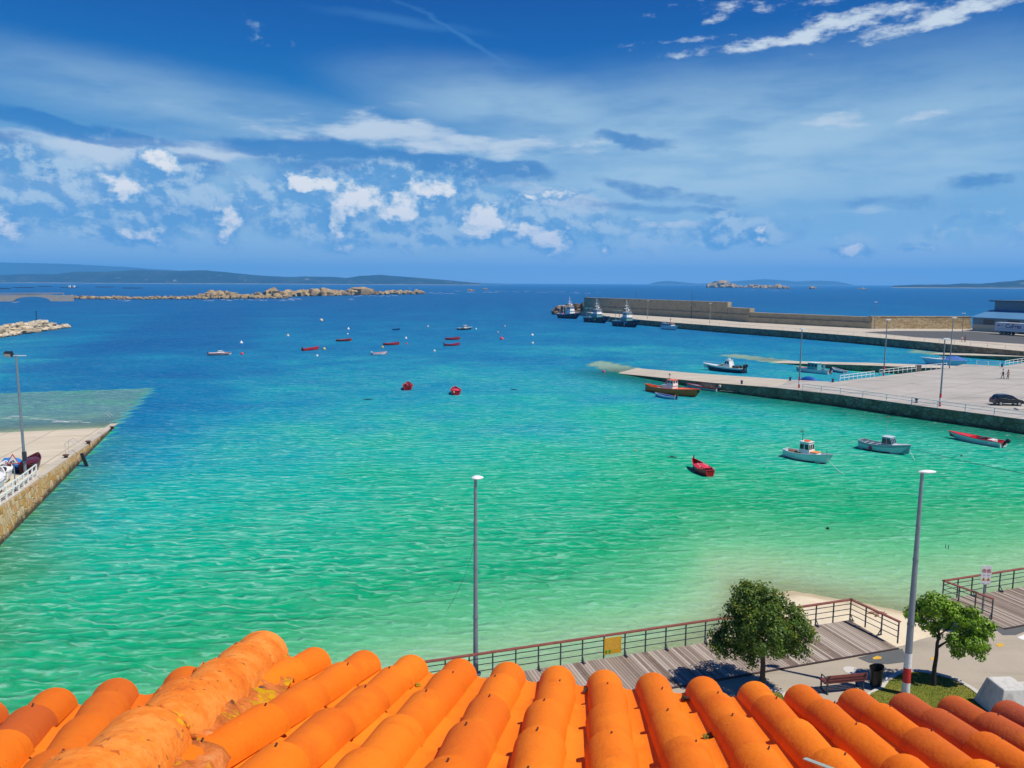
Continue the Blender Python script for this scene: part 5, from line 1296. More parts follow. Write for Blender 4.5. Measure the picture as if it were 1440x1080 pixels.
e, L = boat_at((626, 478), (645, 477.8), 'rowing_boat', 'red open boat moored just beyond the one with the blue cover inside', 'boat', G_ROW); rowboat(e, L, 1.7, .6, RED, RED, DRED, DRED, None, 2, MAR)
e, L = boat_at((625, 486.5), (645, 486), 'rowing_boat', 'red open boat with a blue cover inside and a dark outboard', 'boat', G_ROW); h = rowboat(e, L, 1.6, .55, RED, RED, BLU, BLU, BLK, 1, DRED)
mb = MB(); mb.ball((.2, 0, .5), .55, 10, 6, 2.2, .9, .35); mb.build('blue_cover', TARP, e, True)
e, L = boat_at((552, 464.5), (561, 464.3), 'rowing_boat', 'tiny dark blue dinghy alone in the middle distance', 'boat', G_ROW); rowboat(e, L, 1.3, .45, BLU, NAVY, NAVY, NAVY, None, 2)
e, L = boat_at((643, 464), (662, 463.5), 'fishing_boat', 'small black-hulled boat with a white wheelhouse, the farthest moored in the open bay', 'boat', G_ROW)
h = Hull(L, 2.0, .75, .3, .6, .5, .1, .6); h.shell(e, [BLK, BLK, W_], (.1, .86)); h.gunwale(e, W_); h.deck(e, GRY, 0, 1, .25); cabin(e, -.2, 1.1, .6, .6, 1.15, W_, W_); mast(e, -.3, .6, 2.0, STEEL); torus(e, (.4, 0, 1.85), .25, .06, ORA)
# two red boats seen end on
e, L = boat_at((573, 551), (574, 542.5), 'rowing_boat', 'red boat seen end-on, heaped with gear, left of the plain red end-on boat', 'boat', 'red boats seen end-on', 4.2)
h = rowboat(e, L, 1.75, .62, RED, RED, DRED, DRED, None, 2, DRED, .5, .2, .75)
mb = MB(); rr_ = random.Random(3)
for k in range(9): mb.ball((rr_.uniform(-1.3, .9), rr_.uniform(-.5, .5), .62+rr_.uniform(0, .22)), rr_.uniform(.14, .26), 8, 5, 1.3, 1, .8, k % 3)
mb.build('fishing_gear', [PINK, BRN, BLK], e, True); mast(e, -.4, .5, 1.2, BRN, .03)
e, L = boat_at((642, 557.5), (639.5, 549.5), 'rowing_boat', 'red boat seen end-on with a tilted red cover and no gear', 'boat', 'red boats seen end-on', 3.9)
h = rowboat(e, L, 1.75, .62, RED, RED, DRED, DRED, None, 2, DRED, .45, .2, .78)
mb = MB(); mb.ball((-.2, 0, .58), .72, 12, 6, 1.9, .95, .36); mb.build('red_cover', PINK, e, True, 60); fender(e, (-1.95, .35, .5), .14, CRM)
# red rowing boat with pink-red cover
e, L = boat_at((1001, 669.5), (974, 655), 'rowing_boat', 'bright red rowing boat with a tall stem post alone in the green shallows', 'boat', None, 3.6, ctr=at(987, 664, 0))
h = rowboat(e, L, 1.45, .55, RED, PINK, DRED, MAR, None, 1, MAR, .7, .15, .62)
mb = MB(); vs = []
for i in range(9):
    for j in range(7):
        u = i/8; v = j/6*2-1; q = .22+.45*u; y, z, x = h.half(q); vs.append((x, v*(y-.06), z+.04+.20*(1-abs(v)**1.6)*(math.sin(u*math.pi)*.7+.3)+.04*mnoise.noise((u*4, v*3, 1))))
mb.add(vs, [(i*7+j, i*7+j+1, (i+1)*7+j+1, (i+1)*7+j) for i in range(8) for j in range(6)]); mb.build('red_cover', PINK, e, True, 60)
mb = MB(); mb.box((L/2+.12, 0, 1.02), (.09, .09, .55)); mb.build('stem_post', MAR, e); mb = MB()
for sx in (-1, 1): mb.bar((-1.1, sx*.5, .62), (.5, sx*.28, .80), .05, .03)
mb.build('oar', CRM, e); mb = MB(); [mb.ball((-1.3+.2*k, .45*(-1)**k, .70), .10, 7, 5) for k in range(4)]; mb.build('cork_float', DRED, e, True)
# orange wooden fishing boat
a_, b_ = at(906, 548, 0), at(983, 559, 0)
e, L = boat_at((908, 549.5), (979, 558.5), 'fishing_boat', 'large orange wooden fishing boat with a white wheelhouse moored by the finger ramp', 'boat')
h = Hull(L, 2.7, .95, .45, .12, .42, .30, .5, .5, 2.2); h.shell(e, [ANTI, ORA, ORA], (.07, .9)); h.gunwale(e, ORA, .12, .10); h.deck(e, CRM, 0, .62, .35); h.deck(e, ORA, .62, 1, .02, name='foredeck')
cb_ = cabin(e, -1.25, .95, .78, .72, .72, W_, W_, .05, .0, .95, 0, 0, 'deckhouse', .05); cabin(e, -.25, 1.0, .72, 1.44, .95, W_, ORA, .08, .04, .92, 2, 2, 'wheelhouse', .12)
torus(e, (-.45, -.35, 1.98), .33, .075, PINK, axis='Y'); torus(e, (-.7, .25, 1.95), .33, .075, PINK, axis='Y'); mast(e, -.3, 2.4, 1.1, BLK, .04, ((.8, .7),)); mb = MB(); mb.bar((-.3, 0, 3.4), (.0, 0, 3.15), .10, .08); mb.build('lamp', BLK, e)
fender(e, (L/2+.35, .0, 1.0), .24, BLK); mb = MB(); [mb.box((-2.6+.5*k, .2*(-1)**k, .72), (.45, .5, .3), rz=.3*k) for k in range(3)]; mb.build('fish_crate', TEAL, e)
mb = MB(); [mb.box((L*.22+.16*k, -h.half(.72+.016*k)[0]-.02, .98+.03*k), (.10, .02, .14)) for k in range(7)]; mb.build('registration_marks', CRM, e)
# pale blue dinghy
e, L = boat_at((951, 562), (923, 557.5), 'dinghy', 'small pale blue dinghy with a blue interior floating beside the orange boat', 'dinghy')
h = rowboat(e, L, 1.35, .42, LBL, W_, BLU, BLU, BLK, 3, LBL, .5); fender(e, (-L/2+.15, .1, .62), .14, ORG2, .9, 'orange_float')
# boat half hidden behind the orange one
e, L = boat_at((1010, 550.5), (968, 545), 'motor_boat', 'low open boat with red gunwale and grey outboard lying behind the orange boat', 'boat')
h = Hull(L, 1.7, .55, .25, .8, .35); h.shell(e, [TEAL, PGR, RED], (.05, .72)); h.gunwale(e, RED, .10, .07); h.inside(e, PGR, GRY, .08); h.thwart(e, RED, .35); h.thwart(e, RED, .6); outboard(e, -L/2, .4, STEEL, BLK, 1.5)
# navy and white speedboat behind the finger ramp
ctr = at(1021, 524, 0)
e, L = boat_at((1052, 528), (990, 522), 'speedboat', 'navy and white cabin speedboat with twin black outboards moored behind the finger ramp', 'speedboat', None, 8.2, ctr=Vector((ctr.x+.6, ctr.y+2, 0)))
h = Hull(L, 2.6, 1.0, .4, .86, .38, .0, 1.1, .4, 2.1); h.shell(e, [BLK, NAVY, W_], (.05, .80)); h.gunwale(e, W_, .12, .08); h.deck(e, W_, .42, 1, .02, camber=.16); h.inside(e, W_, GRY, .45)
cabin(e, -.6, 2.1, 1.0, 1.05, .62, W_, W_, 1.4, .0, .72, 1, 2, 'cuddy', .0, (.2, .9), .03, mwin=paint('olive_window', (.20,.24,.05), .15)); cabin(e, -1.3, .5, .98, 1.1, 1.35, W_, W_, .75, .35, .78, 2, 2, 'wheelhouse', .12)
mb = MB(); mb.lathe([(.30, 2.5), (.34, 2.6), (.30, 2.72), (.05, 2.76)], 12, (-.55, 0, .06)); mb.build('radar_dome', W_, e, True); mast(e, -.3, 2.5, 1.3, STEEL, .02, name='aerial'); mast(e, -.8, 2.5, .9, STEEL, .02, name='aerial')
mb = MB(); mb.bar((-1.35, -.95, 1.0), (-.9, -.75, 2.5), .10, .10); mb.bar((-1.35, .95, 1.0), (-.9, .75, 2.5), .10, .10); mb.build('roll_bar', W_, e)
mb = MB(); [mb.ball((-2.0-.35*k, .5*(-1)**k, 1.2), .36, 8, 6, 1.2, 1, .9) for k in range(4)]; mb.build('seat_cushion', BLK, e, True)
for y in (-.45, .45): outboard(e, -L/2+.02, 1.0, BLK, BLK, 1.7, 0, y)
rails(e, h, .6, 1.0, .45, STEEL); fender(e, (2.6, 1.15 if False else -1.12, .45), .28, PINK); mast(e, -L/2+.1, 1.0, 1.6, STEEL, .025, name='flagstaff')
# boat with turquoise cabin in the small basin
e, L = boat_at((1166, 528), (1126, 524), 'fishing_boat', 'red and white boat with a turquoise cabin and black outboard in the small basin', 'boat', None, 7.0, ctr=at(1147, 525, 0)+Vector((0, 1.0, 0)))
h = Hull(L, 2.2, .75, .3, .8, .4); h.shell(e, [BLK, W_, PGR], (.05, .75)); h.gunwale(e, W_); h.inside(e, RED, GRY, .15); h.deck(e, RED, .66, 1, .05); cabin(e, -1.2, 1.1, .85, .6, 1.5, CYA, W_, .1, .05, .92, 3, 2, 'wheelhouse', .15); outboard(e, -L/2, .7, BLK, BLK, 1.6); mast(e, -.6, 2.1, 1.1, STEEL, .03); mb = MB(); mb.box((-1.9, -.4, .75), (.6, .5, .45)); mb.box((-2.6, .3, .7), (.5, .5, .35)); mb.build('crate', CYA, e)
fender(e, (-3.3, -1.0, .5), .20, PINK); mb = MB(); mb.box((-2.6, .8, 1.45), (.5, .04, .9)); mb.build('white_board', W_, e)
# boat with a grey awning to the right of it, low in the basin
e, L = boat_at((1186, 525), (1170, 522), 'dinghy', 'grey open dinghy tied in the corner of the small basin, right of the turquoise cabin', 'dinghy', None, 4.2, ctr=at(1180, 523.5, 0)); rowboat(e, L, 1.6, .5, GRY, W_, PGR, GRY, None, 2)
# boat under a blue tarp just showing over the finger ramp
e, L = boat_at((1142, 535), (1126, 533), 'covered_boat', 'boat under a bright blue tarp peeping over the finger ramp edge', 'boat', None, 4.8, ctr=at(1136, 533.2, Q).xy.to_3d()+Vector((.5, .6, 0)))
h = Hull(L, 1.8, .8, .3, .75, .35); h.shell(e, [BLK, W_, W_]); h.gunwale(e, W_); mb = MB(); mb.ball((0, 0, .75), 1.0, 14, 8, 2.1, .88, 1.5); mb.build('tarp', TARP, e, True, 60)
# blue covered boat at the far side of the plaza
e, L = boat_at((1352, 513), (1312, 511.5), 'covered_boat', 'white boat with a dark blue cover moored beyond the far edge of the quay', 'boat', None, 8.0, ctr=at(1334, 511.2, .6).xy.to_3d()+Vector((1.2, 3.2, 0)))
h = Hull(L, 2.5, 1.15, .4, .85, .35, 0, .8); h.shell(e, [NAVY, W_, W_]); h.gunwale(e, W_, .12, .1); h.deck(e, W_, .5, 1, .02, camber=.1)
mb = MB(); vs = []
for i in range(13):
    for j in range(9):
        u = i/12; v = j/8*2-1; x = -L/2+.1+u*5.2; hgt = .95*(math.sin(min(1, (1-u)*2.3)*math.pi/2)) if u > .35 else .95*(.45+.55*min(1, u*3)); vs.append((x, v*1.2, 1.15+hgt*(1-abs(v)**2.2)))
mb.add(vs, [(i*9+j, i*9+j+1, (i+1)*9+j+1, (i+1)*9+j) for i in range(12) for j in range(8)]); mb.build('cover', TARP, e, True, 60); cabin(e, .2, 1.6, .9, 1.3, .6, W_, NAVY, .7, .1, .8, 1, 2, 'windscreen', .0)
# white fishing boat with an orange house top
e, L = boat_at((1104, 641), (1163, 652.5), 'fishing_boat', 'white fishing boat with an upright wheelhouse, orange hatch and short flag mast', 'boat')
h = Hull(L, 2.0, .72, .38, .55, .5, .12, .55, .45); h.shell(e, [ANTI, W_, W_], (.07, .86)); h.gunwale(e, PGR, .10, .08); h.deck(e, PGR, 0, 1, .22)
cabin(e, -.5, .75, .58, .5, 1.45, W_, W_, .22, .05, .86, 2, 3, 'wheelhouse', .10, (.50, .85)); cabin(e, .72, 1.5, .48, .5, .48, W_, ORG2, .1, 0, .9, 0, 0, 'hatch_house', .04)
torus(e, (.1, 0, 2.06), .26, .07, ORA); mast(e, -.45, 1.9, 1.2, BLK, .035, ((.75, .5),)); mb = MB(); mb.box((-.62, 0, 2.95), (.3, .012, .2)); mb.build('flag', CRM, e)
mb = MB(); mb.ball((-1.55, .05, .62), .5, 10, 6, 1.15, .85, .5); mb.build('net_heap', BRN, e, True); mb = MB(); mb.ball((-.7, -.45, .68), .18, 8, 6); mb.ball((-.35, -.62, .70), .14, 8, 6); mb.build('yellow_buoy', YEL, e, True); mb = MB(); mb.ball((-.95, -.55, .66), .16, 8, 6); mb.build('red_buoy', RED, e, True); mast(e, L/2-.1, .9, .5, BLK, .03, name='bitt')
# grey half-decked boat
e, L = boat_at((1210, 629.5), (1272, 639.5), 'fishing_boat', 'pale grey boat with a windowed wheelhouse and a red fender on its side', 'boat')
h = Hull(L, 2.1, .78, .38, .7, .5, .25, .5, .45); h.shell(e, [ANTI, PGR, GRY], (.07, .72)); h.gunwale(e, GRY, .10, .08); h.inside(e, GRY, GRY, .12); h.deck(e, PGR, .64, 1, .02, camber=.10)
cabin(e, .1, 1.45, .68, .55, 1.15, GRY, PGR, .45, .05, .86, 2, 3, 'wheelhouse', .08, (.45, .88)); mast(e, .4, 1.7, 2.2, STEEL, .022, name='aerial'); fender(e, (-.9, -1.02, .35), .19, RED); mb = MB(); mb.ball((.4, 0, 3.9), .09, 8, 6); mb.build('masthead_float', RED, e, True)
for k in range(3): h.thwart(e, GRY, .12+.13*k)
# red and white speedboat
e, L = boat_at((1411, 629), (1342, 616.5), 'speedboat', 'long low white speedboat with a red deck below the quay wall', 'speedboat')
h = Hull(L, 1.8, .62, .3, .86, .30, .0, .9, .4, 2.2); h.shell(e, [PGR, PGR, W_], (.05, .85)); h.gunwale(e, RED, .12, .07); h.inside(e, RED, DRED, .2); h.deck(e, RED, .62, 1, .0, camber=.06); mb = MB(); mb.box((-.4, 0, .55), (.5, 1.2, .35)); mb.build('seat', BLK, e); mb = MB(); mb.box((-1.6, .0, .55), (.55, 1.1, .3)); mb.build('seat', W_, e); outboard(e, -L/2, .6, BLK, BLK, 1.35, -38)
# trawlers alongside the pier
def trawler(stern, bow, label, hcol, deckc, stripe, L0, wh, gear, seed):
    e, L = boat_at(stern, bow, 'trawler', label, 'trawler', 'trawlers alongside the pier', L0); rnd = random.Random(seed)
    e.scale = (1, 1, 1.12); h = Hull(L, 4.6, 1.9, .9, .8, .55, .12, 1.2, .42, 2.3); h.shell(e, [ANTI, hcol, hcol], (.18, .9)); h.gunwale(e, deckc, .2, .18); h.deck(e, TEAL, 0, 1, .7)
    z = 1.6; c1 = cabin(e, wh, wh+4.2, 1.7, z, 2.0, deckc, W_, .3, .1, .95, 0, 0, 'deckhouse', .3); c2 = cabin(e, wh+.8, wh+4.0, 1.45, z+2.06, 1.9, W_, W_, .5, .15, .9, 3, 4, 'wheelhouse', .35, (.45, .82))
    mast(e, wh+1.6, z+4.0, 4.6, W_, .13, ((1.3, 2.2), (2.4, 1.5)), ((L/2-.6, 2.9), (-L/2+1, 2.4))); mast(e, wh+2.6, z+4, 2.2, W_, .09, ((1.6, 1.0),)); mb = MB(); mb.ball((wh+2.6, .5, z+4.7), .38, 10, 6); mb.build('radar_dome', W_, e, True)
    mast(e, -L/2+1.6, 1.5, 4.8, gear, .11, ((4.4, 2.6),), name='stern_gantry', y=-1.2); mast(e, -L/2+1.6, 1.5, 4.8, gear, .11, ((4.4, 2.6),), name='stern_gantry', y=1.2)
    mb = MB(); [mb.ball((-L/2+rnd.uniform(1.2, 4.5), rnd.uniform(-1.3, 1.3), 1.7+rnd.random()*.4), rnd.uniform(.35, .6), 8, 5, 1.3, 1, .7, k % 3) for k in range(7)]; mb.build('nets', [TEAL, RED, BLU], e, True)
    fender(e, (L/2+.2, -1.0, 1.7), .38, RED); rails(e, h, .62, 1.0, .8, W_)
    st = MB()
    if stripe is not None:
        for (q0, q1, z0, z1) in ((.34, .62, .75, 1.25), (.56, .66, 1.3, 1.75), (.56, .66, 1.05, 1.5)) if stripe is YEL else ((.62, .64, .5, 1.7), (.30, .63, .45, .60), (.64, .72, 1.6, 1.75)):
            for sgn in (-1, 1):
                pts = []
                for (q, zz) in ((q0, z0), (q1, (z0+z1)/2 if stripe is YEL else z0), (q1, z1), (q0, (z0+.1) if stripe is YEL else z1)):
                    i = q*h.n; i0 = int(i); fr_ = i-i0; ra, rb = h.st[i0], h.st[min(h.n, i0+1)]
                    def yy(row):
                        for a, b in zip(row[:-1], row[1:]):
                            if a.z <= zz <= b.z: return a.lerp(b, (zz-a.z)/(b.z-a.z+1e-6))
                        return row[-1]
                    p = yy(ra).lerp(yy(rb), fr_); pts.append((p.x, sgn*(p.y+.045), zz))
                st.add(pts, [(0, 1, 2, 3)])
        st.build('hull_stripe', stripe, e)
    mk = MB(); [mk.box((L*.30+.28*k, -h.half(.80+.018*k)[0]*.96-.06, 1.75), (.18, .05, .26)) for k in range(5)]; mk.build('registration_marks', W_, e)
    return e
trawler((782, 446.8), (816, 448.8), 'outermost trawler with a pale stern and navy hull, beside the brown rock heap', NAVY, W_, None, 13.5, -.6, W_, 1)
trawler((818, 452), (858, 455), 'navy trawler with a yellow flash on its side, second from the pier head', NAVY, TEAL, YEL, 14.5, -1.0, TEAL, 2)
trawler((858, 457.5), (901, 461), 'navy trawler with a white line on its hull, nearest of the three along the pier', NAVY, TEAL, W_, 14.0, -1.0, TEAL, 3)
e, L = boat_at((927, 462), (956, 465), 'cabin_boat', 'white cabin boat with a yellow-orange wheelhouse roof moored at the pier behind the finger ramps', 'boat', None, 9.2)
h = Hull(L, 2.9, 1.35, .5, .8, .40, .1, .8); h.shell(e, [PGR, W_, W_], (.25, .85)); h.gunwale(e, W_, .14, .1); h.deck(e, PGR, 0, 1, .3); cabin(e, -4.2, .6, 1.1, 1.0, 1.5, W_, PGR, .1, .0, .95, 5, 0, 'long_cabin', .1, (.45, .85)); cabin(e, .8, 2.8, 1.0, 1.2, 1.5, W_, ORG2, .3, .1, .9, 2, 3, 'wheelhouse', .25); mast(e, .7, 2.5, 2.6, NAVY, .09, ((1.6, 1.2),)); mb = MB(); [mb.ball((-2.6+.5*k, .2, 2.75), .28, 7, 5) for k in range(3)]; mb.build('deck_gear', BLK, e, True)

# mooring lines
def rope(a, b, sag, mat, r, label):
    mb = MB(); a, b = Vector(a), Vector(b); pts = [a.lerp(b, q/12)-Vector((0, 0, sag*4*(q/12)*(1-q/12))) for q in range(13)]; mb.path(pts, r, 5); tag(mb.build('mooring_rope', mat), label, 'rope')
rope(at(1164, 646, .75), at(1188, 668, .0), .12, ROPE, .022, 'pale mooring rope running from the bow of the white fishing boat into the water')
rope(at(1277, 628, .8), at(1287, 648, .02), .06, ROPE, .022, 'pale mooring rope dropping from the bow of the grey boat')
rope(at(1281, 631, .30), at(1452, 668, .06), .1, ROPED, .022, 'long dark mooring line stretching over the water to the right of the grey boat')
rope(at(1012, 549, .35), at(1180, 556, 1.0), .30, ROPE, .022, 'pale rope slung low along the quay wall from the grey outboard boat')

# buoys
def buoy(px, py, r, col, cone, label, group='mooring buoys in the bay'):
    g = at(px, py, 0); mb = MB()
    if cone: mb.lathe([(r*.2, -r*.5), (r, -r*.1), (r*1.05, r*.15), (r*.55, r*.9), (r*.2, r*1.5), (.02, r*1.6)], 12)
    else: mb.ball((0, 0, r*.35), r, 12, 8); mb.tube((0, 0, r*1.25), (0, 0, r*1.6), r*.16, None, 6)
    o = mb.build('mooring_buoy', col, None, True, 60); o.location = g; tag(o, label, 'buoy', group)
    if not cone:
        pass
for a in ((452, 451.5, .85, CRM, 0, 'large cream buoy alone, the farthest buoy at the left of the bay'), (339.5, 482.5, .48, W_, 1, 'white cone buoy beyond the white motorboat'), (340.5, 498.5, .42, PINK, 0, 'pink-red buoy just right of the low white motorboat'),
          (405, 472.5, .5, CRM, 1, 'cream cone buoy left of the dark red open boat'), (456, 491.5, .42, YEL, 0, 'yellow buoy just right of the red boat with the outboard'), (446, 501, .30, W_, 0, 'small white buoy below the yellow buoy'), (490, 463, .50, W_, 1, 'white cone buoy beyond the brown-floored boat'), (489, 470, .3, W_, 0, 'tiny white buoy between the white cone buoy and the brown-floored boat'),
          (538, 489, .36, YEL, 0, 'small yellow buoy above the white-hulled boat'), (571, 476, .40, W_, 1, 'white cone buoy right of the plain red boat'), (572, 484, .3, RED, 0, 'small red buoy close to the plain red boat'), (602, 459.5, .42, CRM, 1, 'pale cone buoy left of the black-hulled boat'), (611, 494, .32, W_, 0, 'small white buoy below the boat with the blue cover'),
          (669.5, 463, .34, W_, 0, 'small white buoy just right of the black-hulled boat'), (705.5, 477.5, .62, PINK, 0, 'large pink-red buoy alone to the right of the red boats'), (710, 459, .36, CRM, 0, 'small cream buoy beyond the large pink-red buoy'), (700.5, 467.5, .32, CRM, 0, 'tiny cream buoy between the pink-red buoy and the far cream buoy'),
          (748.5, 472, .5, W_, 0, 'white buoy at the right, upper of the pair near the pier side'), (749, 483, .36, W_, 0, 'white buoy at the right, lower of the pair near the pier side'), (849, 523.5, .32, PINK, 0, 'pink-red buoy floating off the tip of the finger ramp'), (893, 634, .10, YEL, 0, 'tiny yellow float in the turquoise water left of the red rowing boat'), (1164, 744, .12, BLK, 0, 'tiny dark float in the green shallows below the white fishing boat'), (1352, 641.5, .10, BLK, 0, 'tiny dark float on the water below the long speedboat')): buoy(*a)
# dark sticks breaking the surface
for (px, py, ln, lab) in ((945, 643, .5, 'dark stick floating left of the red rowing boat'), (722, 548, .7, 'dark piece of flotsam on the water right of the end-on red boats'), (517, 562, .9, 'faint dark piece of flotsam below left of the end-on red boats')):
    g = at(px, py, .02); mb = MB(); mb.path([(-ln, 0, -.05), (0, .05, .05), (ln, -.05, .0)], [.06, .09, .04], 6); o = mb.build('flotsam', BLK, smooth=True); o.location = g; tag(o, lab, 'flotsam')
for (px, py, lab) in ((1329, 771, 'thin marker stick standing in the shallows, left of the pair'), (1333, 772, 'thin marker stick standing in the shallows, right of the pair')):
    g = at(px, py, 0); mb = MB(); mb.tube((0, 0, -.6), (.03, 0, .28), .025, .02, 6); o = mb.build('marker_stick', ROPED); o.location = g; tag(o, lab, 'stick')
# mussel rafts far out
for k, (px0, px1, py, lab) in enumerate(((-30, 8, 402.6, 'mussel raft farthest left beyond the arched bridge'), (-8, 18, 406.2, 'mussel raft nearest the arched bridge at the left edge'), (22, 55, 404.9, 'long mussel raft beyond the middle of the arched bridge'), (56, 80, 403.3, 'mussel raft beyond the right end of the arched bridge'), (88, 115, 405.0, 'mussel raft with white huts right of the bridge'), (137, 167, 404.0, 'mussel raft alone beyond the low causeway'), (175, 205, 405.5, 'faint mussel raft rightmost of the row beyond the causeway'))):
    a, b = at(px0, py, 0), at(px1, py, 0); e = empty('mussel_raft', ((a.x+b.x)/2, a.y, 0), 0, lab, 'raft', 'mussel rafts beyond the causeway'); W2 = (b.x-a.x)
    mb = MB(); [mb.box((0, (j-4)*3, 1.2), (W2, .8, 1.0)) for j in range(9)]; mb.build('beams', BLK, e); mb = MB()
    for sx in (-.35, 0, .35): mb.box((sx*W2, 0, .5), (W2*.08, 20, 1.2))
    mb.build('float', MAR, e)
    if k == 4:
        for q in (.02, .35): mb = MB(); mb.box((q*W2, 0, 4), (W2*.10, 6, 6)); mb.build('hut', W_, e)
# ------------------------------------------------------------------ arched bridge on the left
bA, bB = at(-40, 424, 0), at(80, 423.6, 0); dB = bB-bA; dB.z = 0; LBr = dB.length; dB.normalize()
e = empty('arched_bridge', bA, math.atan2(dB.y, dB.x), 'low pale concrete arched footbridge joining the causeway at the far left', 'bridge')
m_conc = paint('bridge_concrete', (.36,.33,.28), .85, .15, .3)
x0b = (at(18, 424, 0)-bA).length; x1b = (at(67, 424, 0)-bA).length; zd = atY(44, 415.5, bA.y+10).z; zd = 5.4; xm, hw_ = (x0b+x1b)/2, (x1b-x0b)/2
vs = []; n = 24
for sgn in (-2.2, 2.2):
    for k in range(n+1):
        x = x0b-12+(hw_*2+30)*k/n; q = abs((x-xm)/hw_); z = 4.0*math.sqrt(max(0, 1-q*q)) if q < 1 else -1.0
        if q > 1: z = -1
        vs += [(x, sgn, z+.2), (x, sgn, zd+.9*(1-min(1, (q*.8))**2))]
N2 = 2*(n+1); fs = []
for k in range(n):
    a = 2*k; fs += [(a, a+1, a+3, a+2), (N2+a, N2+a+2, N2+a+3, N2+a+1), (a, a+2, N2+a+2, N2+a), (a+1, N2+a+1, N2+a+3, a+3)]
fs += [(0, N2, N2+1, 1), (2*n, 2*n+1, N2+2*n+1, N2+2*n)]
MB().add(vs, fs).build('arch', m_conc, e)
mb = MB()
for sgn in (-2.3, 2.3):
    mb.bar((0, sgn, zd+.6), (LBr+6, sgn, zd+1.5), .3, .35); mb.bar((0, sgn, zd+1.6), (LBr+6, sgn, zd+2.4), .15, .2)
    for k in range(30): mb.bar((LBr/29*k, sgn, zd+.5), (LBr/29*k, sgn, zd+2.3), .15, .15)
mb.build('parapet', m_conc, e); mb = MB(); [mb.box((x1b+10+7*k, 0, zd/2), (1.2, 4, zd+1.2)) for k in range(2)]; mb.build('pier', m_conc, e)
# ------------------------------------------------------------------ quay lamps
def post_lamp(px, py, ptop, label, bands=True, name='street_lamp', group='lamp posts on the quay', z=Q, head='double'):
    b = at(px, py, z); H = atY(ptop[0], ptop[1], b.y).z-z
    e = empty(name, (b.x, b.y, z), 0, label, 'street lamp', group)
    p = MB(); p.tube((0, 0, 1.8 if bands else 0), (0, 0, H), .12, .07, 10); p.build('pole', m_pole, e, True)
    if bands:
        for k in range(3): q = MB(); q.tube((0, 0, .6*k), (0, 0, .6*k+.6), .14, .135, 10); q.build('painted_band', m_bandw if k == 1 else m_red, e, True)
    h_ = MB(); h_.box((.18, 0, H+.02), (.95, .34, .12)); h_.box((.18, 0, H+.11), (.7, .24, .08)); h_.build('lamp_head', m_white, e)
    return e
post_lamp(1123.5, 545.5, (1124.5, 463), 'red-footed lamp post on the quay edge nearest the finger ramp')
post_lamp(1242.5, 528.5, (1245.5, 450), 'red-footed lamp post beside the white basin fence')
post_lamp(1321.5, 571.5, (1328, 477), 'red-footed lamp post on the front quay edge left of the dark car')
post_lamp(1335, 518, (1339.5, 447), 'plain grey lamp post at the far side of the quay beside the blue covered boat', False)
def thin_lamp(px, py, ptop, label, z=QB, r=.11, col=None, head=True, Yb=None):
    b = at(px, py, z) if Yb is None else atY(px, py, Yb); H = max(3, atY(ptop[0], ptop[1], b.y).z-b.z)
    e = empty('lamp_post', b, 0, label, 'lamp post', 'thin lamp posts along the long pier'); p = MB(); p.tube((0, 0, 0), (0, 0, H), r, r*.7, 8); p.build('pole', col or m_pole, e)
    if head: h_ = MB(); h_.box((0, 0, H+.1), (1.0, .4, .18)); h_.build('lamp_head', m_white, e)
    return e
thin_lamp(910.5, 448.5, (911, 423), 'thin lamp post on the pier walkway right of the nearest trawler', col=m_conc)
thin_lamp(998, 455, (998.5, 427), 'thin lamp post on the pier beside the end of the tall sea wall', col=m_conc)
thin_lamp(972, 447.5, (973, 410.5), 'tall thin post in front of the tall sea wall', col=m_iron, head=False)
thin_lamp(894, 441.5, (895, 410), 'tall thin post rising above the tall sea wall behind the nearest trawler', col=m_iron, head=False)
thin_lamp(1229.5, 463, (1230.5, 425), 'tall thin lamp post where the golden sea wall begins', col=m_pole)
thin_lamp(1353, 471, (1354, 441), 'thin lamp post beside the golden sea wall near the warehouse', col=m_conc)
thin_lamp(824, 437, (825, 414), 'short reddish beacon mast on the outer end of the tall sea wall', col=RED, head=False)
# ------------------------------------------------------------------ white fences on the quay
def fence(pts, label, h=1.0, step=2.0, name='tube_fence', mat=m_whrail, nr=2, r=.035, rp=.045):
    e = empty(name, pts[0], 0, label, 'fence'); o0 = Vector(pts[0]); P_ = [Vector(p)-o0 for p in pts]
    rl_ = [MB() for _ in range(nr)]
    for i, (a, b) in enumerate(zip(P_[:-1], P_[1:])):
        for k, m_ in enumerate(rl_): z_ = Vector((0, 0, h*(1-.45*k))); m_.bar(a+z_, b+z_, r*2, r*2)
        L = (b-a).length; n = max(1, round(L/step))
        for k in range(n+1):
            if i and k == 0: continue
            p = a+(b-a)*(k/n); q = MB(); q.box((p.x, p.y, p.z+h/2+.02), (rp*2, rp*2, h+.04)); q.build('post', mat, e)
    for m_ in rl_: m_.build('rail', mat, e)
    return e
qz = Q+.01
def ed(px, py, z=qz): return at(px, py, z)
def inset(p, d=.35): return p+nE*d
fence([inset(ed(1127, 548.5)), inset(ed(1180, 555)), inset(ed(1280, 569)), inset(ed(1440, 590)), inset(PX+Vector((0, 0, .01)))], 'long white tube fence along the front edge of the quay', .95, 3.2)
fence([ed(1181, 536.5), ed(1229, 530)], 'short white fence on the left side of the basin gap', 1.05, 1.4)
fence([ed(1236.5, 528), ed(1288, 522)], 'white fence on the basin edge from the gap to the grey cabinet', 1.05, 1.6)
fence([ed(1294, 521.5), ed(1331, 518)], 'white fence on the basin edge right of the grey cabinet', 1.05, 1.8)
fence([ed(1373, 514), ed(1406, 515.5)], 'low white fence at the far edge of the quay', .95, 2.6)
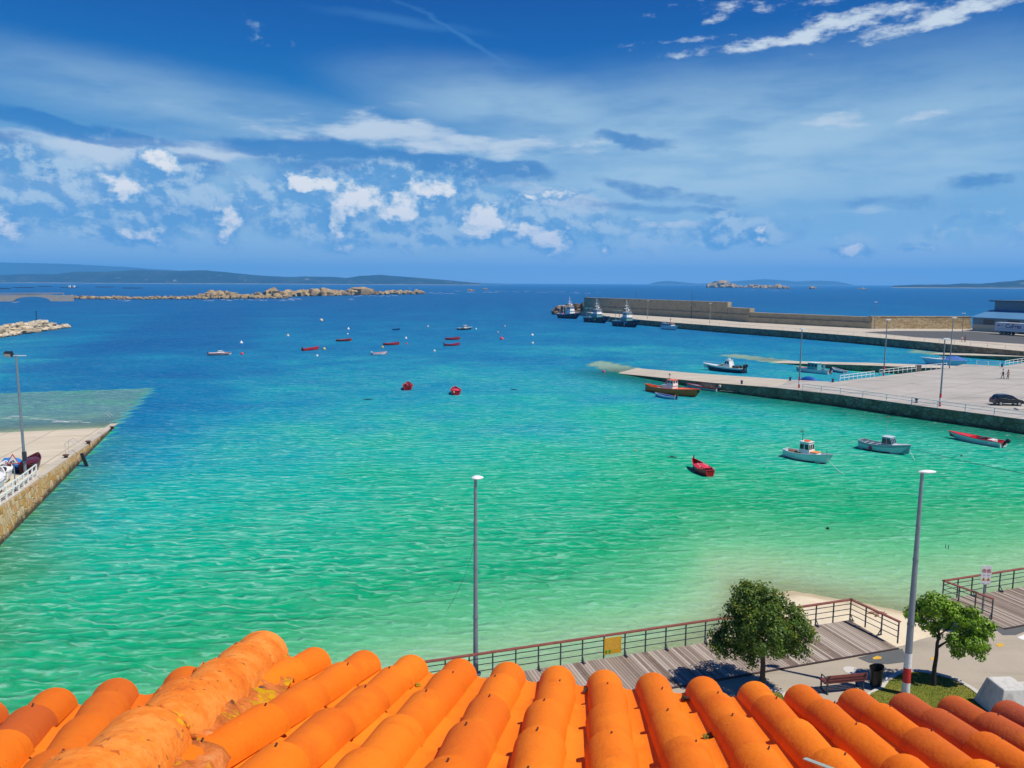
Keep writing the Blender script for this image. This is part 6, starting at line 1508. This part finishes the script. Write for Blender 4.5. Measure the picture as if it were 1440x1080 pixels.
fence([ed(1413, 515), ed(1442, 510.5), ed(1480, 507)], 'white fence rising to the right at the far corner of the quay', 1.1, 2.2)
fence([at(960, 454, QB), at(1040, 460, QB), at(1100, 464, QB), at(1200, 471.3, QB), at(1300, 479.5, QB), at(1440, 493, QB)], 'thin pale handrail running along the edge of the long pier', .9, 5.5, 'pier_handrail', paint('pale_steel', (.45,.40,.32), .6), 1, .02, .03)
cbx = ed(1291, 521.8); mb = MB(); mb.box((0, 0, .55), (.9, .6, 1.1)); mb.box((0, 0, 1.13), (1.0, .7, .06)); o = mb.build('cabinet', paint('brown_grey_metal', (.16,.13,.11), .6)); o.location = cbx; tag(o, 'dark grey-brown cabinet between two white fences on the basin edge', 'cabinet')
def bollard(p, label, group, s_=1.0):
    mb = MB(); mb.lathe([(.16, 0), (.14, .1), (.12, .32), (.20, .40), (.20, .48), (.08, .52)], 12); o = mb.build('bollard', m_iron, smooth=True); o.location = p; o.scale = (s_, s_, s_); tag(o, label, 'bollard', group)
for px, py, lab in ((1171, 537.5, 'black bollard at the inner corner of the quay beside the short white fence'), (1203, 566.5, 'dark low bollard on the front quay edge'), (1043, 540, 'small bollard halfway along the near edge of the finger ramp'), (1111, 535.2, 'thin bollard on the far edge of the finger ramp'), (1409, 516, 'dark bollard between the two far fences'), (1288.5, 566.3, 'bollard on the front quay edge left of the red-footed lamp')):
    bollard(ed(px, py), lab, 'bollards on the quay', 1.2)
# ------------------------------------------------------------------ warehouse and trailer
wA_ = at(1367, 465, QB); wd = Vector((.35, -.937, 0)).normalized(); wn = Vector((wd.y, -wd.x, 0)); wn = wn if wn.x < 0 else -wn   # front faces left
wb_ = -wn
e = empty('warehouse', wA_, math.atan2(wd.y, wd.x), 'blue metal warehouse with a bright blue lean-to roof and beige lower wall', 'warehouse')
m_clad = paint('slate_blue_cladding', (.10,.19,.27), .5, .12, .6); m_beige = paint('beige_block', (.52,.48,.36), .85, .12, .8); m_broof, t, out = new_mat('blue_metal_roof')
co = obj_co(t); wvn = t.new('ShaderNodeTexWave'); t.l.new(co, wvn.inputs[0]); wvn.inputs['Scale'].default_value = 1.2; prin(t, out, t.mix(t.noise(co, .3, 4), (.07,.22,.42), (.10,.28,.48)), .35, 0, .5, t.bump(wvn.outputs['Fac'], .06))
sgn = 1 if Vector((-wd.y, wd.x, 0)).dot(wb_) > 0 else -1           # local y towards the back
LW = 46
def wbx(mb, x0, x1, y0, y1, z0, z1): mb.box(((x0+x1)/2, sgn*(y0+y1)/2, (z0+z1)/2), (x1-x0, abs(y1-y0), z1-z0)); return mb
wbx(MB(), 0, LW, 0, 9, 0, 2.3).build('lower_wall', m_beige, e)
wbx(MB(), .02, LW, .03, 9, 2.3, 4.6).build('upper_wall', m_clad, e)
mb = MB(); vs = [(-.5, sgn*-.7, 4.62), (LW, sgn*-.7, 4.62), (LW, sgn*9.0, 7.1), (-.5, sgn*9.0, 7.1)]; mb.add(vs+[(p[0], p[1], p[2]+.18) for p in vs], [(3, 2, 1, 0), (4, 5, 6, 7), (0, 1, 5, 4), (1, 2, 6, 5), (2, 3, 7, 6), (3, 0, 4, 7)]); mb.build('lean_to_roof', m_broof, e)
mb = MB(); mb.add([(0, sgn*.03, 4.6), (0, sgn*9, 4.6), (0, sgn*9, 7.0)], [(0, 1, 2)]); mb.build('gable', m_clad, e)
wbx(MB(), .8, LW, 9.0, 26, 0, 10.2).build('main_hall', m_clad, e)
wbx(MB(), -.6, LW, 8.0, 27, 10.2, 10.65).build('flat_roof', paint('dark_roof_edge', (.05,.09,.12), .6), e)
for k in range(4):
    f_ = wbx(MB(), 4+9*k, 8+9*k, -.03, .1, 2.5, 4.2).build('window', GLS if k else paint('rust_door', (.10,.09,.09), .7), e)
mb = wbx(MB(), -.03, .1, 2.5, 6.5, 0.1, 3.6).build('shutter_door', STEEL, e)
e = empty('truck_trailer', at(1402, 470, QB), math.atan2(wd.y, wd.x), 'white refrigerated truck trailer with blue lettering parked in front of the warehouse', 'trailer')
mb = MB(); mb.box((6.8, 0, 2.6), (13.6, 2.5, 2.75)); mb.build('cargo_box', bpaint('trailer_white', (.74,.75,.78), .05), e)
mb = MB(); mb.box((6.8, 0, 1.14), (13.4, 2.2, .16)); mb.box((9.5, -1.1*sgn*-1*0, .8), (3, 2.3, .5)); mb.build('chassis', BLK, e)
for k in range(3):
    for sy in (-1, 1):
        mb = MB(); mb.tube((2.2+1.3*k, sy*.85, .52), (2.2+1.3*k, sy*1.2, .52), .52, None, 18); o = mb.build('wheel', m_blackrub, e, True); mb = MB(); mb.tube((2.2+1.3*k, sy*1.1, .52), (2.2+1.3*k, sy*1.215, .52), .27, None, 12); mb.build('rim', STEEL, o)
for sy in (-.8, .8): mb = MB(); mb.box((10.4, sy, .6), (.16, .16, 1.1)); mb.box((10.4, sy, .04), (.4, .4, .08)); mb.build('landing_leg', STEEL, e)
def text(parent, body, size, loc, rot, mat, name='lettering', bold=.0, sx=1.0):
    cu = bpy.data.curves.new(name, 'FONT'); cu.body = body; cu.size = size; cu.extrude = .01; cu.offset = bold
    tmp = bpy.data.objects.new('tmp', cu); COL.objects.link(tmp); dg = bpy.context.evaluated_depsgraph_get(); me = bpy.data.meshes.new_from_object(tmp.evaluated_get(dg)); bpy.data.objects.remove(tmp)
    o = bpy.data.objects.new(name, me); COL.objects.link(o); me.materials.clear(); me.materials.append(mat); o.parent = parent; o.location = loc; o.rotation_euler = rot; o.scale = (sx, 1, 1); return o
fy = -1.27*sgn
rotf = (R(90), 0, 0) if sgn > 0 else (R(90), 0, R(180))
tx0 = 3.6
text(e, 'CuFres', 1.75, (tx0, fy, 2.35), rotf, bpaint('lettering_blue', (.02,.02,.16)), bold=.03, sx=1.05)
mb = MB(); mb.box((1.2, fy, 3.0), (.7, .02, .5)); mb.build('red_logo', RED, e); mb = MB(); mb.box((2.4, fy, 3.0), (1.4, .02, .16)); mb.build('logo_words', GRY, e); mb = MB(); mb.box((6.2, fy, 3.72), (3.6, .02, .09)); mb.build('red_line', RED, e)
rt = random.Random(9); mb = MB(); x_ = .8
while x_ < 9.5: w2 = rt.uniform(.2, .7); mb.box((x_+w2/2, fy, 1.95), (w2, .02, .14)); x_ += w2+.15
mb.build('contact_line', GRY, e)
# ------------------------------------------------------------------ parked car
cg = at(1415.5, 569.5, qz); e = empty('parked_car', cg, R(-6), 'dark blue-black small hatchback parked on the quay, facing right', 'car')
m_car = paint('dark_car_paint', (.010,.014,.022), .22, .1, 4, spec=.6); LC, WC_ = 3.95, 1.66
prof_l = [(-1.95, .28), (-1.97, .62), (-1.90, .88), (-1.55, .95), (.75, .93), (1.62, .80), (1.93, .62), (1.96, .30)]
mb = MB(); vs = []
for (yy, k) in ((-.76, .96), (-.83, 1), (.83, 1), (.76, .96)):
    vs += [(x*k, yy, z if (abs(yy) > .8 or z < .5) else z+.03) for x, z in prof_l]
n = len(prof_l); fs = []
for r_ in range(3):
    for k in range(n): fs.append((r_*n+k, r_*n+(k+1) % n, (r_+1)*n+(k+1) % n, (r_+1)*n+k))
fs += [tuple(range(n-1, -1, -1)), tuple(3*n+k for k in range(n))]
mb.add(vs, fs); ob = mb.build('body', m_car, e, True, 30); bv = ob.modifiers.new('bevel', 'BEVEL'); bv.width = .05; bv.segments = 2
gh = [(-1.80, .90), (-1.50, 1.38), (-1.1, 1.50), (-.2, 1.52), (.30, 1.42), (1.10, .90)]
mb = MB(); vs = [(x, -.78+.17*(z-.9)/.6, z) for x, z in gh]+[(x, .78-.17*(z-.9)/.6, z) for x, z in gh]; n = len(gh)
mb.add(vs, [tuple(range(n)), tuple(range(2*n-1, n-1, -1))]+[(k, n+k, n+(k+1) % n, (k+1) % n) for k in range(n)]); ob = mb.build('cabin', m_car, e, True, 20)
def cwin(pts, nm='window', mat=GLS):
    for sy in (-1, 1):
        q = [(x, sy*(.79-.17*(z-.9)/.6+.004), z) for x, z in pts]; MB().add(q, [tuple(range(len(q)))]).build(nm, mat, e)
cwin([(-1.45, .97), (-1.32, 1.36), (-.95, 1.42), (-.75, .96)]); cwin([(-.68, .96), (-.70, 1.43), (-.18, 1.45), (.20, 1.36), (.85, .95)])
mb = MB(); mb.add([(1.06, -.66, .945), (1.06, .66, .945), (.36, .58, 1.395), (.36, -.58, 1.395)], [(0, 1, 2, 3)]); o = mb.build('windscreen', GLS, e); o.location = (.02, 0, .012)
mb = MB(); mb.add([(-1.74, -.62, 1.0), (-1.74, .62, 1.0), (-1.53, .55, 1.34), (-1.53, -.55, 1.34)], [(0, 1, 2, 3)]); o = mb.build('rear_window', GLS, e); o.location = (-.02, 0, .01)
for sx in (-1.18, 1.22):
    for sy in (-1, 1):
        mb = MB(); mb.tube((sx, sy*.66, .30), (sx, sy*.85, .30), .30, None, 20); o = mb.build('wheel', m_blackrub, e, True); mb = MB(); mb.tube((sx, sy*.82, .30), (sx, sy*.862, .30), .20, .17, 14); mb.build('rim', STEEL, o, True)
for sy in (-1, 1):
    mb = MB(); mb.ball((1.80, sy*.60, .66), .17, 10, 6, .55, .9, .55); mb.build('headlight', bpaint('lens', (.7,.72,.75)), e, True)
    mb = MB(); mb.ball((-1.88, sy*.68, .86), .14, 8, 6, .45, .6, 1.2); mb.build('tail_light', RED, e, True)
    mb = MB(); mb.ball((.78, sy*.92, .98), .10, 8, 6, .6, 1.1, .8); mb.build('mirror', m_car, e, True)
pl = at(1437, 577, qz); mb = MB(); mb.box((0, 0, .10), (3.2, .9, .20)); o = mb.build('low_planter', m_kerb); o.location = pl+Vector((1.2, .6, 0)); tag(o, 'low stone planter strip at the right edge in front of the dark car', 'planter')
# ------------------------------------------------------------------ people
SKIN = paint('skin', (.46,.25,.17), .6, .08, 6)
def skinned(name, parent, joints, edges, mat, root=0, sub=2):
    me = bpy.data.meshes.new(name); me.from_pydata([j[0] for j in joints], edges, []); o = bpy.data.objects.new(name, me); COL.objects.link(o); o.parent = parent
    sk = o.modifiers.new('skin', 'SKIN'); sk.use_smooth_shade = True
    for v, j in zip(me.skin_vertices[0].data, joints): v.radius = (j[1], j[1]*(j[2] if len(j) > 2 else 1)); v.use_root = False
    me.skin_vertices[0].data[root].use_root = True
    ss = o.modifiers.new('sub', 'SUBSURF'); ss.levels = sub-1; ss.render_levels = sub; me.materials.append(mat); return o
def person(loc, rz, label, shirt, trousers, hair, stride=.22, skirt=False, bag=None, h=1.70, long_hair=False, group=None):
    e = empty('person', loc, rz, label, 'person', group); k = h/1.75; s_ = stride
    J = []; E_ = []
    def j(p, r, f_=1): J.append((tuple(Vector(p)*k), r*k, f_)); return len(J)-1
    def ch(*ids): E_.extend(zip(ids[:-1], ids[1:]))
    pel = j((0, 0, .95), .125, .8); wst = j((0, 0, 1.10), .115, .75); chs = j((.01, 0, 1.30), .135, .75); nk0 = j((.0, 0, 1.46), .055); nk = j((.02, 0, 1.53), .052); hd0 = j((.03, 0, 1.61), .085); hd1 = j((.035, 0, 1.69), .082)
    ch(pel, wst, chs, nk0, nk, hd0, hd1); nose = j((.125, 0, 1.625), .014); ch(hd0, nose)
    for sy, sw in ((1, 1), (-1, -1)):
        hip = j((0, sy*.09, .90), .085); kn = j((s_*sw*.55+.03, sy*.095, .49), .057); an = j((s_*sw*.9-.03*(sw < 0), sy*.095, .09), .038); toe = j((s_*sw*.9+.15, sy*.10, .035), .032); hl_ = j((s_*sw*.9-.04, sy*.095, .04), .034); ch(pel, hip, kn, an, toe); ch(an, hl_)
        sh = j((.0, sy*.19, 1.41), .058); el_ = j((-.10*sw-.02, sy*.25, 1.13), .042); wr = j((-.22*sw+.08, sy*.25, .88), .028); pm_ = j((-.25*sw+.11, sy*.25, .81), .030); ch(chs, sh, el_, wr, pm_)
        for q in range(4):
            f1 = j((-.25*sw+.09+.018*q, sy*.25-.0, .745), .009); f2 = j((-.25*sw+.10+.018*q, sy*.235, .70+.008*abs(q-1.5)), .008); ch(pm_, f1, f2)
        th = j((-.25*sw+.155, sy*.235, .79), .010); th2 = j((-.25*sw+.165, sy*.225, .755), .009); ch(pm_, th, th2)
    skinned('body', e, J, E_, SKIN)
    def sub(name, pts, edges, mat): skinned(name, e, [(tuple(Vector(p)*k), r*k, f_) for p, r, f_ in pts], edges, mat)
    sub('shirt', [((0, 0, .97), .138, .82), ((0, 0, 1.12), .130, .78), ((.01, 0, 1.31), .150, .78), ((0, 0, 1.44), .08, .9), ((0, .19, 1.42), .068, 1), ((-.07, .235, 1.22), .055, 1), ((0, -.19, 1.42), .068, 1), ((.03, -.235, 1.22), .055, 1)], [(0, 1), (1, 2), (2, 3), (2, 4), (4, 5), (2, 6), (6, 7)], shirt)
    sub('trousers', [((0, 0, .97), .140, .82), ((0, .09, .88), .095, 1), ((s_*.55+.03, .095, .49), .070, 1), ((s_*.9-.01, .095, .12), .052, 1), ((0, -.09, .88), .095, 1), ((-s_*.55+.03, -.095, .49), .070, 1), ((-s_*.9-.03, -.095, .12), .052, 1)], [(0, 1), (1, 2), (2, 3), (0, 4), (4, 5), (5, 6)], trousers)
    for sy, sw in ((1, 1), (-1, -1)): mb = MB(); mb.ball(Vector((s_*sw*.9+.06, sy*.097, .045))*k, .07*k, 10, 6, 2.0, .8, .7); mb.build('shoe', BLK, e, True)
    hb = MB(); hb.ball(Vector((.015, 0, 1.70))*k, .105*k, 12, 8, 1.0, .92, .95)
    if long_hair: hb.ball(Vector((-.05, 0, 1.58))*k, .09*k, 10, 7, .6, .95, 1.6)
    hb.build('hair', hair, e, True, 70)
    for sy in (-1, 1):
        mb = MB(); mb.ball(Vector((.112, sy*.033, 1.645))*k, .012*k, 6, 5); mb.build('eye', BLK, e, True); mb = MB(); mb.ball(Vector((.03, sy*.088, 1.625))*k, .022*k, 6, 5, .6, .4, 1.2); mb.build('ear', SKIN, e, True)
    mb = MB(); mb.box(Vector((.118, 0, 1.575))*k, (.012, .045, .010)); mb.build('mouth', DRED, e)
    if bag: mb = MB(); mb.box(Vector((-.02, .30, .98))*k, (.28, .11, .26)); mb.path([Vector((.0, .30, 1.1))*k, Vector((.02, .22, 1.40))*k, Vector((0, .1, 1.48))*k], .012, 5); mb.build('shoulder_bag', bag, e)
    return e
HB = paint('brown_hair', (.05,.03,.018), .6); HD = paint('dark_hair', (.015,.012,.01), .6); HG = paint('fair_hair', (.30,.20,.10), .6)
JEAN = paint('dark_trousers', (.014,.016,.024), .8); NVT = paint('navy_cloth', (.02,.025,.06), .8); LIL = paint('pale_blue_shirt', (.45,.50,.70), .8); TAN = paint('tan_top', (.42,.24,.17), .8); WTS = paint('white_shirt', (.72,.72,.72), .8); PKT = paint('pink_skirt', (.62,.36,.33), .8); PUR = paint('purple_black_top', (.05,.025,.06), .8)
gp = 'people walking on the quay'
person(at(1410, 532.3, qz), R(150), 'person in a pale blue shirt and dark trousers walking on the quay', LIL, JEAN, HD, .24, bag=NVT, group=gp)
person(at(1417.2, 532.8, qz), R(165), 'person in a tan top and dark trousers walking on the quay', TAN, JEAN, HB, .20, h=1.66, long_hair=True, group=gp)
person(at(1352.5, 481.2, QB+.02), R(60), 'person in a white shirt and pink trousers walking along the long pier', WTS, PKT, HG, .2, h=1.68, group='people walking on the pier')
person(at(1356.8, 481.0, QB+.02), R(60), 'person in dark purple clothes walking along the long pier', PUR, PUR, HD, .24, h=1.78, group='people walking on the pier')

# ------------------------------------------------------------------ left slipway furniture
def sp(px, py):
    """point of the photograph on the sloping slipway"""
    r_ = Vector(ray(px, py)); o = Vector((0, 0, CH)); n_ = wdir.cross(wnrm); 
    a = Vector((WA.x, WA.y, 0)); du = Vector((wdir.x, wdir.y, .05)); nn = du.cross(wnrm); t_ = (a-o).dot(nn)/r_.dot(nn); return o+r_*t_
g = sp(36, 668); Hf = atY(24, 500, g.y).z-g.z
e = empty('floodlight_post', g, 0, 'tall grey floodlight post standing on the slipway at the left', 'street lamp')
p = MB(); p.tube((0, 0, 0), (0, 0, Hf), .125, .08, 12); p.build('pole', m_pole, e, True); p = MB(); p.box((.12, -.14, 1.7), (.3, .2, .8)); p.build('switch_box', m_iron, e)
p = MB(); p.bar((-.7, 0, Hf), (.85, 0, Hf), .06, .06); p.build('crossbar', m_white, e); p = MB(); p.box((-.55, -.1, Hf+.12), (.62, .35, .40), M=Matrix.Rotation(R(25), 3, 'X')); o = p.build('floodlight', BLK, e); p = MB(); p.box((-.55, -.29, Hf+.02), (.5, .02, .28), M=Matrix.Rotation(R(25), 3, 'X')); p.build('lens', STEEL, o)
g = sp(22.5, 693); zt = atY(20, 640, g.y).z-g.z; zb = atY(20, 653, g.y).z-g.z
e = empty('warning_sign', g, R(5), 'red-bordered triangular warning sign on a grey post by the slipway', 'sign')
p = MB(); p.tube((0, 0, 0), (0, 0, zt-.05), .045, None, 10); p.build('post', m_pole, e, True)
def tri(mb, c, s_, y, th):
    pts = [(c[0]-s_, c[1]-s_*.62), (c[0]+s_, c[1]-s_*.62), (c[0], c[1]+s_*1.05)]
    mb.add([(x, y, z) for x, z in pts]+[(x, y+th, z) for x, z in pts], [(0, 1, 2), (5, 4, 3), (0, 3, 4, 1), (1, 4, 5, 2), (2, 5, 3, 0)])
c_ = (0, (zt*.46+zb*.54)); S_ = .50
p = MB(); tri(p, c_, S_, -.07, .02); p.build('red_border', m_red, e); p = MB(); tri(p, (c_[0], c_[1]-.0), S_*.74, -.0785, .008); p.build('white_field', m_white, e)
p = MB(); p.add([(-.26, -.081, c_[1]-.20), (-.02, -.081, c_[1]-.20), (-.10, -.081, c_[1]-.05), (-.22, -.081, c_[1]-.10)], [(0, 1, 2, 3)]); p.add([(-.08, -.081, c_[1]-.02), (.05, -.081, c_[1]+.02), (.14, -.081, c_[1]-.12), (.08, -.081, c_[1]-.16), (-.06, -.081, c_[1]-.08)], [(0, 1, 2, 3, 4)]); [p.bar((.02+.08*k, -.081, c_[1]-.19), (.08+.08*k, -.081, c_[1]-.17), .003, .02) for k in range(3)]; p.build('pictogram', m_black, e, fix=False)
def slp(px, py, dz=.16): q = sp(px, py); q.z += dz; return q
fp = [slp(52, 672, .1), slp(27, 693, .12), slp(0, 712, .12), slp(-30, 735, .12)]
fence(fp, 'white tube fence on the crest of the left slipway wall', 1.05, 1.6, 'tube_fence', m_whrail, 2, .04, .05)
# boats pulled up on the slipway
def ashore(px, py, rz, name, label, L, B, side, inner, bottom, top=None, H=.62, tilt=0):
    g = sp(px, py); e = empty(name, g+Vector((0, 0, .22)), rz, label, 'boat', 'boats pulled up on the slipway'); e.rotation_euler.x = tilt
    h = Hull(L, B, H, .22, .75, .4, .05, .4); h.shell(e, [bottom, side, top or side], (.0, .84)); h.gunwale(e, top or side, .09, .06); h.inside(e, inner, inner, .05); h.thwart(e, inner, .3); h.thwart(e, inner, .55); return e, h
e, h = ashore(45, 662, R(108), 'rowing_boat', 'maroon boat pulled up on the slipway behind the white fence', 3.7, 1.4, MAR, MAR, BLK, MAR, .7)
mb = MB(); mb.ball((0, 0, .72), .62, 12, 6, 2.4, 1.0, .3); mb.build('dark_cover', MAR, e, True)
e, h = ashore(19, 662, R(140), 'covered_boat', 'small boat under a bright blue cover pulled up on the slipway', 3.4, 1.5, BLK, BLU, BLK, BLU, .45)
mb = MB(); mb.ball((0, 0, .5), .80, 14, 7, 2.05, .95, .55); mb.build('blue_cover', TBLU, e, True)
e, h = ashore(6, 675, R(118), 'rowing_boat', 'upturned-looking white boat with a green bottom on the slipway, under the dark tyres', 3.0, 1.3, W_, W_, GRN, W_, .75)
mb = MB(); mb.ball((0, 0, .72), .66, 14, 7, 2.2, .95, .45); mb.build('white_cover', W_, e, True)
e, h = ashore(-9, 694, R(112), 'motor_boat', 'white motorboat with a black keel at the left edge, nearest on the slipway', 4.4, 1.6, W_, W_, BLK, W_, .95)
mb = MB(); mb.ball((.2, 0, .95), .80, 14, 7, 2.3, .95, .42); mb.build('white_cover', W_, e, True)
for (px, py, dz, lab) in ((9, 668, 1.15, 'black tyre lying on top of the white boat with the green bottom, right of two'), (2.5, 673, 1.15, 'black tyre lying on top of the white boat with the green bottom, left of two')):
    g = sp(px, py+6); g.z += dz; mb = MB(); pts = [(.32*math.cos(2*math.pi*k/18), .32*math.sin(2*math.pi*k/18), 0) for k in range(18)]; mb.path(pts, .13, 8, closed=True); o = mb.build('tyre', m_blackrub, smooth=True); o.location = g; tag(o, lab, 'tyre', 'tyres on the boats')
# ladder hoops, bollards and a timber on the wall crest
for (px, py, lab) in ((97, 636, 'thin steel ladder handrail near the middle of the slipway wall'), (147, 594.5, 'thin steel ladder handrail near the water end of the slipway wall')):
    g = sp(px, py); mb = MB()
    for dx in (0, .7): mb.path([g-g+wdir*dx*2-wnrm*0+Vector((0, 0, 0)), wdir*dx*2+Vector((0, 0, 1.2)), wdir*dx*2+wnrm*.5+Vector((0, 0, 1.45)), wdir*dx*2+wnrm*1.0+Vector((0, 0, .9))], .03, 6)
    o = mb.build('ladder_handrail', STEEL, smooth=True); o.location = g; tag(o, lab, 'handrail', 'ladder handrails on the slipway wall')
for (px, py, lab) in ((93, 646, 'rusty bollard on the slipway wall, nearest of three'), (124.5, 626, 'rusty bollard on the slipway wall, middle of three'), (158, 605, 'rusty bollard on the slipway wall, at the water end')):
    g = sp(px, py); mb = MB(); mb.lathe([(.16, 0), (.13, .22), (.24, .30), (.22, .38), (.05, .42)], 12, sx=1.3); o = mb.build('bollard', paint('rusty_iron', (.10,.045,.03), .8), smooth=True); o.location = g+Vector((0, 0, .1)); tag(o, lab, 'bollard', 'bollards on the slipway wall')
g = sp(111, 641); mb = MB(); mb.bar(wnrm*.25+Vector((0, 0, .25)), wnrm*.95+Vector((0, 0, -2.2)), .28, .28); o = mb.build('fender_timber', BLK); o.location = g; tag(o, 'dark timber fender fixed upright on the face of the slipway wall', 'timber')
# tree and scrub on the far islet
g = at(1010, 404.5, 0); e = empty('pine_tree', g+Vector((0, 40, 12)), 0, 'dark windswept tree clump crowning the far rocky islet', 'tree')
mb = MB(); rn = random.Random(5); uu = g.y/F
for k in range(700):
    a = rn.gauss(0, 1); c0 = Vector((rn.uniform(-9, 9)*uu, rn.uniform(-15, 15), rn.uniform(-1, 5.5)*uu)); 
    if abs(c0.x) > (9-1.1*max(0, c0.z/uu))*uu: continue
    q = Vector((rn.gauss(0, 1), rn.gauss(0, 1), rn.gauss(0, 1))).normalized()*uu*.75; v = q.cross(Vector((rn.random(), rn.random(), 1))).normalized()*uu*.6
    mb.add([c0-q, c0+v, c0+q, c0-v], [(0, 1, 2, 3)], 0, rn.random()*.6)
mb.build('crown', m_leaf1, e, fix=False); mb = MB(); mb.tube((0, 0, -12), (0, 0, 8), 1.5, .8, 8); mb.build('trunk', m_bark, e)
